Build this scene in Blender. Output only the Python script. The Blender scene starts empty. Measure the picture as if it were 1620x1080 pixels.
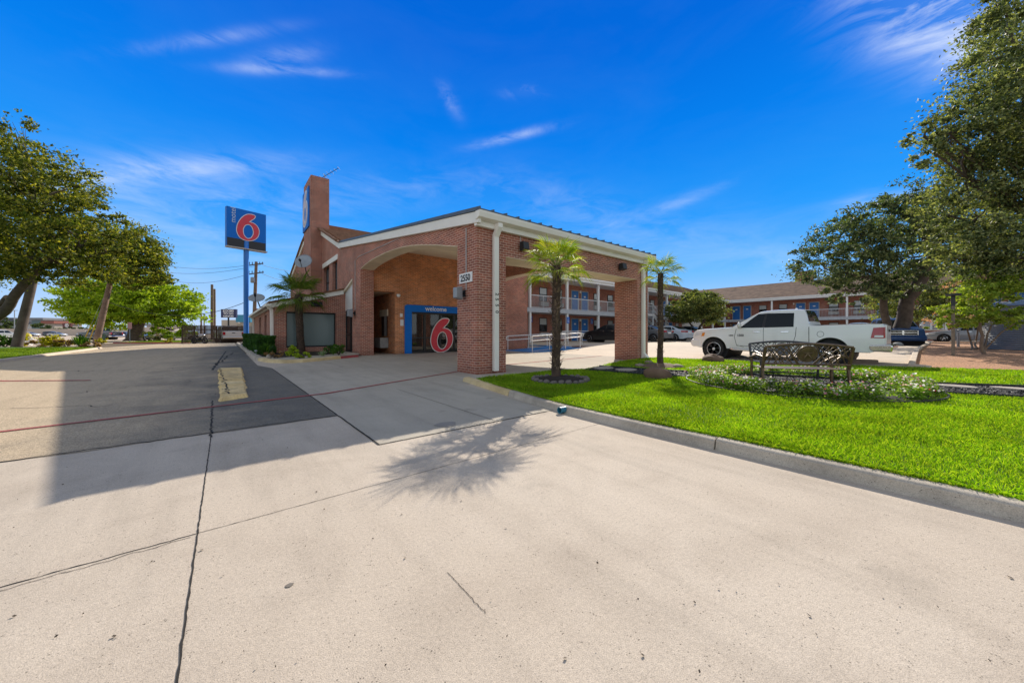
import bpy, math, random
import numpy as np
from mathutils import Vector, Matrix, noise as mnoise
random.seed(7); rng = np.random.default_rng(11)
PI = math.pi; R = math.radians
scene = bpy.context.scene; C = scene.collection

# ------------------------------------------------------------------ survey of the site
# x runs along the front of the canopy, y along its arched gable, pillar corner at the origin
F, EYE, CX, CY = 558.0, 1.1, 810.0, 527.0
CAM = (-5.18, -7.83)
def ray(px):
    k = (px - CX) / F
    return (k*.775 + .632, -k*.632 + .775)
def at(px, dist, py=None):
    a = ray(px); p = (CAM[0] + a[0]*dist, CAM[1] + a[1]*dist)
    return p if py is None else (p[0], p[1], EYE + (CY - py)/F*dist)
def gp(px, py, z=0.0):
    return at(px, F*(EYE - z)/(py - CY))
def sstep(a, b, x):
    u = min(1, max(0, (x - a)/(b - a))); return u*u*(3 - 2*u)
def gz(s, t): return .36*sstep(9, 17, s)          # the car park rises towards the motel rooms

# ------------------------------------------------------------------ scene graph helpers
def wloc(o):
    v = Vector((0, 0, 0))
    while o is not None:
        v += o.location; o = o.parent
    return v
def tag(o, label=None, cat=None, group=None, kind=None):
    if label: o['label'] = label
    if cat: o['category'] = cat
    if group: o['group'] = group
    if kind: o['kind'] = kind
    return o
def thing(name, label, cat, loc=(0, 0, 0), rz=0, group=None):
    o = bpy.data.objects.new(name, None); C.objects.link(o); o.empty_display_size = .2
    o.location = loc; o.rotation_euler = (0, 0, rz)
    return tag(o, label, cat, group)
def link(name, me, parent=None, loc=None):
    o = bpy.data.objects.new(name, me); C.objects.link(o)
    if parent is not None: o.parent = parent
    if loc is not None: o.location = loc
    return o
def copy_tree(o, parent=None):
    c = o.copy(); C.objects.link(c)
    if parent is not None: c.parent = parent
    for ch in list(o.children): copy_tree(ch, c)
    return c
def relabel(o, label, cat=None, group=None): return tag(o, label, cat, group)

class MB:
    def __init__(s): s.v = []; s.f = []; s.m = []
    def add(s, vs, fs, m=0):
        b = len(s.v); s.v += [tuple(p) for p in vs]
        for f in fs: s.f.append([b + i for i in f]); s.m.append(m)
        return s
    def box(s, x0, x1, y0, y1, z0, z1, m=0):
        if x0 > x1: x0, x1 = x1, x0
        if y0 > y1: y0, y1 = y1, y0
        if z0 > z1: z0, z1 = z1, z0
        return s.add([(x0,y0,z0),(x1,y0,z0),(x1,y1,z0),(x0,y1,z0),(x0,y0,z1),(x1,y0,z1),(x1,y1,z1),(x0,y1,z1)],
              [(3,2,1,0),(4,5,6,7),(0,1,5,4),(1,2,6,5),(2,3,7,6),(3,0,4,7)], m)
    def beam(s, p, q, w, h, m=0, up=(0,0,1)):
        p = Vector(p); q = Vector(q); d = (q - p).normalized(); u = Vector(up)
        if abs(d.dot(u)) > .98: u = Vector((1, 0, 0))
        a = d.cross(u).normalized(); b = a.cross(d).normalized()
        vs = []
        for c in (p, q):
            for i, j in ((-1,-1),(1,-1),(1,1),(-1,1)): vs.append(c + a*(i*w/2) + b*(j*h/2))
        return s.add(vs, [(3,2,1,0),(4,5,6,7),(0,1,5,4),(1,2,6,5),(2,3,7,6),(3,0,4,7)], m)
    def prism(s, poly, axis, a, b, m=0):
        def P(u, v, w):
            return {'x': (w, u, v), 'y': (u, w, v), 'z': (u, v, w)}[axis]
        n = len(poly)
        vs = [P(u, v, a) for u, v in poly] + [P(u, v, b) for u, v in poly]
        fs = [list(range(n))[::-1], list(range(n, 2*n))] + [(i, (i+1) % n, n + (i+1) % n, n + i) for i in range(n)]
        return s.add(vs, fs, m)
    def tube(s, pts, r, n=8, m=0, caps=True):
        pts = [Vector(p) for p in pts]; k = len(pts)
        rs = r if isinstance(r, (list, tuple)) else [r]*k
        vs = []; fs = []; a = None
        for i, p in enumerate(pts):
            d = (pts[min(i+1, k-1)] - pts[max(i-1, 0)]).normalized()
            if a is None:
                a = d.cross(Vector((0, 0, 1)))
                if a.length < .1: a = d.cross(Vector((1, 0, 0)))
            a = (a - d*a.dot(d)).normalized(); b = d.cross(a)
            for j in range(n):
                t = 2*PI*j/n; vs.append(p + (a*math.cos(t) + b*math.sin(t))*rs[i])
        for i in range(k-1):
            for j in range(n):
                j2 = (j+1) % n; fs.append((i*n+j, i*n+j2, (i+1)*n+j2, (i+1)*n+j))
        if caps: fs.append(list(range(n))[::-1]); fs.append([(k-1)*n + j for j in range(n)])
        return s.add(vs, fs, m)
    def lathe(s, prof, c=(0,0,0), n=16, m=0, axis='z'):
        vs = []; fs = []; k = len(prof)
        for r_, h in prof:
            for j in range(n):
                t = 2*PI*j/n; x, y = r_*math.cos(t), r_*math.sin(t)
                p = {'z': (x, y, h), 'y': (x, h, y), 'x': (h, x, y)}[axis]
                vs.append((c[0]+p[0], c[1]+p[1], c[2]+p[2]))
        for i in range(k-1):
            for j in range(n):
                j2 = (j+1) % n; fs.append((i*n+j, i*n+j2, (i+1)*n+j2, (i+1)*n+j))
        fs.append(list(range(n))[::-1]); fs.append([(k-1)*n + j for j in range(n)])
        return s.add(vs, fs, m)
    def rock(s, c, r, seed=0, m=0, n=10, k=7, rough=.25, rz=0):
        vs = []; fs = []
        for i in range(k+1):
            ph = PI*i/k
            for j in range(n):
                th = 2*PI*j/n
                d = Vector((math.sin(ph)*math.cos(th), math.sin(ph)*math.sin(th), math.cos(ph)))
                q = 1 + rough*(mnoise.noise(d*1.3 + Vector((seed*7.1, 0, 0))) + .5*mnoise.noise(d*3.1 + Vector((0, seed*3.3, 0))))
                x, y = d.x*r[0]*q, d.y*r[1]*q
                vs.append((c[0] + x*math.cos(rz) - y*math.sin(rz), c[1] + x*math.sin(rz) + y*math.cos(rz), c[2] + d.z*r[2]*q))
        for i in range(k):
            for j in range(n):
                j2 = (j+1) % n; fs.append((i*n+j, (i+1)*n+j, (i+1)*n+j2, i*n+j2))
        return s.add(vs, fs, m)
    def build(s, name, mats, parent=None, smooth=None, bevel=0, loc=None):
        me = bpy.data.meshes.new(name)
        off = wloc(parent) if parent is not None else Vector((0, 0, 0))
        if parent is None and loc is not None: off = Vector(loc)
        me.from_pydata([(p[0]-off.x, p[1]-off.y, p[2]-off.z) for p in s.v], [], s.f)
        for mt in (mats if isinstance(mats, (list, tuple)) else [mats]): me.materials.append(mt)
        if any(s.m): me.polygons.foreach_set('material_index', s.m)
        if smooth is not None:
            me.polygons.foreach_set('use_smooth', [True]*len(s.f)); me.set_sharp_from_angle(angle=R(smooth))
        me.update()
        o = link(name, me, parent)
        if parent is None and loc is not None: o.location = loc
        if bevel:
            b = o.modifiers.new('edge', 'BEVEL'); b.width = bevel; b.segments = 2; b.limit_method = 'ANGLE'; b.angle_limit = R(40)
        return o

def quads_mesh(name, V, mats, parent=None, per=4, mi=None):
    """V: (N, per, 3) world points -> one mesh of N separate faces"""
    V = np.asarray(V, dtype=np.float32)
    n = V.shape[0]; me = bpy.data.meshes.new(name)
    off = wloc(parent) if parent is not None else Vector((0, 0, 0))
    V = V - np.array(off, dtype=np.float32)
    me.vertices.add(n*per); me.vertices.foreach_set('co', V.reshape(-1))
    me.loops.add(n*per); me.loops.foreach_set('vertex_index', np.arange(n*per, dtype=np.int32))
    me.polygons.add(n); me.polygons.foreach_set('loop_start', np.arange(0, n*per, per, dtype=np.int32))
    for mt in (mats if isinstance(mats, (list, tuple)) else [mats]): me.materials.append(mt)
    if mi is not None: me.polygons.foreach_set('material_index', np.asarray(mi, dtype=np.int32))
    me.update(calc_edges=True)
    return link(name, me, parent)

# ------------------------------------------------------------------ materials
def base_mat(name):
    m = bpy.data.materials.new(name); m.use_nodes = True
    nt = m.node_tree; nt.nodes.clear()
    out = nt.nodes.new('ShaderNodeOutputMaterial'); b = nt.nodes.new('ShaderNodeBsdfPrincipled')
    nt.links.new(b.outputs[0], out.inputs[0])
    return m, nt, b, out
def N(nt, typ, **kw):
    n = nt.nodes.new(typ)
    for k, v in kw.items():
        if k.startswith('i_'): n.inputs[k[2:].replace('_', ' ')].default_value = v
        else: setattr(n, k, v)
    return n
def c4(c): return (c[0], c[1], c[2], 1)
def mixc(nt, fac, a, b, blend='MIX'):
    n = nt.nodes.new('ShaderNodeMix'); n.data_type = 'RGBA'; n.blend_type = blend; n.clamp_factor = True
    for sock, v in ((0, fac), (6, a), (7, b)):
        if hasattr(v, 'is_output') or isinstance(v, bpy.types.NodeSocket): nt.links.new(v, n.inputs[sock])
        else: n.inputs[sock].default_value = v if sock == 0 else c4(v)
    return n.outputs[2]
def ramp(nt, fac, stops, interp='LINEAR'):
    r = nt.nodes.new('ShaderNodeValToRGB'); r.color_ramp.interpolation = interp
    while len(r.color_ramp.elements) < len(stops): r.color_ramp.elements.new(.5)
    for e, (p, c) in zip(r.color_ramp.elements, stops):
        e.position = p; e.color = c4(c) if hasattr(c, '__len__') else (c, c, c, 1)
    nt.links.new(fac, r.inputs[0]); return r.outputs[0]
def noise(nt, vec, scale, detail=3, rough=.55, dist=0):
    n = nt.nodes.new('ShaderNodeTexNoise'); n.inputs['Scale'].default_value = scale
    n.inputs['Detail'].default_value = detail; n.inputs['Roughness'].default_value = rough; n.inputs['Distortion'].default_value = dist
    nt.links.new(vec, n.inputs['Vector']); return n.outputs[0]
def bumpn(nt, b, h, strength=.3, dist=.01):
    n = nt.nodes.new('ShaderNodeBump'); n.inputs['Strength'].default_value = strength; n.inputs['Distance'].default_value = dist
    nt.links.new(h, n.inputs['Height']); nt.links.new(n.outputs[0], b.inputs['Normal'])
def math_(nt, op, a, b=None, c=None, clamp=False):
    n = nt.nodes.new('ShaderNodeMath'); n.operation = op; n.use_clamp = clamp
    for i, v in enumerate((a, b, c)):
        if v is None: continue
        if isinstance(v, bpy.types.NodeSocket): nt.links.new(v, n.inputs[i])
        else: n.inputs[i].default_value = v
    return n.outputs[0]
def pos(nt):
    return nt.nodes.new('ShaderNodeNewGeometry').outputs['Position']
def objc(nt): return nt.nodes.new('ShaderNodeTexCoord').outputs['Object']

def plain(name, col, rough=.6, metal=0, var=.12, vs=6, bump=0, bs=80, coat=0, col2=None, spec=.5):
    m, nt, b, out = base_mat(name)
    b.inputs['Roughness'].default_value = rough; b.inputs['Metallic'].default_value = metal
    b.inputs['Coat Weight'].default_value = coat; b.inputs['Coat Roughness'].default_value = .04
    b.inputs['Specular IOR Level'].default_value = spec
    v = objc(nt)
    if var or col2:
        f = ramp(nt, noise(nt, v, vs, 5), [(.3, 0.), (.7, 1.)])
        c = mixc(nt, f, col, col2 or [x*(1-var*2) for x in col]); nt.links.new(c, b.inputs['Base Color'])
    else: b.inputs['Base Color'].default_value = c4(col)
    if bump: bumpn(nt, b, noise(nt, v, bs, 3), bump, .01)
    return m

def brick_mat(name, c1, c2, mortar, scale=1.0, pale=.0):
    m, nt, b, out = base_mat(name)
    g = nt.nodes.new('ShaderNodeNewGeometry')
    sp = nt.nodes.new('ShaderNodeSeparateXYZ'); nt.links.new(g.outputs['Position'], sp.inputs[0])
    sn = nt.nodes.new('ShaderNodeSeparateXYZ'); nt.links.new(g.outputs['True Normal'], sn.inputs[0])
    ax = math_(nt, 'GREATER_THAN', math_(nt, 'ABSOLUTE', sn.outputs[0]), .6)
    az = math_(nt, 'GREATER_THAN', math_(nt, 'ABSOLUTE', sn.outputs[2]), .7)
    u = math_(nt, 'ADD', math_(nt, 'MULTIPLY', sp.outputs[0], math_(nt, 'SUBTRACT', 1., ax)), math_(nt, 'MULTIPLY', sp.outputs[1], ax))
    vv = math_(nt, 'ADD', math_(nt, 'MULTIPLY', sp.outputs[2], math_(nt, 'SUBTRACT', 1., az)), math_(nt, 'MULTIPLY', sp.outputs[1], az))
    cb = nt.nodes.new('ShaderNodeCombineXYZ'); nt.links.new(u, cb.inputs[0]); nt.links.new(vv, cb.inputs[1])
    # slightly wavy courses so that no two bricks are ruled alike
    wob = nt.nodes.new('ShaderNodeVectorMath'); wob.operation = 'MULTIPLY_ADD'
    nz = nt.nodes.new('ShaderNodeTexNoise'); nz.inputs['Scale'].default_value = 9; nt.links.new(cb.outputs[0], nz.inputs['Vector'])
    nt.links.new(nz.outputs['Color'], wob.inputs[0]); wob.inputs[1].default_value = (.006, .005, 0); nt.links.new(cb.outputs[0], wob.inputs[2])
    bt = nt.nodes.new('ShaderNodeTexBrick'); nt.links.new(wob.outputs[0], bt.inputs['Vector'])
    bt.inputs['Scale'].default_value = scale; bt.inputs['Brick Width'].default_value = .2; bt.inputs['Row Height'].default_value = .0677
    bt.inputs['Mortar Size'].default_value = .0052; bt.inputs['Mortar Smooth'].default_value = .25; bt.inputs['Bias'].default_value = -.1
    bt.inputs['Color1'].default_value = c4(c1); bt.inputs['Color2'].default_value = c4(c2); bt.inputs['Mortar'].default_value = c4(mortar)
    big = ramp(nt, noise(nt, cb.outputs[0], 1.1, 4), [(.3, .78), (.7, 1.15)])
    fine = ramp(nt, noise(nt, cb.outputs[0], 42, 3), [(.25, .72), (.75, 1.2)])
    c = mixc(nt, 1., bt.outputs['Color'], big, 'MULTIPLY'); c = mixc(nt, 1., c, fine, 'MULTIPLY')
    # rain splash dirt on the lowest courses, chalky bloom in patches
    low = ramp(nt, sp.outputs[2], [(.0, .5), (.28, 1.)]); c = mixc(nt, .6, c, low, 'MULTIPLY')
    bloom = ramp(nt, noise(nt, cb.outputs[0], .7, 5), [(.56, 0.), (.75, .22 + pale)]); c = mixc(nt, bloom, c, (.60, .44, .36))
    nt.links.new(c, b.inputs['Base Color']); b.inputs['Roughness'].default_value = .85
    h = math_(nt, 'SUBTRACT', math_(nt, 'MULTIPLY', noise(nt, cb.outputs[0], 90, 2), .3), bt.outputs['Fac'])
    bumpn(nt, b, h, .6, .006)
    return m

def ground_mat(name, cols, grain=(.0, .0, .0), gamt=.5, stain=.35, rough=.9, gs=260, bump=.35, coarse=60, oil=.25, big=.35, sunlit_tan=False):
    """weathered paving: broad tone drift, blotches, fine aggregate, small dark specks"""
    m, nt, b, out = base_mat(name); p = pos(nt)
    c = mixc(nt, ramp(nt, noise(nt, p, big, 5, .6), [(.32, 0.), (.68, 1.)]), cols[0], cols[1])
    c = mixc(nt, math_(nt, 'MULTIPLY', ramp(nt, noise(nt, p, 1.7, 6, .65, .4), [(.45, 0.), (.72, 1.)]), stain), c, cols[2])
    if sunlit_tan:       # sunlit brightness painted in as tan on the street side of the drive
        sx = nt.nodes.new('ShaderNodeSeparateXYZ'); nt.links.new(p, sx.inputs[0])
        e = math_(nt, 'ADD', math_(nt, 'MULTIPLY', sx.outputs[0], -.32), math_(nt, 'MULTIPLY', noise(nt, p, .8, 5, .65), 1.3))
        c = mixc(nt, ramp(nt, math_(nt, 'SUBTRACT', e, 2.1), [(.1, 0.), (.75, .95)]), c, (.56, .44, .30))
    # tyre sweeps and washed streaks along the drive
    st = nt.nodes.new('ShaderNodeMapping'); st.inputs['Scale'].default_value = (2.6, .35, 1); st.inputs['Rotation'].default_value = (0, 0, R(24)); nt.links.new(p, st.inputs[0])
    c = mixc(nt, 1., c, ramp(nt, noise(nt, st.outputs[0], 1.3, 6, .6), [(.30, .86), (.5, 1.), (.75, 1.06)]), 'MULTIPLY')
    f = noise(nt, p, gs, 2, .7)
    c = mixc(nt, 1., c, ramp(nt, f, [(.28, 1 - gamt), (.5, 1.), (.75, 1 + gamt*.6)]), 'MULTIPLY')
    c = mixc(nt, 1., c, ramp(nt, noise(nt, p, coarse, 3, .7), [(.3, 1 - gamt*.35), (.7, 1 + gamt*.3)]), 'MULTIPLY')
    vo = nt.nodes.new('ShaderNodeTexVoronoi'); vo.inputs['Scale'].default_value = gs*.33; nt.links.new(p, vo.inputs['Vector'])
    speck = math_(nt, 'MULTIPLY', ramp(nt, vo.outputs['Distance'], [(.16, 1.), (.26, 0.)]), ramp(nt, noise(nt, p, 23, 2), [(.52, 0.), (.62, .8)]))
    c = mixc(nt, speck, c, grain)
    if oil: c = mixc(nt, math_(nt, 'MULTIPLY', ramp(nt, noise(nt, p, 1.9, 3, .5), [(.67, 0.), (.76, 1.)]), oil), c, (.07, .065, .06))
    nt.links.new(c, b.inputs['Base Color']); b.inputs['Roughness'].default_value = rough; b.inputs['Specular IOR Level'].default_value = .25
    h = math_(nt, 'ADD', f, math_(nt, 'MULTIPLY', noise(nt, p, coarse, 2), .8)); bumpn(nt, b, h, bump, .006)
    return m

def leaf_mat(name, cols, trans=.35, rough=.45, tcol=None, patch=1.2):
    """cols: dark, mid, light - each leaf picks its own tone"""
    m, nt, b, out = base_mat(name)
    g = nt.nodes.new('ShaderNodeNewGeometry')
    c = ramp(nt, g.outputs['Random Per Island'], [(0., cols[0]), (.5, cols[1]), (1., cols[2])])
    pn = ramp(nt, noise(nt, g.outputs['Position'], patch, 3), [(.3, .7), (.7, 1.35)]); c = mixc(nt, 1., c, pn, 'MULTIPLY')
    nt.links.new(c, b.inputs['Base Color']); b.inputs['Roughness'].default_value = max(rough, .55); b.inputs['Specular IOR Level'].default_value = .14
    t = nt.nodes.new('ShaderNodeBsdfTranslucent')
    nt.links.new(mixc(nt, 1., c, tcol or (1.5, 1.5, .5), 'MULTIPLY'), t.inputs[0])
    mx = nt.nodes.new('ShaderNodeMixShader'); mx.inputs[0].default_value = trans
    nt.links.new(b.outputs[0], mx.inputs[1]); nt.links.new(t.outputs[0], mx.inputs[2]); nt.links.new(mx.outputs[0], out.inputs[0])
    return m

def glass_mat(name, tint, rough=.03, see=0., spec=.6):
    m, nt, b, out = base_mat(name)
    b.inputs['Base Color'].default_value = c4(tint); b.inputs['Roughness'].default_value = rough
    b.inputs['Specular IOR Level'].default_value = spec; b.inputs['IOR'].default_value = 1.5
    if see:
        t = nt.nodes.new('ShaderNodeBsdfTransparent'); mx = nt.nodes.new('ShaderNodeMixShader'); mx.inputs[0].default_value = see
        nt.links.new(b.outputs[0], mx.inputs[1]); nt.links.new(t.outputs[0], mx.inputs[2]); nt.links.new(mx.outputs[0], out.inputs[0])
    else:
        bumpn(nt, b, noise(nt, objc(nt), 1.2, 1), .08, .05)
    return m

BRICK = brick_mat('red brick', (.43, .145, .090), (.25, .088, .062), (.80, .62, .49))
BRICK_WARM = brick_mat('red brick in warm bounce', (.68, .255, .100), (.42, .155, .072), (.86, .62, .40))  # same red brick, warm bounce from the cream ceiling put into its colour
BRICK_ROOM = brick_mat('motel brick', (.43, .135, .085), (.29, .09, .062), (.58, .42, .33))
TRIM = plain('white painted trim', (.90, .87, .79), .55, var=.04, vs=2, bump=.08, bs=12)
TRIM_W = plain('white paint', (.85, .85, .83), .5, var=.03)
CREAM = plain('cream stucco', (.90, .77, .57), .8, var=.10, vs=1.5, bump=.15, bs=60)
METAL_ROOF = plain('weathered roof metal', (.12, .14, .16), .45, .6, var=.15)
TILE = plain('brown clay tile', (.30, .15, .08), .8, var=.25, vs=5, bump=.3, bs=20)
DARKM = plain('black anodised frame', (.018, .02, .022), .4, .2, var=.05)
GREYM = plain('grey metal', (.34, .37, .40), .45, .5, var=.08)
BLUE = plain('royal blue paint', (.004, .17, .66), .5, var=.05, spec=.2)
BLUEDOOR = plain('blue door paint', (.02, .17, .52), .45, var=.06)
RED = plain('sign red', (.70, .035, .065), .4, var=.04)
WHITE = plain('sign white', (.82, .82, .82), .45, var=0)
BLACK = plain('sign black', (.012, .012, .014), .4, var=.1)
GLASS_DK = glass_mat('dark window glass', (.012, .016, .018))
GLASS_SEE = glass_mat('clear glass', (.02, .025, .025), .02, .45, spec=1.0)
GLASS_PALE = glass_mat('window over pale blind', (.52, .56, .56), .06)
GLASS_TEAL = glass_mat('screened glass', (.19, .245, .24), .16, spec=.35)
WOOD = plain('grey pole timber', (.26, .18, .125), .85, var=.22, vs=3, bump=.5, bs=25)
BARK = plain('dark bark', (.12, .092, .07), .9, var=.25, vs=4, bump=.9, bs=14)
BARK_L = plain('pale bark', (.24, .17, .12), .85, var=.2, vs=4, bump=.4, bs=14)
# ------------------------------------------------------------------ ground, paving, kerbs
CONC = ground_mat('tan concrete', [(.525, .44, .35), (.585, .505, .415), (.415, .345, .275)], (.09, .075, .06), .36, .6, gs=230, oil=.16)
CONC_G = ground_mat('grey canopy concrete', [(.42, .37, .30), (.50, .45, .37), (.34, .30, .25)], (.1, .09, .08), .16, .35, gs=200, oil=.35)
LOT = ground_mat('pale lot concrete', [(.68, .56, .43), (.61, .51, .40), (.52, .43, .35)], (.15, .13, .11), .18, .25)
ASPH = ground_mat('worn asphalt', [(.17, .155, .13), (.215, .195, .16), (.115, .11, .105)], (.03, .028, .026), .75, .6, gs=150, coarse=45, bump=.7, oil=.15, sunlit_tan=True)
ROADM = ground_mat('far road concrete', [(.62, .49, .37), (.54, .43, .33), (.46, .37, .28)], (.1, .1, .1), .1, .3, gs=30, coarse=8)
KERB = ground_mat('kerb concrete', [(.47, .41, .33), (.56, .49, .40), (.25, .215, .18)], (.08, .07, .06), .34, .85, gs=180, oil=.6, big=1.2)
KERB_Y = ground_mat('kerb faded yellow', [(.66, .49, .22), (.70, .56, .34), (.42, .31, .18)], (.1, .08, .05), .3, .6, gs=150)
REDP = ground_mat('worn red paint', [(.46, .075, .08), (.38, .10, .095), (.24, .16, .14)], (.16, .13, .11), .4, .8, gs=90)
SOIL = ground_mat('dry soil', [(.20, .15, .10), (.16, .12, .08), (.11, .085, .06)], (.05, .04, .03), .4, .4, gs=60)
TURF = ground_mat('turf thatch', [(.07, .14, .012), (.09, .18, .016), (.05, .09, .01)], (.02, .03, .01), .5, .4, gs=120, oil=0)
CRACK = plain('crack dirt', (.030, .026, .022), .95, var=.2)
GRAVEL_D = ground_mat('black gravel', [(.035, .035, .037), (.055, .053, .052), (.024, .024, .026)], (.14, .135, .13), .8, .4, gs=75, coarse=30, bump=1.0, oil=0)
GRAVEL_R = ground_mat('reddish pea gravel', [(.52, .275, .155), (.46, .26, .15), (.33, .19, .11)], (.07, .05, .04), .75, .5, gs=34, coarse=14, bump=1.0, oil=.2, big=.8)
MULCH = ground_mat('dark mulch', [(.03, .024, .02), (.05, .038, .03), (.02, .017, .015)], (.10, .07, .05), .7, .5, gs=90, coarse=30, bump=1.2, oil=0)
STONE = ground_mat('flat limestone', [(.44, .39, .33), (.38, .34, .29), (.30, .26, .22)], (.1, .1, .1), .25, .4, gs=80)

def sheet(name, poly, z, mat, kind='structure', zf=None, parent=None):
    mb = MB(); mb.add([(x, y, (z if zf is None else z + zf(x, y))) for x, y in poly], [list(range(len(poly)))])
    o = mb.build(name, mat, parent)
    if kind: o['kind'] = kind
    return o
def rect(x0, x1, y0, y1): return [(x0, y0), (x1, y0), (x1, y1), (x0, y1)]

sheet('ground', rect(-900, 900, -600, 1200), -.03, SOIL)
sheet('driveway', rect(-14, 9.0, -16, 16), 0, CONC)
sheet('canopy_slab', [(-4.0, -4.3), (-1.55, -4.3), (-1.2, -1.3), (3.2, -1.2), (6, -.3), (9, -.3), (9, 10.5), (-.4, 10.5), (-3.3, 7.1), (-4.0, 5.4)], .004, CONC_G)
def wavy(a, b, n, amp, seed):
    out = []
    for i in range(n+1):
        u = i/n; x = a[0]+(b[0]-a[0])*u; y = a[1]+(b[1]-a[1])*u
        d = Vector((b[0]-a[0], b[1]-a[1])).normalized()
        k = amp*(mnoise.noise(Vector((u*n*.35, seed, 0))) + .5*mnoise.noise(Vector((u*n*1.1, seed+9, 0))))
        if i in (0, n): k = 0
        out.append((x - d.y*k, y + d.x*k))
    return out
ap = wavy((-30, -2.95), (-4.02, -2.74), 120, .05, 3) + [(-4.02, 5.6), (-4.3, 7.0), (-4.25, 48), (-9, 48), (-13, 30), (-13.6, 26), (-30, 17)]
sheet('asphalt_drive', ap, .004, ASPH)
# car park, rising towards the rooms
mb = MB(); xs = [9, 10, 11, 12, 13, 14, 15, 16, 17, 20, 60]; ys = [-60, 11.9]
mb.add([(x, y, gz(x, y) + (0 if x > 9 else .002)) for y in ys for x in xs], [(i, i+1, len(xs)+i+1, len(xs)+i) for i in range(len(xs)-1)])
o = mb.build('car_park', LOT); o['kind'] = 'structure'
sheet('street', [(-160, -30), (-14, 26), (-13.4, 33), (-15.5, 47), (-13, 52), (20, 120), (260, 420), (-160, 420)], .004, ROADM)

# joints, saw cuts and cracks in the paving: dirt-filled grooves with ragged edges
def groove(mb, pts, w, seed, z=.0022, ragged=.6):
    n = len(pts); L = []; Rr = []
    for i, (x, y) in enumerate(pts):
        a = pts[max(0, i-1)]; b = pts[min(n-1, i+1)]
        d = Vector((b[0]-a[0], b[1]-a[1])).normalized()
        k1 = w*(1 + ragged*mnoise.noise(Vector((i*.9, seed, 1)))*1.6); k2 = w*(1 + ragged*mnoise.noise(Vector((i*.9, seed, 5)))*1.6)
        L.append((x - d.y*max(.001, k1), y + d.x*max(.001, k1), z)); Rr.append((x + d.y*max(.001, k2), y - d.x*max(.001, k2), z))
    mb.add(L + Rr, [(i, n+i, n+i+1, i+1) for i in range(n-1)])
mb = MB()
groove(mb, wavy((-5.30, -8.4), (-5.29, -2.95), 160, .004, 1), .0034, 1, ragged=.8)
groove(mb, wavy((-5.29, -2.95), (-5.33, -.3), 80, .03, 2), .009, 2, ragged=.9, z=.0062)
groove(mb, wavy((-5.45, 5.9), (-5.1, 20), 40, .06, 21), .03, 22, z=.0062)
groove(mb, wavy((-9.5, -5.30), (-5.30, -5.235), 120, .006, 3), .0032, 3, ragged=.9)
groove(mb, wavy((-8.2, -5.36), (-5.32, -5.26), 110, .022, 4), .0018, 4, ragged=1.0)
groove(mb, wavy((-5.30, -5.235), (-1.62, -5.18), 110, .005, 5), .0020, 5, ragged=.8)
groove(mb, wavy((-4.0, -4.31), (-4.03, 5.4), 90, .006, 6), .009, 6, ragged=.3, z=.0062)
groove(mb, wavy((-4.0, -4.31), (-1.66, -4.30), 60, .006, 7), .007, 7, ragged=.3, z=.0062)
groove(mb, wavy((-2.55, -4.28), (-2.55, -1.0), 40, .006, 8), .004, 8, ragged=.3, z=.0062)
groove(mb, wavy((-9.5, -2.79), (-4.03, -2.70), 110, .05, 9), .010, 9, ragged=.9, z=.0062)
groove(mb, wavy(gp(708, 905), gp(768, 970), 40, .008, 10), .0012, 10, ragged=1.0)
groove(mb, wavy((-5.3, 6.9), (-9.2, 8.3), 60, .25, 11), .012, 11, ragged=.9, z=.0062)
groove(mb, wavy((-6.5, .2), (-12, 3.0), 60, .3, 12), .007, 12, ragged=.9, z=.0062)
groove(mb, wavy((-5.8, 3.2), (-7.4, 2.2), 30, .3, 13), .006, 13, ragged=.9, z=.0062)
groove(mb, wavy((-4.4, 7.1), (-4.9, 7.0), 12, .05, 15), .02, 15, z=.0062)
groove(mb, wavy((-5.4, 8.1), (-4.8, 17.5), 24, .25, 16), .03, 16, z=.0062)
o = mb.build('paving_joints', CRACK); o['kind'] = 'structure'

def strip(name, pts, w, z, mat, seed=0, ragged=.25):
    mb = MB(); q = []
    for i in range(len(pts)-1):
        n = max(2, int(math.dist(pts[i], pts[i+1])/.08)); q += wavy(pts[i], pts[i+1], n, .012, seed+i)[(1 if i else 0):]
    groove(mb, q, w/2, seed, z, ragged)
    o = mb.build(name, mat); o['kind'] = 'structure'; return o
strip('red_fire_lane_line', [(-12.5, -2.4), (-7.11, -1.21), (-5.3, -.95), (-3.76, -.74), (-1.6, .25), (-.02, .95)], .08, .012, REDP, 31)
strip('red_fire_lane_line', [gp(-60, 602), (-9.16, 5.84), (-7.6, 4.7)], .12, .012, REDP, 41, .5)
strip('red_fire_lane_line', [(.9, 1.6), (8.9, 2.6)], .10, .012, REDP, 42, .4)

# kerbs
def kerb(name, pts, w, h, mat, zf=None):
    """pts: face line; the top lies to the right of the walking direction"""
    mb = MB(); n = len(pts); rows = []
    for i, (x, y) in enumerate(pts):
        a = pts[max(0, i-1)]; b = pts[min(n-1, i+1)]
        d = Vector((b[0]-a[0], b[1]-a[1])).normalized(); nx, ny = d.y, -d.x
        j = .006*mnoise.noise(Vector((i*.7, 3.3, 0)))
        z = 0 if zf is None else zf(x, y)
        prof = [(-.02, -.02), (.0, .0), (.015, h*.55), (.02, h*.82), (.035, h*.96), (.06, h), (w, h + .004), (w, -.02)]
        rows.append([(x + nx*(u + j), y + ny*(u + j), z + v + j*.4) for u, v in prof])
    k = len(rows[0]); vs = [p for r_ in rows for p in r_]
    fs = [(i*k+j, (i+1)*k+j, (i+1)*k+j+1, i*k+j+1) for i in range(n-1) for j in range(k-1)]
    fs += [list(range(k)), [(n-1)*k + j for j in range(k)][::-1]]
    mb.add(vs, fs); o = mb.build(name, mat, smooth=35); o['kind'] = 'structure'; return o
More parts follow.
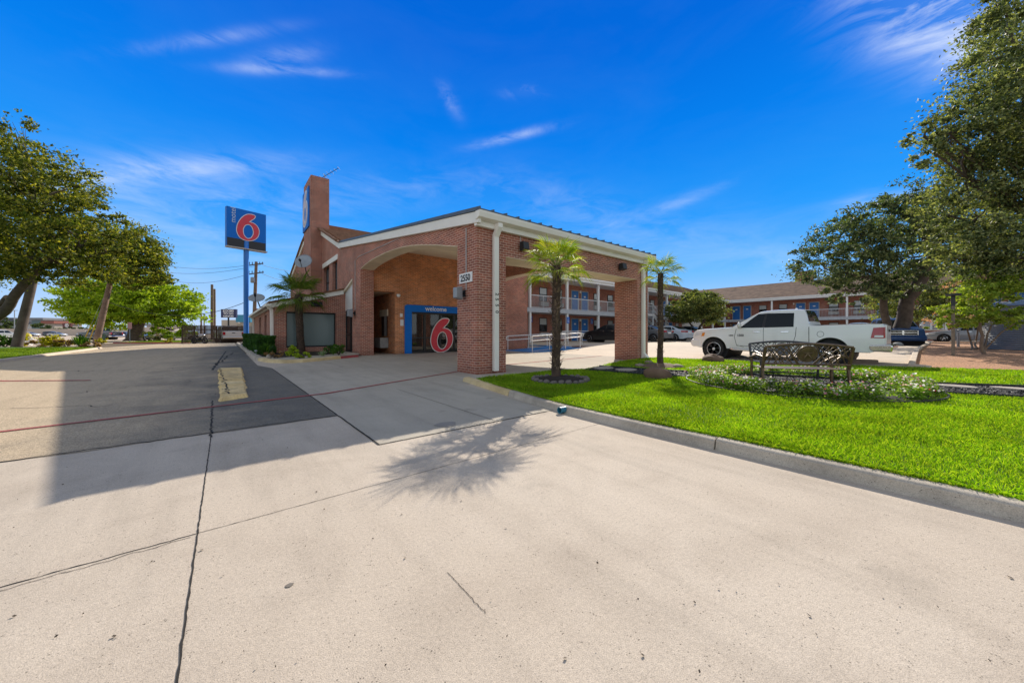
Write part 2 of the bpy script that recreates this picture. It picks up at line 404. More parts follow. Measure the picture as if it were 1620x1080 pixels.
def dens(pts, step=.15):
    out = [pts[0]]
    for a, b in zip(pts[:-1], pts[1:]):
        n = max(1, int(math.dist(a, b)/step))
        out += [(a[0]+(b[0]-a[0])*i/n, a[1]+(b[1]-a[1])*i/n) for i in range(1, n+1)]
    return out
kerb('lawn_kerb', dens([(-1.33, -3.0), (-1.45, -3.6), (-1.56, -4.5), (-1.60, -5.6), (-1.60, -6.45)])[::-1], .14, .094, KERB)
kerb('lawn_kerb', dens([(-1.585, -6.46), (-1.59, -7.5), (-1.58, -9), (-1.58, -16)])[::-1], .14, .099, KERB)
kerb('yellow_kerb', dens([(-.95, -.85), (-1.12, -1.8), (-1.33, -2.99)])[::-1], .16, .09, KERB_Y)
PL = [(-4.2, 40), (-4.2, 11), (-4.15, 9.5), (-3.95, 8.2), (-3.5, 7.45), (-2.9, 7.35), (-2.1, 7.9)]
kerb('planter_kerb', dens(PL[:3], .5)[::-1], .18, .12, KERB)
kerb('yellow_kerb', dens(PL[2:] + [(-1.3, 8.55)])[::-1], .2, .12, KERB_Y)
kerb('red_kerb', dens([(-1.3, 8.55), (-.9, 8.9), (-.35, 9.3)])[::-1], .2, .10, REDP)
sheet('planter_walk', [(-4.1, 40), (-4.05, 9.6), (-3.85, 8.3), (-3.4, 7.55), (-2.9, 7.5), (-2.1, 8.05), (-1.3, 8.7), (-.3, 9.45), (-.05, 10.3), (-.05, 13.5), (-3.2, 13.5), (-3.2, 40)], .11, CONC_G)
sheet('planter_soil', [(-4.0, 38), (-3.95, 10.3), (-3.4, 9.3), (-2.5, 9.5), (-1.4, 10.3), (-.9, 11.2), (-.9, 13.4), (-3.22, 13.4), (-3.22, 38)], .125, MULCH)

# the flush yellow island in the asphalt
ipoly = wavy(gp(345, 584), gp(383, 583), 24, .03, 51) + wavy(gp(383, 583), gp(392, 629), 60, .035, 52)[1:] + wavy(gp(392, 629), gp(348, 636), 24, .03, 53)[1:] + wavy(gp(348, 636), gp(345, 584), 60, .05, 54)[1:-1]
ISL = ground_mat('worn yellow island', [(.76, .52, .19), (.80, .63, .36), (.48, .36, .20)], (.09, .07, .05), .35, .6, gs=110, oil=.5, big=1.0, coarse=9)
mb = MB(); n = len(ipoly); cxy = np.mean(np.array(ipoly), axis=0)
inn = [((x-cxy[0])*.86+cxy[0], (y-cxy[1])*.95+cxy[1]) for x, y in ipoly]
mb.add([(x, y, .006) for x, y in ipoly] + [(x, y, .055) for x, y in inn], [(i, (i+1) % n, n+(i+1) % n, n+i) for i in range(n)] + [list(range(n, 2*n))])
o = mb.build('yellow_paved_island', ISL); o['kind'] = 'structure'

mb = MB()
for k in range(9):
    y = 5.6 - k*.68 + random.uniform(-.2, .2); groove(mb, wavy((-5.42 + random.uniform(0, .2), y), (-4.85 - random.uniform(0, .2), y + random.uniform(-.35, .35)), 16, .09, 60+k), .008, 60+k, z=.058, ragged=1.0)
groove(mb, wavy((-5.30, 5.9), (-5.12, .0), 50, .12, 75), .012, 75, z=.058, ragged=1.0)
o = mb.build('paving_joints', CRACK); o['kind'] = 'structure'
# lawn
LZ = .095
lawn_poly = [(-1.48, -16), (-1.48, -6.5), (-1.49, -5.6), (-1.46, -4.5), (-1.34, -3.6), (-1.22, -3.0), (-1.01, -1.8), (-.84, -1.25), (1.34, -1.18), (2.77, -1.42), (3.5, -1.25), (5.9, -.45), (7.4, -.28), (8.75, -.35), (8.8, -1.2), (9.45, -4), (9.85, -6.0), (10.5, -7.15), (11.4, -9.2), (12.2, -12), (12.6, -16)]
sheet('lawn', lawn_poly, LZ - .003, TURF)
PATH = [gp(925, 585.5, .1), gp(1017, 592.6, .1), gp(1071, 596.5, .1), gp(1139, 600, .1), gp(1425, 618.5, .1), gp(1620, 629, .1), gp(1700, 634, .1),
        gp(1700, 616, .1), gp(1620, 612, .1), gp(1425, 605.5, .1), gp(1139, 590, .1), gp(1071, 587.5, .1), gp(1017, 584.2, .1), gp(948, 579.5, .1)]
sheet('gravel_path', PATH, LZ + .006, GRAVEL_D)
mb = MB()
for line in (PATH[:7], PATH[7:]):
    for a, b in zip(line[:-1], line[1:]): mb.beam((a[0], a[1], LZ + .0), (b[0], b[1], LZ + .0), .022, .09)
o = tag(mb.build('path_edging', plain('black edging', (.02, .02, .02), .6)), 'black edging along both sides of the gravel path', 'edging')
BED = [(11.0, -7.3), (38, -7.1), (46, -7.1), (46, -60), (14, -60), (12.7, -16), (11.7, -9.6)]
mb = MB(); nb = len(dens(BED, 2.0)); xs = [11.0, 11.7, 12.5, 13.5, 14.5, 15.5, 16.5, 17.5, 46]
for a, b in zip(xs[:-1], xs[1:]):
    ya = [(-7.3 if x < 12 else -7.2) for x in (a, b)]; yb = [-7.32 - (x-11.0)*3.2 if x < 12 else -60 for x in (a, b)]
    mb.add([(a, yb[0], gz(a, 0)+.02), (b, yb[1], gz(b, 0)+.02), (b, ya[1], gz(b, 0)+.02), (a, ya[0], gz(a, 0)+.02)], [(0, 1, 2, 3)])
o = mb.build('gravel_bed', GRAVEL_R); o['kind'] = 'structure'
kerb('bed_kerb', dens([(38, -7.02), (17, -7.02), (11.1, -7.1), (10.8, -7.5)][::-1], .5), .16, .1, LOT, zf=lambda x, y: gz(x, y))
FB = (3.62, -5.95)          # round flower bed with the two benches
mb = MB(); mb.add([(FB[0] + 1.95*math.cos(a), FB[1] + 1.85*math.sin(a), LZ + .012) for a in np.linspace(0, 2*PI, 40, endpoint=False)], [list(range(40))])
o = mb.build('flower_bed_soil', GRAVEL_D); o['kind'] = 'structure'
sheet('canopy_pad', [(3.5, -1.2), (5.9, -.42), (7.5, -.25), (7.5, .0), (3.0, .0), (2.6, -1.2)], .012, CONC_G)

def in_poly(poly, X, Y):
    r_ = np.zeros(X.shape, bool); n = len(poly); j = n - 1
    for i in range(n):
        xi, yi = poly[i]; xj, yj = poly[j]
        c = ((yi > Y) != (yj > Y)) & (X < (xj - xi)*(Y - yi)/((yj - yi) or 1e-9) + xi)
        r_ ^= c; j = i
    return r_
MULCH1 = (.30, -2.72, .50); MULCH2 = (4.95, -2.45, .62)
def blades(poly, zones, base, holes=(), hole_polys=(), hmul=1.0):
    out = []
    P = np.array(poly); lo = P.min(0); hi = P.max(0)
    for (dmin, dmax, den, w, h) in zones:
        n = int((hi[0]-lo[0])*(hi[1]-lo[1])*den)
        X = rng.uniform(lo[0], hi[0], n); Y = rng.uniform(lo[1], hi[1], n)
        d = np.hypot(X - CAM[0], Y - CAM[1]); k = (d >= dmin) & (d < dmax) & in_poly(poly, X, Y)
        for hx, hy, hr in holes: k &= np.hypot(X-hx, Y-hy) > hr
        for q in hole_polys: k &= ~in_poly(q, X, Y)
        X = X[k]; Y = Y[k]; m = len(X)
        if not m: continue
        a = rng.uniform(0, 2*PI, m); tl = rng.uniform(.05, .75, m); b = rng.uniform(0, 2*PI, m)
        hh = h*hmul*rng.uniform(.55, 1.25, m)*(1 + .25*np.sin(X*2.3+Y*1.1)*np.sin(Y*1.9-X))
        ww = w*rng.uniform(.7, 1.3, m)
        q = np.zeros((m, 4, 3)); bx = np.cos(a)*ww/2; by = np.sin(a)*ww/2
        lx = np.cos(b)*hh*tl; ly = np.sin(b)*hh*tl
        q[:, 0] = np.stack([X-bx, Y-by, np.full(m, base)], 1); q[:, 1] = np.stack([X+bx, Y+by, np.full(m, base)], 1)
        q[:, 2] = np.stack([X+bx*.55+lx*.45, Y+by*.55+ly*.45, base+hh*.62], 1)
        q[:, 3] = np.stack([X+lx, Y+ly, base+hh*(1-.25*tl)], 1)
        out.append(q)
    return np.concatenate(out)
GRASS = leaf_mat('grass blades', [(.12, .245, .010), (.225, .385, .014), (.42, .49, .05)], .45, .5, (1.3, 1.4, .3), patch=1.3)
q = blades(lawn_poly, [(0, 4.6, 8500, .0050, .043), (4.6, 7.5, 5600, .0065, .043), (7.5, 11, 2600, .011, .044), (11, 18, 900, .02, .05)], LZ - .002,
           holes=[MULCH1, MULCH2, (FB[0], FB[1], 1.75), (2.35, -3.75, .28)], hole_polys=[PATH])
ex = np.interp(q[:, 0, 1], [-16, -6.5, -5.6, -4.5, -3.6, -3.0, -1.8], [-1.48, -1.48, -1.49, -1.46, -1.34, -1.22, -1.01]); kk = np.clip((q[:, 0, 0] - ex)/.14, .35, 1.0)
q[:, :, 2] = (LZ-.002) + (q[:, :, 2] - (LZ-.002))*kk[:, None]     # edge trimmed along the kerb
m_ = 9000; Ye = rng.uniform(-10.5, -2.2, m_); Xe = np.interp(Ye, [-16, -6.5, -5.6, -4.5, -3.6, -3.0, -1.8], [-1.47, -1.47, -1.475, -1.445, -1.325, -1.2, -1.0]) + rng.uniform(.0, .05, m_)
he = rng.uniform(.006, .024, m_); le = rng.uniform(.01, .05, m_)*(rng.uniform(size=m_) > .35); we = .0035
qe = np.zeros((m_, 4, 3)); dy = rng.normal(size=m_)*.015
qe[:, 0] = np.stack([Xe, Ye-we, np.full(m_, LZ-.004)], 1); qe[:, 1] = np.stack([Xe, Ye+we, np.full(m_, LZ)], 1); qe[:, 2] = np.stack([Xe-le*.5, Ye+we*.6+dy*.5, LZ+.012+he*.7], 1); qe[:, 3] = np.stack([Xe-le, Ye+dy, LZ+.014+he*.75], 1)
q = np.concatenate([q, qe])
o = quads_mesh('lawn_grass', q, GRASS); tag(o, 'short bright green lawn grass beside the kerb', 'grass', kind='stuff')
# ------------------------------------------------------------------ lettering and the big numeral
def text_on(name, s, size, origin, X, Y, mat, parent=None, depth=.006, align='CENTER', bold=0):
    cu = bpy.data.curves.new('t', 'FONT'); cu.body = s; cu.size = size; cu.extrude = depth/2
    cu.align_x = align; cu.align_y = 'CENTER'; cu.offset = bold; cu.resolution_u = 4
    ob = bpy.data.objects.new('t', cu); me = bpy.data.meshes.new_from_object(ob)
    bpy.data.objects.remove(ob); bpy.data.curves.remove(cu)
    X = Vector(X).normalized(); Y = Vector(Y).normalized(); Z = X.cross(Y)
    off = wloc(parent) if parent is not None else Vector((0, 0, 0))
    me.transform(Matrix(((X.x, Y.x, Z.x, origin[0]-off.x), (X.y, Y.y, Z.y, origin[1]-off.y), (X.z, Y.z, Z.z, origin[2]-off.z), (0, 0, 0, 1))))
    me.name = name; me.materials.clear(); me.materials.append(mat)
    return link(name, me, parent)
AX = ((0, -1, 0), (0, 0, 1)); BX = ((1, 0, 0), (0, 0, 1))        # faces towards -x, faces towards -y
def catmull(pts, n=6, closed=True):
    out = []; k = len(pts)
    for i in range(k):
        p0, p1, p2, p3 = (Vector(pts[(i+j-1) % k]) for j in range(4))
        for s in range(n):
            t = s/n
            out.append(.5*((2*p1) + (p2-p0)*t + (2*p0-5*p1+4*p2-p3)*t*t + (3*p1-p0-3*p2+p3)*t**3))
    return out
SIX_OUT = [(.62, 1.0), (.46, .965), (.27, .84), (.11, .64), (.025, .42), (.03, .24), (.13, .08), (.30, .0), (.52, -.01), (.76, .06), (.93, .21), (.985, .40), (.93, .56), (.80, .66), (.63, .70), (.53, .695), (.60, .76), (.74, .86), (.81, .955), (.76, .995)]
SIX_IN = [(.51, .605), (.36, .54), (.275, .37), (.305, .185), (.42, .075), (.545, .065), (.67, .145), (.745, .31), (.71, .48), (.62, .58)]
def numeral(name, w, h, origin, X, Y, mat, grow, lift, parent):
    """filled '6' with its counter, w x h, lower left at origin"""
    out = catmull(SIX_OUT, 5); inn = catmull(SIX_IN, 5)
    out = [Vector((p.x*w, p.y*h)) for p in out]; inn = [Vector((p.x*w, p.y*h)) for p in inn]
    def off(poly, d):
        r_ = []; k = len(poly); ar = sum(poly[i].x*poly[(i+1) % k].y - poly[(i+1) % k].x*poly[i].y for i in range(k))
        sg = 1 if ar > 0 else -1
        for i in range(k):
            t = (poly[(i+1) % k] - poly[i-1]).normalized(); r_.append(poly[i] + Vector((t.y, -t.x))*d*sg)
        return r_
    out = off(out, grow); inn = off(inn, -grow)
    cu = bpy.data.curves.new('n', 'CURVE'); cu.dimensions = '2D'; cu.fill_mode = 'BOTH'; cu.extrude = .004
    for poly in (out, inn):
        sp = cu.splines.new('POLY'); sp.points.add(len(poly)-1); sp.use_cyclic_u = True
        for q, p in zip(sp.points, poly): q.co = (p.x, p.y, 0, 1)
    ob = bpy.data.objects.new('n', cu); me = bpy.data.meshes.new_from_object(ob)
    bpy.data.objects.remove(ob); bpy.data.curves.remove(cu)
    X = Vector(X).normalized(); Y = Vector(Y).normalized(); Z = X.cross(Y); o3 = Vector(origin) + Z*lift
    offp = wloc(parent) if parent is not None else Vector((0, 0, 0))
    me.transform(Matrix(((X.x, Y.x, Z.x, o3.x-offp.x), (X.y, Y.y, Z.y, o3.y-offp.y), (X.z, Y.z, Z.z, o3.z-offp.z), (0, 0, 0, 1))))
    me.name = name; me.materials.clear(); me.materials.append(mat)
    return link(name, me, parent)

# ------------------------------------------------------------------ office building with its drive-through canopy
def top(t):
    if t <= 14: return 4.30 + .140*t
    if t <= 22.3: return 6.26 + .37*(t - 14)
    if t <= 26: return 9.33 - .17*(t - 22.3)
    return 8.70 - .28*(t - 26)
OFF = thing('motel_office', 'red brick motel office with tall chimney and arched drive-through canopy', 'building', (4.0, 8.0, 0))
ARCH = [(1.0, 3.60), (1.6, 3.73), (2.2, 3.87), (3.4, 4.11), (4.3, 4.26), (5.15, 4.36), (6.0, 4.42), (6.85, 4.455), (8.0, 4.46), (8.95, 4.43), (9.7, 4.36), (10.3, 4.27)]
mb = MB()
def gable(mb, x0, x1):
    mb.prism(ARCH + [(10.3, top(10.3)-.25), (1.0, top(1)-.25)], 'x', x0, x1)
gable(mb, 0, .65); gable(mb, 7.9, 8.5)
mb.prism([(10.3, 0), (11.7, 0), (11.7, 3.95), (11.7, top(11.7)-.25), (10.3, top(10.3)-.25)], 'x', 0, .64)
mb.prism([(11.7, 3.95), (13.5, 3.45), (13.5, top(13.5)-.25), (11.7, top(11.7)-.25)], 'x', .001, .62)
# gable above the wing, with two windows
mb.prism([(13.5, 0), (13.5, top(13.5)-.25), (14, top(14)-.25), (14.9, top(14.9)-.25), (14.9, 0)], 'x', .002, .62)
mb.prism([(14.9, 5.45), (14.9, top(14.9)-.25), (18.6, top(18.6)-.25), (18.6, 5.45)], 'x', .003, .62)
mb.prism([(14.9, 0), (14.9, 3.6), (18.6, 3.6), (18.6, 0)], 'x', .003, .62)
mb.box(.004, .62, 16.1, 17.0, 3.6, 5.45)
mb.prism([(18.6, 0), (18.6, top(18.6)-.25), (22.3, top(22.3)-.25), (26, top(26)-.25), (34, top(34)-.25), (34, 0)], 'x', .002, .62)
mb.box(.64, 12, 33.4, 34, 0, 6.2); mb.box(10.75, 11.14, 10.9, 33.4, 0, 6.2)
mb.build('gable_wall', BRICK, OFF)
mb = MB(); mb.box(0, .98, 0, 1.0, -.02, top(0)-.2); mb.build('pillar', BRICK, OFF)
mb = MB(); mb.box(7.72, 8.52, 0, 1.06, -.02, top(0)-.2); mb.build('pillar', BRICK, OFF)
mb = MB(); mb.prism([(.003, 3.27), (.9, 3.27), (.9, top(.9)-.25), (.003, top(0)-.25)], 'x', .98, 7.72); mb.build('beam', BRICK, OFF)
# inner wall with the entrance
mb = MB()
mb.box(.64, 1.8, 10.5, 10.9, 3.27, 5.75); mb.box(1.8, 2.5, 10.5, 10.9, 0, 5.75); mb.box(2.5, 5.8, 10.5, 10.9, 2.4, 5.75); mb.box(5.8, 8.2, 10.5, 10.9, 0, 5.75)
mb.box(1.8, 2.2, 10.9, 14.4, 0, 3.4); mb.box(.64, 1.8, 14.0, 14.4, 0, 3.4)
mb.build('entrance_wall', BRICK_WARM, OFF)
mb = MB(); mb.box(8.2, 11.15, 10.5, 10.9, 0, 5.75); mb.build('side_wall', BRICK, OFF)
mb = MB(); mb.box(.64, 1.8, 10.92, 14.0, 3.27, 3.36); mb.box(2.2, 11.4, 10.92, 17, 2.95, 3.05); mb.build('passage_ceiling', CREAM, OFF)
mb = MB(); mb.box(2.2, 11.4, 10.7, 17, .0, .02, 0); mb.box(2.2, 11.4, 16.9, 17, .02, 2.95, 1)
mb.build('lobby_room', [plain('lobby floor tile', (.45, .38, .28), .4), plain('lobby back wall', (.30, .14, .09), .8)], OFF)
# cream soffits under the arches and the ceiling
mb = MB()
for x0, x1 in ((.004, .648), (7.902, 8.498)):
    for (a, za), (b, zb) in zip(ARCH[:-1], ARCH[1:]): mb.add([(x0, a, za-.02), (x1, a, za-.02), (x1, b, zb-.02), (x0, b, zb-.02), (x0, a, za), (x1, a, za), (x1, b, zb), (x0, b, zb)], [(0,1,2,3),(0,3,7,4),(1,5,6,2)])
mb.box(1.0, 7.7, .006, .9, 3.255, 3.272)
mb.add([(.64, .9, top(.9)-.75), (7.9, .9, top(.9)-.75), (7.9, 10.5, 5.45), (.64, 10.5, 5.45)], [(0, 3, 2, 1)])
mb.box(.98, 7.72, .9, .93, 3.26, 3.9)
mb.build('soffit', CREAM, OFF)
# arched side opening: infill, trim and dark glazed door
mb = MB(); mb.prism([(11.7, 2.36), (13.5, 2.36), (13.5, 3.36), (11.7, 3.84)], 'x', .10, .16); mb.build('infill_panel', TRIM_W, OFF)
mb = MB(); mb.prism([(11.7, 3.95), (13.5, 3.45), (13.5, 3.36), (11.7, 3.84)], 'x', -.02, .4); mb.build('arch_trim', CREAM, OFF)
d = MB(); d.box(.12, .2, 11.7, 11.8, .02, 2.36); d.box(.12, .2, 12.5, 12.62, .02, 2.36); d.box(.12, .2, 13.4, 13.5, .02, 2.36); d.box(.12, .2, 11.8, 13.4, 2.24, 2.36); d.box(.12, .2, 11.8, 13.4, .02, .16); d.box(.12, .2, 11.8, 13.4, 1.0, 1.08)
sd = d.build('side_door', DARKM, OFF); d = MB(); d.box(.15, .16, 11.75, 13.45, .1, 2.3); d.build('pane', GLASS_DK, sd)
# chimney
mb = MB(); mb.box(-.69, .43, 19.0, 21.7, 2.6, 11.72); ch = mb.build('chimney', BRICK, OFF)
mb = MB(); mb.box(-.35, .2, 19.6, 20.4, 11.72, 11.95); mb.build('flue', plain('clay flue', (.30, .13, .08), .8), ch)
# roofs
mb = MB()
for x in [-.10 + .435*i for i in range(21)]:
    mb.beam((x, -.32, top(-.3)+.075), (x, 14.0, top(14)+.075), .03, .05)
mb.prism([(-.32, top(-.32)), (14.0, top(14.0)), (14.0, top(14)+.055), (-.32, top(-.32)+.055)], 'x', -.13, 8.62)
mb.build('metal_roof', METAL_ROOF, OFF)
mb = MB()
def slope(mb, x0, x1, a, b, dz=.0, m=0): mb.prism([(a, top(a)+dz), (b, top(b)+dz), (b, top(b)+dz+.07), (a, top(a)+dz+.07)], 'x', x0, x1, m)
slope(mb, -.22, 12.2, 14.0, 22.3); slope(mb, -.22, 12.2, 22.3, 26); slope(mb, -.22, 12.2, 26, 34.3)
for i in range(24):
    t = 14.1 + i*.34; z = top(t) + .1
    mb.tube([(-.24, t, z), (-.24, t+.36, top(t+.36)+.1)], [.085, .07], 7); mb.tube([(0, t, z+.02), (11.8, t, z+.02)], .05, 6)
mb.build('tile_roof', TILE, OFF)
# white rake boards, gutter, downspouts
def rake(a, b, x0, x1, d0, d1):
    mb = MB(); mb.prism([(a, top(a)-d0), (b, top(b)-d0), (b, top(b)-d1), (a, top(a)-d1)], 'x', x0, x1); mb.build('rake_board', TRIM, OFF, bevel=.006)
rake(-.22, 14.0, -.10, -.002, .30, .01); rake(14.0, 18.98, -.10, -.002, .34, .01); rake(21.72, 26, -.10, -.002, .34, .01); rake(26, 34.2, -.10, -.002, .34, .01)
rake(-.22, 10.5, 8.502, 8.6, .30, .01)
mb = MB()
mb.prism([(-.30, 4.10), (-.18, 4.06), (-.12, 4.06), (-.12, 4.27), (-.33, 4.27), (-.33, 4.22)], 'x', -.13, 8.62)
mb.box(-.08, 8.52, -.12, -.004, 3.92, 4.20)
mb.build('gutter', TRIM, OFF, bevel=.008)
for x, kick in ((.57, 0), (8.06, 1)):
    mb = MB(); w = .078
    mb.prism([(-.30, 4.06), (-.12, 4.06), (-.12, 3.92), (-.02, 3.78), (-.02, .07), (-.13, .07), (-.13, 3.72), (-.30, 3.95)], 'x', x-w, x+w)
    if kick: mb.prism([(-.03, .30), (-.13, .30), (-.34, .10), (-.27, .03)], 'x', x-w+.004, x+w-.004)
    mb.build('downspout', TRIM, OFF, bevel=.01)
ds = OFF.children[-2] if OFF.children[-1].name.startswith('downspout') else OFF
for ch_, z in (('2', 2.16), ('5', 2.02), ('5', 1.86), ('0', 1.68)):
    text_on('painted_numeral', ch_, .15, (.57, -.135, z), (0, 0, -1), (1, 0, 0), BLACK, OFF, .004, bold=.002)
# windows of the gable
mb = MB(); mb.prism([(14.7, 5.45), (18.75, 5.45), (18.75, 5.75), (14.7, 5.75)], 'x', -.05, -.001); mb.build('lintel', TRIM, OFF)
for y0, y1 in ((14.95, 16.05), (17.05, 18.55)):
    mb = MB(); w = .07
    mb.box(.16, .24, y0, y0+w, 3.6, 5.45); mb.box(.16, .24, y1-w, y1, 3.6, 5.45); mb.box(.16, .24, y0+w, y1-w, 5.38, 5.45); mb.box(.16, .24, y0+w, y1-w, 4.4, 4.48); mb.box(.16, .24, y0+w, y1-w, 3.6, 3.66)
    wf = mb.build('window', DARKM, OFF); mb = MB(); mb.box(.19, .2, y0+.02, y1-.02, 3.62, 5.42); mb.build('pane', glass_mat('gable glass', (.10, .13, .15)), wf)
# entrance: blue portal, sliding doors, red numeral
mb = MB(); t0 = 10.37
mb.prism([(2.32, .01), (2.68, .01), (2.68, 2.26), (6.0, 2.26), (6.0, 2.64), (2.44, 2.64), (2.36, 2.61), (2.32, 2.53)], 'y', t0, 10.55); mb.box(5.66, 6.0, t0+.001, 10.55, .01, 2.26)
pf = mb.build('entrance_portal', BLUE, OFF, bevel=.01)
text_on('welcome_lettering', 'welcome', .36, (4.12, t0-.004, 2.46), *BX, WHITE, pf, .01, bold=.004)
mb = MB(); y0, y1 = 10.5, 10.58
for a, b in ((2.68, 2.74), (3.42, 3.56), (4.38, 4.50), (5.30, 5.42), (5.6, 5.66)): mb.box(a, b, y0, y1, .02, 2.26)
for a, b in ((2.74, 3.42), (3.56, 4.38), (4.5, 5.3), (5.42, 5.6)): mb.box(a, b, y0, y1, 2.16, 2.26); mb.box(a, b, y0, y1, .02, .12); mb.box(a, b, y0+.01, y1, .82, .88)
gd = mb.build('glass_doors', DARKM, OFF)
mb = MB(); mb.box(2.7, 5.65, 10.535, 10.545, .1, 2.2); mb.build('pane', GLASS_SEE, gd)
numeral('numeral_outline', 1.42, 1.88, (3.84, 10.49, .06), *BX, WHITE, .045, 0, gd)
numeral('numeral', 1.42, 1.88, (3.84, 10.49, .06), *BX, RED, 0, .012, gd)
# recess window with grey air conditioner
mb = MB(); mb.box(1.74, 1.8, 11.5, 12.7, 2.05, 2.42); mb.build('lintel', CREAM, OFF)
mb = MB(); mb.box(1.775, 1.8, 11.6, 11.68, .95, 2.05); mb.box(1.775, 1.8, 12.1, 12.5, .95, 2.05, 0); fw = mb.build('window', DARKM, OFF); mb = MB(); mb.box(1.785, 1.8, 11.68, 12.1, .95, 2.05); mb.build('pane', GLASS_PALE, fw)
mb = MB(); mb.box(1.35, 1.8, 11.45, 12.45, .30, .86); o = mb.build('air_conditioner', plain('unit casing', (.46, .47, .46), .5), bevel=.02)
tag(o, 'pale air conditioner box under the recess window left of the blue portal', 'air conditioner')

# single-storey wing
WY = 13.5
mb = MB()
def wz(x): return 2.62 + .27*(x + 3.2)
mb.prism([(-3.2, .1), (-2.72, .1), (-2.72, wz(-2.72)), (-3.2, wz(-3.2))], 'y', WY, WY+.4)
mb.prism([(-2.72, 2.22), (-.38, 2.22), (-.38, wz(-.38)), (-2.72, wz(-2.72))], 'y', WY+.001, WY+.4)
mb.prism([(-2.72, .1), (-.38, .1), (-.38, .36), (-2.72, .36)], 'y', WY+.001, WY+.4)
mb.prism([(-.38, .1), (.0, .1), (.0, wz(0)), (-.38, wz(-.38))], 'y', WY, WY+.4)
wins = [(14.6, 15.9), (18.0, 19.5), (22.2, 24.0)]
ys = [WY+.4] + [v for w in wins for v in w] + [29.5]
for i in range(0, len(ys), 2): mb.box(-3.2, -2.9, ys[i], ys[i+1], .1, 2.62)
for a, b in wins: mb.box(-3.199, -2.9, a, b, 2.22, 2.62); mb.box(-3.199, -2.9, a, b, .1, .3)
mb.box(-3.2, 0, 29.2, 29.5, .1, 3.2)
mb.build('wing_wall', BRICK, OFF)
mb = MB(); mb.prism([(-3.5, wz(-3.5)+.04), (0, wz(0)+.04), (0, wz(0)+.13), (-3.5, wz(-3.5)+.13)], 'y', WY-.2, 29.7)
mb.build('wing_roof', TILE, OFF)
mb = MB(); mb.prism([(-3.42, wz(-3.42)-.2), (.0, wz(0)-.2), (.0, wz(0)+.04), (-3.42, wz(-3.42)+.04)], 'y', WY-.12, WY-.002)
mb.box(-3.6, -3.36, WY-.2, 29.6, wz(-3.5)-.10, wz(-3.5)+.03); mb.box(-3.36, -3.21, WY+.0, 29.4, 2.40, 2.60)
mb.build('wing_fascia', TRIM, OFF, bevel=.008)
for y in (WY+.35, 28.6):
    mb = MB(); mb.prism([(-3.55, 2.52), (-3.4, 2.52), (-3.25, 2.3), (-3.22, .12), (-3.36, .12), (-3.38, 2.25), (-3.55, 2.45)], 'y', y-.09, y+.09); mb.build('downspout', TRIM, OFF, bevel=.01)
mb = MB(); mb.box(-2.72, -2.66, WY+.2, WY+.28, .36, 2.22); mb.box(-.44, -.38, WY+.2, WY+.28, .36, 2.22); mb.box(-2.66, -.44, WY+.2, WY+.28, 2.14, 2.22); mb.box(-2.66, -.44, WY+.2, WY+.28, .36, .44)
wf = mb.build('window', DARKM, OFF); mb = MB(); mb.box(-2.7, -.4, WY+.24, WY+.25, .38, 2.2); mb.build('pane', GLASS_TEAL, wf)
for a, b in wins:
    mb = MB(); mb.box(-3.0, -2.92, a, a+.06, .3, 2.22); mb.box(-3.0, -2.92, b-.06, b, .3, 2.22); mb.box(-3.0, -2.92, a+.06, b-.06, 2.14, 2.22); mb.box(-3.0, -2.92, a+.06, b-.06, .3, .36)
    wf = mb.build('window', DARKM, OFF); mb = MB(); mb.box(-2.97, -2.96, a+.02, b-.02, .32, 2.2); mb.build('pane', GLASS_DK, wf)

# fittings on the office
ad = thing('address_sign', 'white address plate reading 2550 on the brick canopy pillar', 'sign', (-.03, .52, 2.62))
mb = MB(); mb.box(-.03, -.003, .19, .85, 2.49, 2.76); mb.build('plate', WHITE, ad, bevel=.006)
text_on('digits', '2550', .25, (-.034, .52, 2.615), *AX, BLACK, ad, .006, bold=.006)
def sconce(name, label, y, z, x=0., sc=1.0):
    t = thing(name, label, 'wall lamp', (x, y, z))
    mb = MB(); mb.box(x-.04, x-.002, y-.09*sc, y+.06*sc, z-.12*sc, z+.12*sc); mb.box(x-.16*sc, x-.04, y-.03, y+.03, z-.04, z+.04); mb.build('bracket', DARKM, t)
    mb = MB(); mb.prism([(x-.42*sc, z-.18*sc), (x-.14*sc, z-.24*sc), (x-.14*sc, z+.24*sc), (x-.42*sc, z+.20*sc)], 'y', y-.12*sc, y+.12*sc); mb.build('lamp_housing', GREYM, t, bevel=.02)
sconce('flood_lamp', 'grey flood lamp on the canopy pillar under the address plate', .62, 2.20, sc=.75)
sconce('flood_lamp', 'grey flood lamp on the narrow wall beside the glazed side door', 11.2, 2.12, sc=.9)
def blackflood(label, x, y, z, w=.2):
    t = thing('flood_lamp', label, 'wall lamp', (x, y, z))
    mb = MB(); mb.box(x-w*.4, x+w*.4, y-.06, y-.002, z-.08, z+.08); mb.build('bracket', DARKM, t)
    mb = MB(); mb.prism([(y-.26, z-.10), (y-.06, z-.14), (y-.06, z+.12), (y-.22, z+.12)], 'x', x-w, x+w); h = mb.build('lamp_housing', plain('black lamp', (.02, .025, .028), .5), t, bevel=.015)
blackflood('black flood lamp on the canopy beam by the near palm', 1.55, 0, 3.62, .11)
blackflood('black flood lamp on the canopy beam close to the far pillar', 6.5, 0, 3.62, .13)
blackflood('black flood lamp above the large screened wing window', -1.35, WY, 2.66, .26)
def conduit(label, pts):
    mb = MB(); mb.tube(pts, .014, 6); o = mb.build('conduit', plain('pvc conduit', (.55, .55, .54), .5), smooth=40); tag(o, label, 'conduit')
conduit('thin pale conduit running down the canopy pillar to its lamp', [(-.016, .50, 4.0), (-.016, .50, 2.3)])
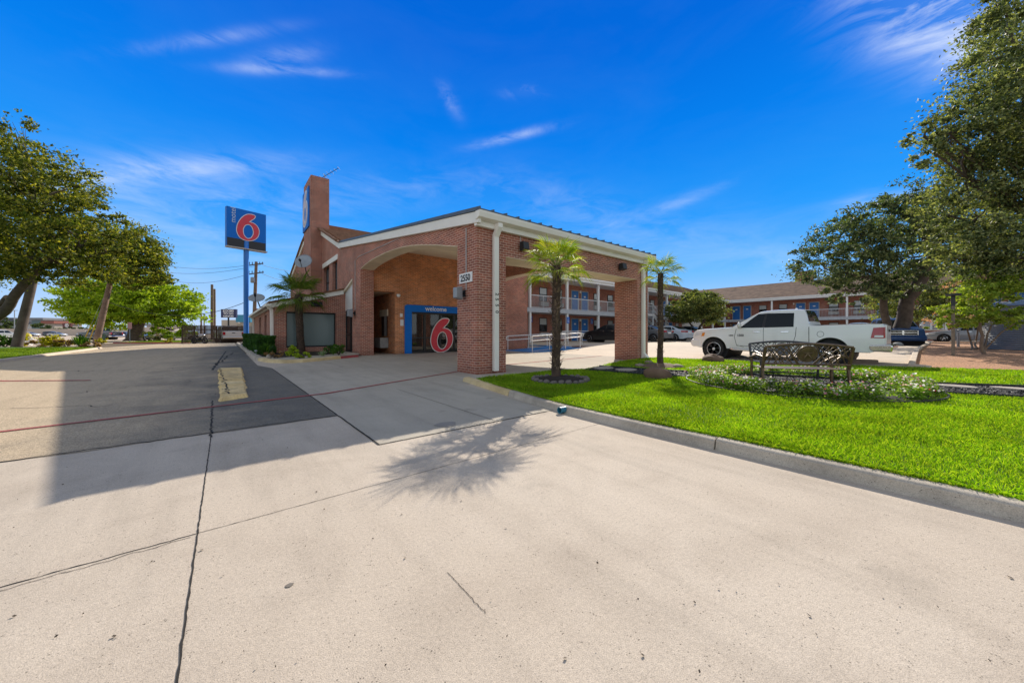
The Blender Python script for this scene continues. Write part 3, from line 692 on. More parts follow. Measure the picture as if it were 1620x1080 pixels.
conduit('thin pale conduit sloping above the arch and down the narrow wall', [(-.016, 11.15, 2.3), (-.016, 11.15, 4.78), (-.016, 10.6, 4.9), (-.016, 5.4, 4.72)])
conduit('short pale conduit above the beam lamp by the near palm', [(1.5, -.016, 3.95), (1.53, -.016, 3.7)])
t = thing('door_intercom', 'small white intercom and notice beside the blue portal', 'intercom', (2.15, 10.5, 1.8))
mb = MB(); mb.box(2.06, 2.2, 10.44, 10.498, 1.97, 2.15); mb.build('speaker_box', TRIM_W, t, bevel=.01); mb = MB(); mb.box(2.08, 2.26, 10.485, 10.498, 1.5, 1.82); mb.build('notice', TRIM_W, t)
t = thing('dome_camera', 'white dome camera at the corner of the entrance recess', 'camera', (1.95, 10.45, 3.1))
mb = MB(); mb.lathe([(.09, 3.16), (.1, 3.1), (.08, 3.03), (.03, 3.0)], (1.95, 10.4, 0), 12); mb.build('housing', TRIM_W, t, smooth=60); mb = MB(); mb.box(1.92, 1.98, 10.4, 10.498, 3.1, 3.16); mb.build('bracket', TRIM_W, t)
# sign on the chimney
t = thing('chimney_sign', 'tall blue sign with white and red numeral on the chimney', 'sign', (-.8, 20.5, 9.6))
mb = MB(); mb.box(-.77, -.692, 19.42, 21.66, 8.35, 11.1); mb.build('cabinet', BLUE, t, bevel=.01)
numeral('numeral_outline', 1.75, 2.2, (-.775, 21.52, 8.72), *AX, WHITE, .12, 0, t)
numeral('numeral', 1.75, 2.2, (-.775, 21.52, 8.72), *AX, plain('glare paled red', (.78, .62, .62), .5), 0, .012, t)  # red paled so that the glare on the face sits in the colour
t = thing('roof_antenna', 'thin tv antenna slanting up from the chimney top', 'antenna', (.2, 20.0, 11.7))
mb = MB(); mb.tube([(.25, 19.5, 11.7), (.25, 19.5, 12.2)], .02, 6); mb.build('mast', GREYM, t)
mb = MB(); mb.tube([(.1, 19.7, 11.95), (1.0, 18.9, 12.62)], .018, 6)
for k in range(6):
    u = k/5; p = Vector((.1+.9*u, 19.7-.8*u, 11.95+.67*u)); mb.tube([p + Vector((.2, .24, -.02))*(1.1-.5*u), p - Vector((.2, .24, -.02))*(1.1-.5*u)], .012, 5)
mb.build('boom', BLACK, t)
def dish(label, c, base, r, aim):
    t = thing('satellite_dish', label, 'satellite dish', base)
    A = Vector(aim).normalized(); c = Vector(c); u = A.cross(Vector((0, 0, 1))).normalized(); v = u.cross(A)
    mb = MB(); vs = [c - A*.16*r]; n = 20; fs = []
    for k in range(1, 6):
        q = k/5
        for j in range(n):
            th = 2*PI*j/n; vs.append(c + (u*math.cos(th)*1.0 + v*math.sin(th)*.92)*r*q + A*(.16*r*(q*q-1)))
    fs += [(0, 1+j, 1+(j+1) % n) for j in range(n)]
    for k in range(4):
        for j in range(n): fs.append((1+k*n+j, 1+(k+1)*n+j, 1+(k+1)*n+(j+1) % n, 1+k*n+(j+1) % n))
    mb.add(vs, fs); o = mb.build('reflector', GREYM, t, smooth=60); sm = o.modifiers.new('skin', 'SOLIDIFY'); sm.thickness = .02
    mb = MB(); f = c + A*.75*r - v*.35*r; mb.tube([c - v*r*.92, f], .018, 6); mb.beam(f - A*.08, f + A*.1, .08, .1); mb.build('feed_arm', DARKM, t)
    mb = MB(); mb.tube([c - A*.2*r, Vector(base)*.45 + c*.55 - Vector((0, 0, .25)), base], .028, 7); mb.build('mount', DARKM, t)
dish('large grey satellite dish mounted beside the chimney shaft', at(480, 22.3, 413), (-.7, 19.4, 4.9), .52, (-.5, -.75, .35))
dish('grey satellite dish bracketed to the wing eave beside the blue pole', at(406, 18.2, 471), (-3.5, 15.6, 2.5), .36, (-.2, -.7, .8))
# ------------------------------------------------------------------ two-storey room wings
Z0 = .36; Z1 = 3.06; EZ = 5.55
def tmpl_door():
    mb = MB()
    mb.box(-.46, .46, -.03, .0, 0, 2.06, 0)
    mb.box(-.53, -.46, -.06, .0, 0, 2.13, 1); mb.box(.46, .53, -.06, .0, 0, 2.13, 1); mb.box(-.46, .46, -.06, .0, 2.06, 2.13, 1)
    d = mb.build('door', [BLUEDOOR, plain('door casing', (.50, .50, .47), .5)])
    mb = MB(); mb.lathe([(.028, -.035), (.03, -.07), (.016, -.09)], (.38, 0, 1.0), 10, axis='y'); mb.build('knob', GREYM, d, smooth=50)
    mb = MB(); mb.box(-.13, .13, -.04, -.03, 1.52, 1.66); mb.build('number_plate', TRIM_W, d)
    return d
def tmpl_win():
    mb = MB(); w, z0, z1 = .46, .85, 2.05
    mb.box(-w, -w+.05, -.05, 0, z0, z1); mb.box(w-.05, w, -.05, 0, z0, z1); mb.box(-w+.05, w-.05, -.05, 0, z1-.05, z1); mb.box(-w+.05, w-.05, -.05, 0, z0, z0+.05); mb.box(-w+.05, w-.05, -.05, 0, 1.42, 1.47)
    d = mb.build('window', DARKM)
    mb = MB(); mb.box(-w+.04, w-.04, -.02, -.012, 1.47, z1-.04); mb.build('upper_pane', GLASS_PALE, d)
    mb = MB(); mb.box(-w+.04, w-.04, -.02, -.012, z0+.04, 1.43); mb.build('lower_pane', GLASS_DK, d)
    mb = MB(); mb.box(-w-.03, w+.03, -.22, .0, .42, .78)
    for k in range(6): mb.box(-w+.03, w-.03, -.235, -.22, .46+k*.05, .485+k*.05)
    mb.build('air_conditioner_sleeve', plain('sleeve casing', (.50, .49, .46), .55), d)
    return d
DOOR = tmpl_door(); WIN = tmpl_win(); first = {'d': True, 'w': True}
def place(kind, root, x, y, z, rz):
    src = DOOR if kind == 'd' else WIN
    if first[kind]: o = src; first[kind] = False; o.parent = root
    else: o = copy_tree(src, root)
    o.location = Vector((x, y, z)) - wloc(root); o.rotation_euler = (0, 0, rz)
SLAB = plain('balcony slab paint', (.50, .53, .56), .6, var=.08)
RAIL = plain('railing paint', (.62, .64, .65), .5, var=.05)
SHING = plain('brown shingle', (.37, .235, .16), .85, var=.25, vs=1.4, bump=.7, bs=9)
def wing(name, label, edge, wall, depth, lo, hi, axis, posts, doors, wins, base):
    """axis 'x': runs along x and faces -y; axis 'y': runs along y and faces -x"""
    root = thing(name, label, 'building', base)
    def bx(mb, u0, u1, v0, v1, z0, z1, m=0):
        mb.box(u0, u1, v0, v1, z0, z1, m) if axis == 'x' else mb.box(v0, v1, u0, u1, z0, z1, m)
    def P(u, v, z): return (u, v, z) if axis == 'x' else (v, u, z)
    rz = 0 if axis == 'x' else -PI/2
    mb = MB(); bx(mb, lo, hi, wall, wall+depth, Z0-.4, EZ+.1); mb.build('wall', BRICK_ROOM, root)
    mb = MB(); bx(mb, lo, hi, edge-.12, wall-.003, Z1-.30, Z1-.02); bx(mb, lo, hi, edge-.15, edge-.121, Z1-.32, Z1+.02); mb.build('balcony_slab', SLAB, root)
    mb = MB(); bx(mb, lo, hi, edge-.5, wall-.002, Z0-.4, Z0+.03); mb.build('walkway', LOT, root)
    mb = MB(); bx(mb, lo-.3, hi+.3, edge-.32, edge-.22, EZ, EZ+.36); bx(mb, lo-.2, hi+.2, edge-.218, wall-.002, EZ+.06, EZ+.1); bx(mb, lo-.3, hi+.3, edge-.42, edge-.322, EZ+.22, EZ+.37); mb.build('eave_fascia', TRIM_W, root)
    mb = MB(); rd = wall + depth*.5 - edge; rh = rd*.40
    prof = [(edge-.38, EZ+.38), (edge + rd, EZ+.38+rh), (wall+depth+.5, EZ+.38), (wall+depth+.5, EZ+.30), (edge-.38, EZ+.30)]
    if axis == 'x': mb.prism(prof, 'x', lo-.4, hi+.4)
    else: mb.prism(prof, 'y', lo-.4, hi+.4)
    # rows of shingle butts
    k = 26
    for i in range(k):
        f = (i+.5)/k; v = edge-.38 + (rd+.38)*f; z = EZ+.385 + rh*f
        bx(mb, lo-.4, hi+.4, v-.03, v+.03, z-.012, z+.014)
    mb.build('roof', SHING, root)
    for p in posts:
        mb = MB(); bx(mb, p-.09, p+.09, edge-.1, edge+.08, Z0, EZ+.05); mb.build('post', TRIM_W, root)
    ps = sorted(posts)
    for a, b in zip(ps[:-1], ps[1:]):
        mb = MB(); a += .12; b -= .12
        bx(mb, a, b, edge-.03, edge+.03, Z1+.98, Z1+1.05); bx(mb, a, b, edge-.02, edge+.02, Z1+.06, Z1+.10)
        n = int((b-a)/.13)
        for i in range(n+1):
            u = a + (b-a)*i/n; w = .022 if i % 10 == 0 else .008
            bx(mb, u-w, u+w, edge-w, edge+w, Z1+.10 if i % 10 else Z1-.02, Z1+.98)
        mb.build('railing', RAIL, root)
    for z in (Z0+.03, Z1-.018):
        for u in doors: place('d', root, *P(u, wall-.003, z), rz)
        for u in wins: place('w', root, *P(u, wall-.003, z), rz)
    mb = MB()
    for u in doors[::2]:
        for z in (Z0+2.0, Z1+2.0):
            a = P(u+.72, wall-.003, z)
            if axis == 'x': mb.box(a[0]-.07, a[0]+.07, a[1]-.14, a[1], a[2]-.12, a[2]+.12)
            else: mb.box(a[0]-.14, a[0], a[1]-.07, a[1]+.07, a[2]-.12, a[2]+.12)
    mb.build('porch_lamps', TRIM, root)
    return root
WB = wing('motel_wing', 'two-storey brick motel wing with stairs seen through the canopy', 12.4, 14.4, 9, 12.6, 52.3, 'x',
     [13.08 + 4.25*i for i in range(10)], [20.65, 22.08, 29.15, 30.58, 37.65, 39.08, 46.1, 47.5], [16.45, 18.4, 23.95, 26.25, 32.4, 34.7, 40.9, 43.2], (34, 14.4, Z0))
WR = wing('motel_wing', 'two-storey brick motel wing behind the white truck and oak', 52.6, 54.4, 10, -46, 23, 'y',
     [14.5 - 7.48*i for i in range(1, 8)] , [11.9, 10.5, 4.3, 2.9, -3.3, -4.7, -10.9, -12.3, -18.5, -19.9, -26.1], [8.55, 6.2, 1.0, -1.3, -6.6, -8.9, -14.2, -16.5, -21.8, -24.1], (56, -15, Z0))
mb = MB(); mb.box(60.6, 61.8, 4.3, 6.2, 6.0, 10.2); mb.build('chimney', BRICK_ROOM, WR)
# white staircase of the first wing
mb = MB(); a = Vector((28.2, 11.2, Z1)); b = Vector((32.4, 11.2, Z0))
for y in (10.7, 11.7):
    mb.beam((28.2, y, Z1-.1), (32.4, y, Z0+.05), .06, .28); mb.beam((28.2, y, Z1+.95), (32.4, y, Z0+1.0), .05, .06); mb.beam((28.2, y, Z1+.5), (32.4, y, Z0+.55), .03, .04)
    for k in range(6):
        p = a.lerp(b, k/5); mb.box(p.x-.02, p.x+.02, y-.02, y+.02, p.z-.1, p.z+.98)
for k in range(15):
    p = a.lerp(b, (k+.5)/15); mb.box(p.x-.15, p.x+.15, 10.73, 11.67, p.z-.03, p.z+.02)
mb.box(26.3, 28.3, 10.6, 12.25, Z1-.25, Z1-.03)
for x in (26.4, 28.2): mb.box(x-.06, x+.06, 10.62, 10.74, Z0, Z1-.25)
mb.box(26.3, 28.2, 10.62, 10.68, Z1+.95, Z1+1.02)
mb.build('staircase', RAIL, WB)
mb = MB(); s0, s1 = 34.2, 39.2
mb.box(s0, s1, 10.5, 10.6, Z1-.55, Z1-.15); mb.box(s0, s1, 10.5, 12.25, Z1-.15, Z1-.02)
for i in range(26): x = s0 + (s1-s0)*i/25; mb.box(x-.035, x+.035, 10.52, 10.58, Z0+.1, Z1-.55)
mb.beam((s0, 10.45, Z0+.2), (s0+2.2, 10.45, Z1-.6), .1, .12)
for i in range(34): x = s0 + (s1-s0)*i/33; mb.box(x-.015, x+.015, 10.53, 10.57, Z1-.02, Z1+.95)
mb.box(s0, s1, 10.5, 10.6, Z1+.95, Z1+1.02)
mb.build('slatted_screen', TRIM_W, WB)
# accessible parking signs: emblem built from simple shapes
def access_sign(label, x, y, z, wall=True):
    t = thing('accessible_sign', label, 'sign', (x, y, z))
    mb = MB(); mb.box(x-.17, x+.17, y-.02, y, z-.26, z+.26); p = mb.build('plate', BLUE, t)
    mb = MB(); yy = y-.024
    mb.lathe([(.035, yy), (.035, yy-.004)], (x-.02, 0, z+.15), 10, axis='y')
    mb.box(x-.04, x, yy-.004, yy, z-.04, z+.10); mb.box(x-.04, x+.07, yy-.004, yy, z-.06, z-.03); mb.box(x+.05, x+.08, yy-.004, yy, z-.15, z-.05)
    n = 14; ring = [(x-.02 + r_*math.cos(a), yy-.002, z-.08 + r_*math.sin(a)) for r_ in (.11, .085) for a in np.linspace(.6*PI, 2*PI-.2, n)]
    mb.add(ring, [(i, i+1, n+i+1, n+i) for i in range(n-1)])
    mb.build('emblem', WHITE, t)
access_sign('blue accessible parking sign on the motel wall beside the corner window', 15.0, 14.39, 2.3)
access_sign('blue accessible parking sign fixed to the second white balcony post', 17.33, 12.28, 2.2)
access_sign('blue accessible parking sign on the wall right of the two blue doors', 23.2, 14.39, 2.3)
# security camera on the eave
t = thing('eave_camera', 'pair of black floodlights on the white eave near the second post', 'camera', (17.9, 12.0, 5.9))
mb = MB(); mb.box(17.8, 18.0, 11.9, 12.08, 5.8, 6.0); mb.build('bracket', BLACK, t)
mb = MB(); mb.beam((17.5, 11.9, 5.75), (17.85, 11.6, 5.95), .2, .2); mb.beam((18.0, 11.8, 5.85), (18.4, 11.5, 6.1), .2, .2); mb.build('lamp_heads', BLACK, t)
# ramp, blue paint and handrails
RAMP_B = plain('blue floor paint', (.02, .25, .64), .55, var=.15, vs=2)
mb = MB(); mb.add([(8.4, 6.9, .01), (12.6, 6.9, .18), (12.6, 9.9, .18), (8.4, 9.9, .01), (12.6, 6.9, 0), (12.6, 9.9, 0)], [(0, 1, 2, 3), (1, 4, 5, 2), (0, 4, 1), (3, 2, 5)]); 
mb.box(12.6, 14.6, 8.2, 12.4, 0, .2); mb.add([(9.3, 6.88, .006), (12.6, 6.88, .006), (12.6, 6.88, .18)], [(0, 1, 2)])
o = mb.build('blue_access_ramp', RAMP_B); o['kind'] = 'structure'
mb = MB(); mb.box(12.9, 14.7, 7.3, 8.0, 0, .24); o = mb.build('ramp_kerb_block', plain('brown kerb', (.20, .11, .08), .8)); o['kind'] = 'structure'
mb = MB(); mb.add([(8.7, 7.3, .035), (12.4, 7.9, .19), (12.4, 8.1, .19), (8.7, 7.5, .035)], [(0, 1, 2, 3)]); mb.add([(8.3, 6.72, .012), (12.4, 6.72, .012), (12.4, 6.85, .012), (8.3, 6.85, .012)], [(0, 1, 2, 3)])
o = mb.build('ramp_line', WHITE); o['kind'] = 'structure'
def handrail(label, a, b, z0a, z0b, n):
    t = thing('handrail', label, 'handrail', ((a[0]+b[0])/2, (a[1]+b[1])/2, z0a), group='white ramp handrails')
    a = Vector((a[0], a[1], z0a)); b = Vector((b[0], b[1], z0b)); d = (b-a).normalized()
    mb = MB()
    for h in (.92, .66): mb.tube([a + Vector((0, 0, h)) , b + Vector((0, 0, h))], .028, 8)
    for q, s in ((a, -1), (b, 1)):
        mb.tube([q + Vector((0, 0, .92)), q + d*s*.12 + Vector((0, 0, .88)), q + d*s*.12 + Vector((0, 0, .70)), q + Vector((0, 0, .66))], .028, 8)
    mb.build('rails', TRIM_W, t, smooth=50)
    for i in range(n):
        p = a.lerp(b, i/(n-1)); mb = MB(); mb.tube([p, p + Vector((0, 0, .92))], .024, 7); mb.build('post', TRIM_W, t, smooth=50)
handrail('white handrail along the near edge of the blue ramp', (8.5, 7.1), (12.7, 7.1), .0, .2, 4)
handrail('white handrail along the far edge of the blue ramp', (8.9, 9.85), (14.2, 9.85), .0, .2, 4)
handrail('white handrail along the walkway in front of the black car', (14.8, 11.6), (19.2, 11.6), .34, .36, 4)
handrail('short white handrail at the corner of the walkway', (14.7, 8.6), (14.7, 11.2), .2, .3, 3)
# ------------------------------------------------------------------ vehicles
def lerp_pts(P, x):
    if x >= P[0][0]: return P[0][1]
    for (x0, z0), (x1, z1) in zip(P[:-1], P[1:]):
        if x <= x0 and x >= x1:
            u = (x0 - x)/((x0 - x1) or 1e-6); return z0 + (z1 - z0)*u
    return P[-1][1]
def smooth_pts(P, it=2):
    for _ in range(it):
        Q = [P[0]]
        for a, b in zip(P[:-1], P[1:]): Q += [(a[0]*.75+b[0]*.25, a[1]*.75+b[1]*.25), (a[0]*.25+b[0]*.75, a[1]*.25+b[1]*.75)]
        P = Q + [P[-1]]
    return P
TYRE = plain('tyre rubber', (.018, .018, .019), .8, var=.1, bump=.2)
CHROME = plain('chrome', (.75, .74, .72), .12, 1, var=0)
ALLOY = plain('alloy', (.50, .51, .52), .25, .9, var=0)
CARGLASS = glass_mat('tinted car glass', (.008, .013, .018), .02, spec=.3)
LAMP_R = plain('tail lamp red', (.42, .012, .02), .15, var=.1, coat=.5)
LAMP_A = plain('amber lens', (.75, .25, .02), .2, var=.05, coat=.5)
LAMP_W = plain('clear lens', (.70, .72, .74), .1, var=.05, coat=.8)
UNDER = plain('underbody black', (.012, .012, .013), .8, var=0)
SEAM = plain('panel gap', (.02, .02, .022), .7, var=0)
def paint(name, c, metal=.0): return plain(name, c, .28, metal, var=.0, coat=.7)
class Car:
    def __init__(s, spec, body, cab_trim=None, mirror=True):
        s.sp = spec; L, W, H = spec['L'], spec['W'], spec['H']
        s.top = smooth_pts(spec['top'], spec.get('sm', 2)); s.belt = spec['belt']; s.W = W; s.L = L; s.H = H
        s.body = body
    def hw(s, x):
        u = abs(2*x/s.L); k = s.sp.get('taper', .16)
        return s.W/2*(1 - k*u**5)
    def fac(s, x, z):
        sp = s.sp; b = lerp_pts(s.belt, x)
        if z <= b:
            u = max(0, (z - .25)/(b - .25)); return .93 + .07*math.sin(PI*(.12 + .66*u))**1.0
        k = .93 + .07*math.sin(PI*.78)
        v = min(1, (z - b)/(s.H - b)); return k*(1 - (1 - sp['roofw'])*(v**1.15))
    def Y(s, x, z): return s.hw(x)*s.fac(x, z)
    def make(s, root):
        sp = s.sp; L = s.L
        xs = sorted(set([round(-L/2 + i*.05, 3) for i in range(int(L/.05)+1)] + [L/2, -L/2] + [round(a[0]+d, 3) for a in sp['top'] for d in (0,) if abs(a[0]) < L/2] +
                        [round(w + k*sp['ra']*math.sin(t), 3) for w in sp['wx'] for k in (1, -1) for t in (PI/2, 1.35, 1.1, .85, .6, .35)]), reverse=True)
        K1, K2, KT = 7, 6, 8; rows = []
        for x in xs:
            zt = lerp_pts(s.top, x); zb = sp['rock']
            e = L/2 - abs(x)
            zb = zb + max(0, .30 - e)*.35
            for w in sp['wx']:
                d = abs(x - w)
                if d < sp['ra']: zb = max(zb, sp['wr'] + math.sqrt(sp['ra']**2 - d*d)*sp.get('ry', 1.0))
            zm = min(lerp_pts(s.belt, x), zt - .03)
            zb = min(zb, zm - .02)
            zsd = [zb + (zm-zb)*i/K1 for i in range(K1)] + [zm + (zt-zm)*i/K2 for i in range(K2+1)]
            side = [(s.Y(x, z), z) for z in zsd]
            yw = side[-1][0]; cr = min(.05, .03 + (zt - zm)*.02)
            topr = [(yw*math.cos(PI*i/KT), zt + cr*math.sin(PI*i/KT)) for i in range(1, KT)]
            rows.append([(x, y, z) for y, z in side] + [(x, y, z) for y, z in topr] + [(x, -y, z) for y, z in side[::-1]])
        mb = MB(); k = len(rows[0]); n = len(rows)
        mb.add([p for r_ in rows for p in r_], [(i*k+j, i*k+j+1, (i+1)*k+j+1, (i+1)*k+j) for i in range(n-1) for j in range(k-1)] + [list(range(k))[::-1], [(n-1)*k + j for j in range(k)]])
        o = mb.build('body', s.body, root, smooth=32)
        mb = MB(); yi = s.W/2 - .25
        mb.box(-L/2+.35, L/2-.35, -yi, yi, sp['rock']-.02, sp['rock']+.45)
        for w in sp['wx']: mb.lathe([(sp['ra']+.02, -s.W/2+.16), (sp['ra']+.02, s.W/2-.16)], (w, 0, sp['wr']), 20, axis='y')
        mb.build('underbody', UNDER, root)
        for w in sp['wx']:
            for sg in (1, -1): s.wheel(root, w, sg)
        return o
    def wheel(s, root, x, sg):
        r = s.sp['wr']; tw = s.sp.get('tw', .21); y = sg*(s.W/2 - tw/2 - .03); rr = r*s.sp.get('rim', .66)
        prof = [(rr, -tw/2), (r*.93, -tw/2), (r*.99, -tw/2+.03), (r, -tw/4), (r, tw/4), (r*.99, tw/2-.03), (r*.93, tw/2), (rr, tw/2)]
        mb = MB(); mb.lathe(prof, (x, y, r), 28, axis='y'); w = mb.build('wheel', TYRE, root, smooth=40)
        mb = MB(); yo = y + sg*tw/2
        mb.lathe([(rr*1.02, yo-sg*.005), (rr*.90, yo+sg*.006), (rr*.86, yo-sg*.05)], (x, 0, r), 24, axis='y', m=0)
        mb.lathe([(rr*.87, yo-sg*.09), (.02, yo-sg*.085)], (x, 0, r), 24, axis='y', m=1)
        for i in range(s.sp.get('spokes', 5)):
            for da in (-.13, .13):
                a = 2*PI*i/s.sp.get('spokes', 5) + .3
                p = Vector((x + .05*math.cos(a), yo - sg*.02, r + .05*math.sin(a))); q = Vector((x + rr*.9*math.cos(a+da), yo - sg*.02, r + rr*.9*math.sin(a+da)))
                mb.beam(p, q, .058, .04, 0, up=(0, 1, 0))
        mb.lathe([(.06, yo-sg*.03), (.055, yo+sg*.01), (.02, yo+sg*.016)], (x, 0, r), 12, axis='y', m=0)
        mb.build('rim', [s.sp.get('rimmat', ALLOY), plain('rim shadow grey', (.07, .07, .075), .4, .6, var=0)], w, smooth=40)
    def patch(s, name, quad, mats, root, off=.006, sides=(1, -1), nx=10, nz=6):
        """quad: four (x, z) corners going round; lies on the body side"""
        res = []
        for sg in sides:
            vs = []
            for j in range(nz+1):
                for i in range(nx+1):
                    u, v = i/nx, j/nz
                    a = [quad[0][k]*(1-u) + quad[1][k]*u for k in (0, 1)]; b = [quad[3][k]*(1-u) + quad[2][k]*u for k in (0, 1)]
                    x, z = a[0]*(1-v)+b[0]*v, a[1]*(1-v)+b[1]*v
                    vs.append((x, sg*(s.Y(x, z) + off), z))
            mb = MB(); mb.add(vs, [(j*(nx+1)+i, j*(nx+1)+i+1, (j+1)*(nx+1)+i+1, (j+1)*(nx+1)+i) for j in range(nz) for i in range(nx)])
            res.append(mb.build(name, mats, root, smooth=60))
        return res
    def tpatch(s, name, x0, x1, f0, f1, mats, root, off=.008, n=10):
        """on the top surface from x0 to x1, over the fraction f of the width"""
        vs = []
        for j in range(n+1):
            x = x0 + (x1-x0)*j/n; zt = lerp_pts(s.top, x); yw = s.Y(x, zt); f = f0 + (f1-f0)*j/n
            e = .02; g = (lerp_pts(s.top, x+e) - lerp_pts(s.top, x-e))/(2*e); nn = Vector((-g, 0, 1)).normalized()
            zm = min(lerp_pts(s.belt, x), zt - .03); cr = min(.05, .03 + (zt - zm)*.02)
            for i in range(n+1):
                q = -f + 2*f*i/n; vs.append((x + nn.x*off, yw*q, zt + cr*math.sqrt(max(0, 1-q*q)) + nn.z*off))
        mb = MB(); mb.add(vs, [(j*(n+1)+i, j*(n+1)+i+1, (j+1)*(n+1)+i+1, (j+1)*(n+1)+i) for j in range(n) for i in range(n)])
        return mb.build(name, mats, root, smooth=60)
    def seam(s, pts, root, w=.007, sides=(1, -1), name='door_gap'):
        mb = MB()
        for sg in sides:
            for a, b in zip(pts[:-1], pts[1:]):
                n = 6
                for i in range(n):
                    p = [a[k] + (b[k]-a[k])*i/n for k in (0, 1)]; q = [a[k] + (b[k]-a[k])*(i+1)/n for k in (0, 1)]
                    dx, dz = q[0]-p[0], q[1]-p[1]; l = math.hypot(dx, dz) or 1; nx_, nz_ = -dz/l*w, dx/l*w
                    mb.add([(p[0]+nx_, sg*(s.Y(*p)+.004), p[1]+nz_), (q[0]+nx_, sg*(s.Y(*q)+.004), q[1]+nz_), (q[0]-nx_, sg*(s.Y(*q)+.004), q[1]-nz_), (p[0]-nx_, sg*(s.Y(*p)+.004), p[1]-nz_)], [(0, 1, 2, 3)])
        return mb.build(name, SEAM, root)

SEDAN = dict(L=4.75, W=1.82, H=1.45, rock=.22, wr=.33, ra=.39, wx=(1.42, -1.35), roofw=.72, taper=.2, spokes=5,
   top=[(2.375, .60), (2.30, .74), (1.6, .90), (.95, .98), (.80, 1.02), (.02, 1.40), (-.45, 1.45), (-.95, 1.42), (-1.72, 1.10), (-1.85, 1.06), (-2.25, 1.03), (-2.375, .80)],
   belt=[(2.4, .70), (.9, .90), (-1.8, .98), (-2.4, .92)])
def sedan(label, col, loc, rz, group=None, cat='car', dark=False, spec=SEDAN):
    root = thing('parked_car', label, cat, (0, 0, 0), 0, group)
    c = Car(spec, paint('car paint', col)); c.make(root)
    c.patch('side_window', [(.66, 1.0), (-.12, 1.02), (-.16, 1.36), (.12, 1.36)], CARGLASS, root)
    c.patch('side_window', [(-.22, 1.02), (-1.05, 1.05), (-.92, 1.34), (-.22, 1.36)], CARGLASS, root)
    c.patch('side_window', [(-1.10, 1.06), (-1.42, 1.09), (-1.12, 1.28), (-1.02, 1.30)], CARGLASS, root)
    c.tpatch('windscreen', .78, .06, .92, .92, CARGLASS, root); c.tpatch('rear_window', -1.0, -1.68, .90, .88, CARGLASS, root)
    c.seam([(.78, .95), (.82, .5), (.72, .3)], root); c.seam([(-.17, 1.0), (-.2, .3)], root); c.seam([(-1.02, 1.02), (-1.0, .75), (-.82, .5), (-.80, .3)], root)
    c.patch('headlight', [(2.32, .62), (1.95, .68), (1.85, .78), (2.26, .76)], LAMP_W, root, nx=6, nz=3)
    c.patch('tail_light', [(-1.95, .84), (-2.34, .82), (-2.33, .98), (-1.9, .98)], LAMP_R, root, nx=6, nz=3)
    mb = MB()
    for sg in (1, -1): mb.box(-2.39, -2.33, sg*.45, sg*.76, .82, .97)
    mb.build('tail_light', LAMP_R, root, bevel=.01)
    mb = MB(); mb.box(-2.40, -2.36, -.26, .26, .70, .82); mb.build('number_plate', WHITE, root)
    mb = MB(); mb.box(2.33, 2.39, -.5, .5, .42, .58); mb.build('grille', BLACK, root, bevel=.01)
    for x in (.15, -.72): c.patch('door_handle', [(x, .88), (x-.2, .885), (x-.2, .92), (x, .915)], CHROME, root, off=.02, nx=3, nz=1)
    mb = MB()
    for sg in (1, -1): mb.rock((.62, sg*1.0, 1.02), (.09, .1, .07), 3, n=8, k=5, rough=.05)
    mb.build('mirror', c.body, root, smooth=60)
    root.location = loc; root.rotation_euler = (0, 0, rz); return root
TRUCK = dict(L=5.94, W=2.02, H=1.90, rock=.44, wr=.405, ra=.50, wx=(2.08, -1.68), roofw=.76, taper=.10, spokes=6, tw=.27, rim=.70, rimmat=CHROME, sm=1,
   top=[(2.97, .95), (2.955, 1.10), (2.82, 1.19), (1.9, 1.25), (1.42, 1.28), (1.36, 1.30), (.52, 1.83), (.28, 1.89), (-.3, 1.91), (-.86, 1.895), (-.98, 1.82), (-1.09, 1.36), (-1.13, 1.31), (-1.6, 1.31), (-2.92, 1.345), (-2.97, 1.25)],
   belt=[(2.97, .90), (2.6, 1.05), (1.3, 1.20), (-.9, 1.24), (-1.12, 1.27), (-2.97, 1.30)])
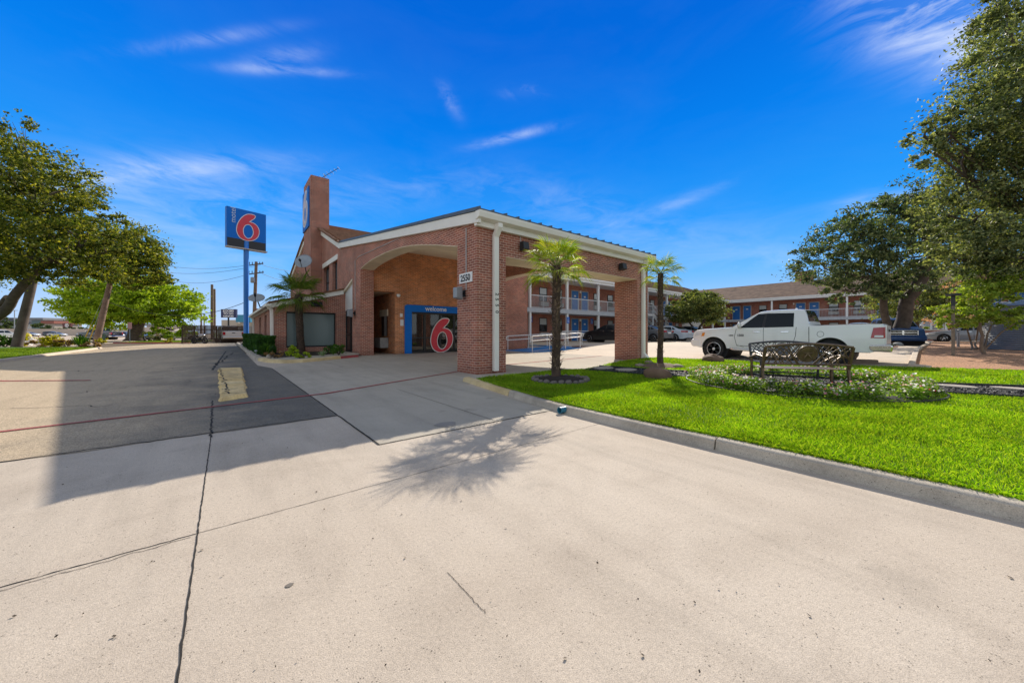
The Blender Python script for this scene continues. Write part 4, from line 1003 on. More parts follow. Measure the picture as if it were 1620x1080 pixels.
def truck(label, col, loc, rz, detail=True, rims=CHROME):
    sp = dict(TRUCK); sp['rimmat'] = rims
    root = thing('pickup_truck', label, 'pickup truck', (0, 0, 0))
    P = paint('truck paint', col, .0); c = Car(sp, P); c.make(root)
    c.patch('side_window', [(1.10, 1.26), (.34, 1.265), (.27, 1.80), (.50, 1.785)], CARGLASS, root)
    c.patch('side_window', [(.24, 1.265), (-.66, 1.28), (-.64, 1.785), (.20, 1.805)], CARGLASS, root)
    c.patch('centre_pillar', [(.345, 1.265), (.235, 1.27), (.195, 1.805), (.275, 1.80)], BLACK, root, off=.004, nx=3)
    c.tpatch('windscreen', 1.30, .60, .93, .93, CARGLASS, root)
    c.tpatch('rear_window', -.95, -1.07, .86, .90, CARGLASS, root)
    c.tpatch('cargo_bed', -1.22, -2.86, .92, .92, UNDER, root, off=.012)
    c.seam([(1.22, 1.22), (1.28, .9), (1.20, .58), (.95, .52)], root); c.seam([(.28, 1.26), (.27, .54)], root); c.seam([(-.74, 1.27), (-.72, .95), (-.62, .6), (-.5, .54)], root); c.seam([(-1.10, 1.27), (-1.11, .62)], root, w=.009)
    c.seam([(1.2, .56), (-.6, .54)], root, w=.006, name='sill_gap')
    # doors as shallow skins carry the handles
    for x in (.62, -.28): c.patch('door_handle', [(x, 1.085), (x-.24, 1.09), (x-.24, 1.125), (x, 1.12)], CHROME, root, off=.03, nx=4, nz=1)
    c.patch('headlight', [(2.90, .92), (2.58, .98), (2.52, 1.09), (2.86, 1.06)], LAMP_W, root, nx=6, nz=4)
    c.patch('turn_signal', [(2.60, .92), (2.48, .93), (2.44, 1.08), (2.55, 1.08)], LAMP_A, root, nx=3, nz=4, off=.009)
    c.patch('tail_light', [(-2.66, .90), (-2.955, .89), (-2.955, 1.24), (-2.72, 1.22)], LAMP_R, root, nx=5, nz=5, off=.012)
    c.patch('reverse_lamp', [(-2.74, .925), (-2.955, .92), (-2.955, .985), (-2.75, .985)], LAMP_W, root, nx=3, nz=2, off=.016)
    mb = MB()
    for sg in (1, -1): mb.box(-2.985, -2.94, sg*.74, sg*.93, .90, 1.24)
    mb.build('tail_light', LAMP_R, root, bevel=.01)
    mb = MB(); mb.box(-3.0, -2.95, -.72, .72, .66, 1.30); tg = mb.build('tailgate', P, root, bevel=.015)
    mb = MB(); mb.box(-3.03, -2.998, -.14, .14, 1.10, 1.17); mb.build('handle', BLACK, tg)
    mb = MB(); mb.prism([(-3.14, .47), (-2.7, .47), (-2.62, .56), (-2.62, .68), (-3.12, .70), (-3.16, .64)], 'y', -.97, .97); mb.build('rear_bumper', CHROME, root, bevel=.04)
    mb = MB(); mb.prism([(2.60, .46), (2.98, .48), (3.06, .56), (3.06, .76), (2.98, .80), (2.62, .80)], 'y', -.96, .96); mb.build('front_bumper', paint('bumper paint', col), root, bevel=.05)
    mb = MB(); mb.box(2.955, 3.0, -.62, .62, .82, 1.12); g = mb.build('grille', CHROME, root, bevel=.015)
    mb = MB(); mb.box(3.0, 3.012, -.56, -.04, .85, .95, 0); mb.box(3.0, 3.012, .04, .56, .85, .95); mb.box(3.0, 3.012, -.56, -.04, .99, 1.09); mb.box(3.0, 3.012, .04, .56, .99, 1.09); mb.build('grille_mesh', BLACK, g)
    # mirror, running board, arch lips, fuel flap
    mb = MB()
    for sg in (1, -1): mb.rock((1.06, sg*1.13, 1.36), (.075, .11, .12), 3, n=10, k=7, rough=.04); mb.beam((1.08, sg*.93, 1.28), (1.06, sg*1.08, 1.30), .06, .05)
    mb.build('mirror', paint('mirror chrome', (.72, .70, .66)), root, smooth=60)
    mb = MB()
    for sg in (1, -1): mb.tube([(1.42, sg*.98, .44), (1.3, sg*1.05, .40), (-.95, sg*1.05, .40), (-1.06, sg*.98, .44)], .045, 8)
    mb.build('running_board', CHROME, root, smooth=50)
    for sg in (1, -1):
        for w in sp['wx']:
            rows = []; mb = MB()
            for i in range(17):
                a = PI*(i/16)*1.0; x = w + (sp['ra']+.005)*math.cos(a); z = sp['wr'] + (sp['ra']+.005)*math.sin(a); x2 = w + (sp['ra']+.075)*math.cos(a); z2 = sp['wr'] + (sp['ra']+.075)*math.sin(a)
                if z < sp['rock']: z = z2 = sp['rock']
                rows.append([(x, sg*(c.Y(x, z)-.06), z), (x, sg*(c.Y(x, z)+.016), z), (x2, sg*(c.Y(x2, z2)+.014), z2), (x2, sg*(c.Y(x2, z2)), z2)])
            mb.add([p for r_ in rows for p in r_], [(i*4+j, (i+1)*4+j, (i+1)*4+j+1, i*4+j+1) for i in range(16) for j in range(3)])
            mb.build('arch_flare', P, root, smooth=40)
    if detail:
        mb = MB(); n = 20; x0, z0 = -1.42, 1.02
        for r0, r1 in ((.088, .098),):
            ring = []
            for r_ in (r0, r1):
                for j in range(n):
                    a = 2*PI*j/n; x, z = x0 + r_*math.cos(a), z0 + r_*math.sin(a); ring.append((x, c.Y(x, z)+.006, z))
            mb.add(ring, [(j, (j+1) % n, n+(j+1) % n, n+j) for j in range(n)])
        mb.build('fuel_flap', SEAM, root)
        y = c.Y(1.1, .95) + .008
        text_on('door_badge', '1500', .12, (1.06, y, .965), (-1, 0, 0), (0, 0, 1), plain('badge grey', (.2, .2, .2), .3, .6, var=0), root, .006, bold=.004)
        text_on('wing_badge', 'HEMI', .075, (1.40, c.Y(1.4, .96)+.008, .96), (-1, 0, 0), (0, 0, 1), plain('badge grey', (.2, .2, .2), .3, .6, var=0), root, .006, bold=.003)
    mb = MB(); mb.tube([(-.6, .3, 1.93), (-.6, .3, 1.99)], [.05, .02], 8); mb.build('roof_aerial', WHITE, root)
    root.location = loc; root.rotation_euler = (0, 0, rz); return root
UP = PI/2       # nose towards +y
truck('white crew cab pickup truck parked broadside behind the garden benches', (.84, .84, .83), (11.61, -3.77, .05), UP, rims=plain('bright alloy', (.66, .66, .67), .28, .35, var=0))
bpy.data.objects['pickup_truck'].scale = (.972, 1, 1)
sedan('black sedan nosed in beside the far canopy pillar', (.008, .009, .011), (18.95, 9.2, .36), UP)
sedan('dark grey sedan seen between the far pillar and the slim palm', (.10, .11, .125), (24.9, 9.7, .36), UP)
sedan('pale blue-white sedan with red tail lamps beside the slim palm', (.52, .60, .68), (28.4, 9.5, .36), UP)
sedan('dark sedan half hidden behind the white truck hood', (.06, .065, .075), (32.0, 9.3, .36), UP)
truck('dark blue pickup truck parked behind the white truck tail', (.012, .06, .20), (29.4, -5.6, .16), math.atan2(-.22, -.97), detail=False)
sedan('pale blue car parked beyond the dark blue pickup', (.45, .55, .65), (29.4, -4.6, .36), -UP)
truck('white pickup truck seen from behind by the timber fence', (.66, .64, .60), at(361, 42.3) + (0,), R(99), detail=False)
# ------------------------------------------------------------------ trees
def lobe(px, py, dist, rx, ry, dens=1.0, rd=None):
    """crown lobe seen at px,py with the given radii in photograph pixels, dist metres away"""
    c = at(px, dist, py); s = dist/F
    return (c[0], c[1], c[2], rx*s, (rd or rx)*s, ry*s, dens)
def crown_quads(lobes, n, size, clump=.22, shell=(.45, 1.02), flat=.55, aspect=.5, droop=0.0, stray=.06):
    w = np.array([l[3]*l[4]**.5*l[5]**.5*l[6] for l in lobes])**1.2; w /= w.sum()
    out = []
    for l, wi in zip(lobes, w):
        m = int(n*wi); nc = max(8, int(m/70))
        d = rng.normal(size=(nc, 3)); d /= np.linalg.norm(d, axis=1)[:, None]
        rr = shell[0] + (shell[1]-shell[0])*rng.uniform(0, 1, nc)**.6
        k = rng.uniform(size=nc) < stray; rr[k] *= rng.uniform(1.04, 1.2, k.sum())
        rad = np.array([l[3], l[4], l[5]])
        cc = np.array(l[:3]) + d*rr[:, None]*rad
        # uneven outline
        bumpv = np.array([mnoise.noise(Vector(tuple(q*2.0)) + Vector((l[0]*.3, l[1]*.3, 0))) for q in d]); cc += d*(bumpv*.30)[:, None]*rad
        idx = rng.integers(0, nc, m); cr = clump*min(rad)*rng.uniform(.5, 1.5, nc)
        p = cc[idx] + rng.normal(size=(m, 3))*np.array([1, 1, flat])*cr[idx][:, None]*.62
        # branchlets: leaves strung out from the clump centre
        dirn = d[idx]*.6 + rng.normal(size=(m, 3))*.8; dirn[:, 2] -= droop; dirn /= np.linalg.norm(dirn, axis=1)[:, None]
        nrm = rng.normal(size=(m, 3)) + np.array([0, 0, .7]); nrm /= np.linalg.norm(nrm, axis=1)[:, None]
        b = np.cross(dirn, nrm); b /= np.maximum(1e-6, np.linalg.norm(b, axis=1))[:, None]
        s = size*rng.uniform(.6, 1.35, m)[:, None]
        q = np.stack([p - dirn*s*.5, p + b*s*aspect*.5, p + dirn*s*.5, p - b*s*aspect*.5], 1)
        out.append(q)
    return np.concatenate(out)
def branch_pts(a, b, n, wob, seed, sag=0):
    a = Vector(a); b = Vector(b); out = []
    for i in range(n+1):
        u = i/n; p = a.lerp(b, u)
        k = math.sin(u*PI)
        p += Vector((mnoise.noise(Vector((u*2.3, seed, 0))), mnoise.noise(Vector((u*2.3, seed, 7))), mnoise.noise(Vector((u*2.3, seed, 13)))*.6 - sag))*wob*k
        out.append(p)
    return out
def tree(name, label, base, trunks, lobes, n, size, lmat, bmat=None, group=None, cat='tree', twig=5, **kw):
    """trunks: (points, radius at foot, radius at top); limbs run from trunk tops into every lobe"""
    t = thing(name, label, cat, base, 0, group)
    mb = MB(); sd = random.randint(0, 999)
    for ti, (pts, r0, r1) in enumerate(trunks):
        P = []
        for a, b in zip(pts[:-1], pts[1:]): P += branch_pts(a, b, 4, .10*(Vector(b)-Vector(a)).length, sd+ti)[(1 if P else 0):]
        k = len(P); rs = [r0 + (r1-r0)*(i/(k-1))**.8 for i in range(k)]; rs[0] *= 1.35
        mb.tube(P, rs, 10)
    tops = [Vector(t_[0][-1]) for t_ in trunks]; rt = [t_[2] for t_ in trunks]
    for li, l in enumerate(lobes):
        c = Vector(l[:3]); j = min(range(len(tops)), key=lambda q: (tops[q]-c).length)
        a = tops[j]; e = c + Vector((0, 0, -.15*l[5]))
        P = branch_pts(a, e, 6, .18*(e-a).length, sd+20+li, .2); r = rt[j]*.75; mb.tube(P, [r*(1-.75*i/6) for i in range(7)], 7)
        for q in range(twig):
            d = Vector(rng.normal(size=3)).normalized(); d.z = abs(d.z)*.7 - .1
            g = c + Vector((d.x*l[3], d.y*l[4], d.z*l[5]))*.88
            s = P[random.randint(2, 6)]; B = branch_pts(s, g, 5, .22*(g-s).length, sd+50+li*9+q); mb.tube(B, [max(.008, r*.34*(1-i/5.6)) for i in range(6)], 5)
    mb.build('trunk', bmat or BARK, t, smooth=60)
    quads_mesh('crown', crown_quads(lobes, n, size, **kw), lmat, t)
    return t
L_OLIVE = leaf_mat('olive leaves', [(.030, .054, .012), (.105, .145, .024), (.41, .39, .075)], .42, .45, (1.45, 1.4, .4))
L_OAK = leaf_mat('oak leaves', [(.030, .052, .030), (.085, .125, .065), (.26, .29, .15)], .32, .38, (1.4, 1.5, .5))
L_OAK2 = leaf_mat('large oak leaves', [(.040, .062, .032), (.12, .155, .070), (.40, .42, .20)], .38, .36, (1.5, 1.5, .5))
L_CYP = leaf_mat('cypress needles', [(.15, .23, .018), (.31, .42, .03), (.50, .56, .06)], .45, .5, (1.3, 1.4, .4))
L_ROUND = leaf_mat('round tree leaves', [(.055, .085, .035), (.13, .17, .06), (.32, .33, .11)], .38, .45)
L_MYRT = leaf_mat('crepe myrtle leaves', [(.14, .22, .03), (.27, .37, .05), (.48, .53, .12)], .45, .45, (1.3, 1.35, .4))
L_BUSH = leaf_mat('bush leaves', [(.03, .085, .012), (.06, .15, .018), (.12, .23, .03)], .3, .45)
L_YEL = leaf_mat('yellow bush leaves', [(.30, .30, .015), (.45, .42, .02), (.60, .52, .03)], .35, .5)
L_HEDGE = leaf_mat('hedge leaves', [(.02, .06, .012), (.035, .10, .016), (.07, .16, .028)], .25, .45)
L_DRY = leaf_mat('dry grass', [(.22, .12, .06), (.34, .20, .10), (.46, .33, .17)], .3, .7)

# big tree overhanging from the left edge
b0 = at(-60, 21, 560); b0 = (b0[0], b0[1], -.05)
def P3(px, py, d): return at(px, d, py)
tree('shade_tree', 'large olive-green tree overhanging from the left edge of the drive', b0,
     [([b0, P3(-18, 500, 21), P3(12, 470, 20.5)], .24, .15), ([P3(-40, 535, 21), P3(8, 492, 20), P3(36, 452, 20), P3(62, 424, 20), P3(108, 408, 20)], .27, .15), ([b0, P3(-70, 450, 21.5)], .22, .15)],
     [lobe(-60, 330, 21.5, 120, 120), lobe(20, 270, 20.5, 88, 70), lobe(78, 300, 20, 62, 58), lobe(60, 385, 20, 110, 62), lobe(140, 362, 20.5, 62, 42), lobe(10, 400, 19, 90, 50), lobe(170, 395, 21, 34, 28, .7), lobe(-30, 220, 21, 50, 40, .6), lobe(25, 208, 20.5, 18, 34, .25)],
     74000, .18, L_OLIVE, clump=.17)
b1 = gp(160, 541.5, .02); b1 = (b1[0]-.6, b1[1]+.9, 0)
tree('shade_tree', 'smaller olive-green tree whose crown hides the leaning pole top', b1,
     [([b1, P3(168, 470, 40), P3(182, 432, 40)], .16, .12)],
     [lobe(200, 388, 39.5, 46, 34), lobe(226, 408, 39.5, 32, 34), lobe(190, 425, 39, 48, 26), lobe(216, 440, 39, 40, 20), lobe(170, 395, 40, 34, 40)],
     24000, .29, L_OLIVE, clump=.26)
b2 = gp(214, 539, .0)
tree('bald_cypress', 'bright green broad tree with thick trunk on the far verge', (b2[0], b2[1], 0),
     [([(b2[0], b2[1], -.1), P3(215, 515, 51), P3(210, 492, 51)], 1.0, .62), ([P3(219, 520, 51), P3(232, 498, 50.5)], .5, .3)],
     [lobe(205, 462, 51, 66, 30), lobe(150, 478, 51, 48, 32), lobe(125, 470, 51, 24, 18, .8), lobe(262, 478, 50, 42, 28), lobe(282, 500, 49, 30, 24), lobe(210, 490, 49, 70, 20), lobe(272, 520, 48.5, 32, 14), lobe(175, 500, 50, 50, 20), lobe(300, 490, 49, 14, 12, .6), lobe(225, 448, 51, 40, 18)],
     44000, .40, L_CYP, clump=.27, flat=.5, droop=.3, bmat=BARK)
# oak behind the white truck
b3 = at(1414, 22); b3 = (b3[0], b3[1], .2)
tree('live_oak', 'dark live oak with two leaning trunks behind the white truck tail', b3,
     [([b3, P3(1432, 490, 22), P3(1462, 425, 22), P3(1480, 400, 22)], .42, .26), ([(b3[0]+.1, b3[1]+.2, .2), P3(1400, 500, 22), P3(1392, 440, 22)], .26, .15)],
     [lobe(1340, 400, 22, 66, 56), lobe(1305, 420, 21.5, 36, 34), lobe(1395, 360, 22, 62, 46), lobe(1440, 335, 22, 58, 46), lobe(1490, 345, 22.5, 60, 54), lobe(1400, 420, 21.5, 62, 46), lobe(1350, 460, 21.5, 50, 22), lobe(1470, 400, 22.5, 60, 44), lobe(1420, 455, 23, 50, 22, .7), lobe(1540, 380, 23, 50, 60)],
     52000, .17, L_OAK, clump=.17)
# big near tree on the right
b4 = at(1765, 13.5); b4 = (b4[0], b4[1], .1)
tree('live_oak', 'tall near oak filling the right edge above the crepe myrtle', b4,
     [([b4, P3(1755, 450, 13.8), P3(1745, 380, 13.8)], .34, .15)],
     [lobe(1600, 70, 12.5, 62, 92), lobe(1560, 200, 12.3, 66, 62), lobe(1500, 205, 12.3, 42, 34), lobe(1480, 240, 12.2, 34, 26), lobe(1640, 180, 12, 110, 130), lobe(1580, 290, 12.6, 80, 60), lobe(1545, 380, 12.8, 62, 44), lobe(1610, 400, 12.5, 78, 62), lobe(1500, 335, 13, 44, 34, .8), lobe(1700, 300, 13, 130, 150), lobe(1522, 408, 13, 40, 24), lobe(1612, 432, 13, 50, 26, .7), lobe(1700, 60, 13, 110, 130), lobe(1462, 215, 12.3, 20, 14, .6), lobe(1590, 10, 12.5, 30, 40), lobe(1540, 150, 12.4, 28, 40, .7)],
     112000, .12, L_OAK2, clump=.19, stray=.10)
b5 = at(1100, 36); b5 = (b5[0], b5[1], .33)
tree('round_tree', 'small round green tree standing between parked cars and white truck hood', b5,
     [([b5, P3(1106, 520, 36), P3(1115, 505, 36)], .16, .1), ([b5, P3(1098, 520, 36), P3(1090, 508, 36)], .12, .08)],
     [lobe(1101, 486, 36, 40, 24), lobe(1080, 494, 36, 26, 16), lobe(1122, 492, 36, 24, 22), lobe(1100, 474, 36, 28, 14), lobe(1132, 505, 36, 14, 10, .6)],
     22000, .20, L_ROUND, clump=.22)
# leafy mass between the oak and the back wing
b6 = at(1455, 30); b6 = (b6[0], b6[1], .3)
tree('understorey_tree', 'pale green leafy tree filling the gap behind the oak trunks', b6,
     [([b6, P3(1450, 500, 30)], .15, .1)],
     [lobe(1450, 478, 30, 46, 30), lobe(1412, 480, 30, 30, 34), lobe(1500, 480, 30, 34, 34), lobe(1470, 455, 30, 40, 20)], 14000, .2, L_ROUND, clump=.22)
# crepe myrtle in the gravel bed
b7 = gp(1557, 566, .22); b7 = (b7[0], b7[1], .18); dm = math.hypot(b7[0]-CAM[0], b7[1]-CAM[1])/math.hypot(*ray(1557))
tree('crepe_myrtle', 'light green crepe myrtle with thin forking stems in the gravel bed', b7,
     [([b7, P3(1553, 540, dm), P3(1552, 505, dm)], .06, .035), ([P3(1556, 556, dm), P3(1562, 530, dm), P3(1568, 515, dm)], .035, .02), ([P3(1557, 553, dm), P3(1585, 525, dm-.3), P3(1605, 512, dm-.5)], .03, .015)],
     [lobe(1545, 470, dm, 36, 26), lobe(1575, 455, dm, 34, 28), lobe(1555, 505, dm, 46, 16), lobe(1590, 498, dm, 34, 18), lobe(1510, 495, dm, 32, 16), lobe(1548, 440, dm, 22, 16, .7), lobe(1500, 515, dm, 22, 10, .7), lobe(1575, 428, dm, 16, 14, .5), lobe(1612, 490, dm, 22, 14, .7)],
     13000, .10, L_MYRT, bmat=BARK_L, clump=.26, shell=(.2, 1.05))
q = crown_quads([lobe(1500, 500, dm, 28, 12), lobe(1540, 455, dm, 30, 22), lobe(1482, 512, dm, 14, 6)], 500, .06, clump=.2, shell=(.7, 1.1))
m = bpy.data.objects['crepe_myrtle']; quads_mesh('blossom', q, leaf_mat('pink blossom', [(.55, .22, .22), (.65, .35, .30), (.7, .45, .35)], .3, .6), m)
bm = gp(1540, 559, .25)
t = tree('crepe_myrtle', 'young multi-stemmed myrtle standing left of and behind the crepe myrtle', (bm[0], bm[1], .2),
     [([(bm[0], bm[1], .2), P3(1536, 540, 18.5), P3(1530, 520, 18.5)], .05, .03), ([(bm[0]+.2, bm[1], .2), P3(1544, 540, 18.5), P3(1548, 515, 18.5)], .05, .03)],
     [lobe(1530, 505, 18.5, 30, 14), lobe(1552, 500, 18.5, 26, 14)], 4000, .11, L_MYRT, bmat=BARK_L, twig=2)

# ------------------------------------------------------------------ palms
FROND = leaf_mat('palm frond', [(.10, .19, .012), (.22, .33, .02), (.48, .48, .05)], .42, .4, (1.3, 1.25, .3))
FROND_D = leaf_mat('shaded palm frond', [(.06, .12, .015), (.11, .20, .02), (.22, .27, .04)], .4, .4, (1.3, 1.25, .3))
PTRUNK = plain('palm trunk fibre', (.10, .065, .045), .95, var=.3, vs=9, bump=1.0, bs=22)
PBOOT = plain('palm leaf bases', (.30, .21, .145), .9, var=.3, vs=20)
def palm(label, base, h, r, fan, fmat, n=34, boots=220, lean=(0, 0), seed=1, rim=(0, 0, 0), pet=.55):
    rs = np.random.default_rng(seed); t = thing('fan_palm', label, 'palm tree', base); b = Vector(base)
    top_ = b + Vector((lean[0], lean[1], h))
    k = 14; P = [b.lerp(top_, i/k) + Vector((mnoise.noise(Vector((i*.3, seed, 0)))*.03, mnoise.noise(Vector((i*.3, seed, 5)))*.03, 0)) for i in range(k+1)]
    mb = MB(); mb.tube(P, [r*(1.12 if i < 2 else 1.0 + .06*mnoise.noise(Vector((i*.8, seed, 2)))) for i in range(k+1)], 14); mb.build('trunk', PTRUNK, t, smooth=60)
    mb = MB()
    for i in range(boots):
        u = rs.uniform(.03, 1.0)**.85; a = rs.uniform(0, 2*PI); c = b.lerp(top_, u); o = Vector((math.cos(a), math.sin(a), 0)); tg = Vector((-o.y, o.x, 0))
        p = c + o*r*.93; w = rs.uniform(.012, .03); L = rs.uniform(.05, .15); up = rs.uniform(-.2, 1.0)
        mb.add([p - tg*w, p + tg*w, p + o*L*.75 + Vector((0, 0, L*up)) + tg*w*.4, p + o*L*.75 + Vector((0, 0, L*up)) - tg*w*.4, p - Vector((0, 0, .05))], [(0, 1, 2, 3), (0, 4, 1)])
    mb.build('leaf_bases', PBOOT, t)
    V = []; st = MB()
    for i in range(n):
        u = (i+.5)/n; az = i*2.39996 + rs.uniform(-.25, .25); el = R(66 - 96*u**1.1 + rs.uniform(-14, 14))
        d = Vector((math.cos(az)*math.cos(el), math.sin(az)*math.cos(el), math.sin(el)))
        pl = pet*fan*rs.uniform(.85, 1.15); s0 = top_ + Vector((0, 0, -.08*u)); e = s0 + d*pl
        st.tube([s0, s0.lerp(e, .5) + Vector((0, 0, .02)), e], [.012, .009, .007], 5)
        sd = d.cross(Vector((0, 0, 1))); sd = sd.normalized() if sd.length > .05 else Vector((1, 0, 0)); nn = sd.cross(d).normalized()
        ns = 34; fl = fan*rs.uniform(.85, 1.1)*(.8 if u > .85 else 1)
        for j in range(ns):
            a = R(-105 + 210*(j+.5)/ns); seg = (d*math.cos(a) + sd*math.sin(a)).normalized()
            L = fl*(.62 + .38*math.cos(a*.6))*rs.uniform(.9, 1.08); w = fl*.018
            cr = nn*(.10*L*abs(math.sin(a))); m1 = e + seg*L*.55 + cr; drp = rs.uniform(.06, .30)*(1 + 1.2*u)
            tip = e + seg*L*.98 + cr*.7 - Vector((0, 0, L*drp)); wd = seg.cross(nn).normalized()
            wd = (wd + nn*(.7 if j % 2 else -.7)).normalized()
            V.append([e, m1 - wd*w, m1 + wd*w, m1 + wd*w]); V[-1] = [tuple(e), tuple(m1 - wd*w), tuple(tip), tuple(m1 + wd*w)]
    st.build('petioles', plain('petiole', (.22, .26, .05), .5), t); quads_mesh('fronds', np.array(V), fmat, t)
    return t
palm('near fan palm in a stone ring in front of the brick canopy', (.24, -2.66, LZ+.08), 2.34, .088, .45, FROND, 24, 460, seed=3, pet=.8)
palm('slim far fan palm rising behind the brown boulder', (4.95, -2.45, LZ+.06), 2.75, .08, .47, FROND, 17, 240, seed=8, lean=(.1, .05), pet=.75)
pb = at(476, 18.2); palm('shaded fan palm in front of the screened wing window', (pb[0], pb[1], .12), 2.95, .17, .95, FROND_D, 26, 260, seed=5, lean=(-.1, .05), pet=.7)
# stone ring with dark mulch
mb = MB(); vs = [(MULCH1[0], MULCH1[1], LZ+.12)]; n = 24
for k, (r_, z) in enumerate(((.25, .10), (.42, .06), (.54, -.02))):
    for j in range(n): a = 2*PI*j/n; q = 1+.06*mnoise.noise(Vector((j*.9, k*3., 1))); vs.append((MULCH1[0]+r_*q*math.cos(a), MULCH1[1]+r_*q*math.sin(a), LZ+z))
mb.add(vs, [(0, 1+j, 1+(j+1) % n) for j in range(n)] + [(1+k*n+j, 1+(k+1)*n+j, 1+(k+1)*n+(j+1) % n, 1+k*n+(j+1) % n) for k in range(2) for j in range(n)])
o = mb.build('mulch_mound', MULCH, smooth=60); o['kind'] = 'structure'
RSTONE = plain('edging stone', (.20, .17, .15), .85, var=.3, vs=4, bump=.6, bs=30)
for j in range(24):
    a = 2*PI*j/24; c = (MULCH1[0]+.56*math.cos(a), MULCH1[1]+.56*math.sin(a), LZ+.03)
    mb = MB(); mb.rock((c[0], c[1], c[2]), (.075*random.uniform(.8, 1.2), .055, .055*random.uniform(.8, 1.3)), j*3+1, n=9, k=6, rz=a+PI/2)
    o = mb.build('edging_stone', RSTONE, smooth=70, loc=c); tag(o, 'grey edging stone in the ring around the near palm', 'stone', 'stones ringing the near palm')
mb = MB(); vs = [(MULCH2[0], MULCH2[1], LZ+.12)]; n = 20
for k, (r_, z) in enumerate(((.3, .10), (.5, .05), (.68, -.02))):
    for j in range(n): a = 2*PI*j/n; q = 1+.2*mnoise.noise(Vector((j*.9, k*3., 9))); vs.append((MULCH2[0]+r_*q*math.cos(a), MULCH2[1]+r_*q*math.sin(a), LZ+z))
mb.add(vs, [(0, 1+j, 1+(j+1) % n) for j in range(n)] + [(1+k*n+j, 1+(k+1)*n+j, 1+(k+1)*n+(j+1) % n, 1+k*n+(j+1) % n) for k in range(2) for j in range(n)])
o = mb.build('mulch_mound', ground_mat('bark chips', [(.24, .17, .11), (.18, .12, .08), (.10, .07, .05)], (.03, .02, .02), .8, .5, gs=60, coarse=22, bump=1.2), smooth=60); o['kind'] = 'structure'
BOULD = plain('brown boulder', (.20, .125, .08), .85, var=.22, vs=5, bump=1.0, bs=16, col2=(.13, .075, .05))
def boulder(label, c, r, seed, rz=0):
    mb = MB(); mb.rock(c, r, seed, n=18, k=12, rough=.28, rz=rz); o = mb.build('boulder', BOULD, smooth=75, loc=(c[0], c[1], c[2]-r[2]*.7)); tag(o, label, 'boulder')
boulder('brown boulder in the lawn in front of the slim palm', (2.36, -3.76, LZ+.06), (.29, .17, .18), 3, R(-50))
gb = gp(1132, 571, .1); boulder('low brown boulder at the lawn edge by the truck front wheel', (gb[0]-.2, gb[1], LZ+.05), (.36, .24, .19), 9, R(-75))
for k, (px, py, r_, lab) in enumerate(((1012, 577, .13, 'small tan rock on the bark chips left of the slim palm'), (1072, 579, .16, 'flat pale rock on the bark chips right of the slim palm'), (1026, 572, .12, 'tan rock on the bark chips by the far pillar downspout'))):
    g = gp(px, py, .15); mb = MB(); mb.rock((g[0], g[1], LZ+.04), (r_*1.3, r_, r_*.5), 40+k); o = mb.build('rock', plain('tan rock', (.34, .27, .2), .85, var=.25, bump=.5), smooth=70, loc=(g[0], g[1], LZ)); tag(o, lab, 'rock')
# stepping stones on the gravel path and lawn
def stepping(label, px, py, rx, ry, seed, rz=0, z=LZ+.012):
    g = gp(px, py, .1); poly = []
    for j in range(14):
        a = 2*PI*j/14; q = 1 + .22*mnoise.noise(Vector((math.cos(a)*1.5, math.sin(a)*1.5, seed))); x, y = rx*q*math.cos(a), ry*q*math.sin(a)
        poly.append((g[0] + x*math.cos(rz)-y*math.sin(rz), g[1] + x*math.sin(rz)+y*math.cos(rz)))
    mb = MB(); mb.prism(poly, 'z', z-.03, z+.022); o = mb.build('stepping_stone', STONE, bevel=.008, loc=(g[0], g[1], LZ)); tag(o, label, 'stepping stone', 'flat stones along the gravel path')
stepping('shaded stepping stone at the far left end of the gravel path', 954, 582.5, .34, .26, 1)
stepping('shaded stepping stone just left of the brown boulder', 991, 585.5, .33, .25, 2)
stepping('sunlit stepping stone between the brown boulder and the flower bed', 1110, 594.5, .36, .27, 3)
stepping('stepping stone on the path just right of the flower bed', 1510, 612, .20, .30, 4)
stepping('stepping stone at the right end of the gravel path', 1612, 616.5, .18, .30, 5)
stepping('broad pale flagstone set in the grass behind the gravel path', 1118, 583.5, .62, .50, 6, z=LZ+.0)
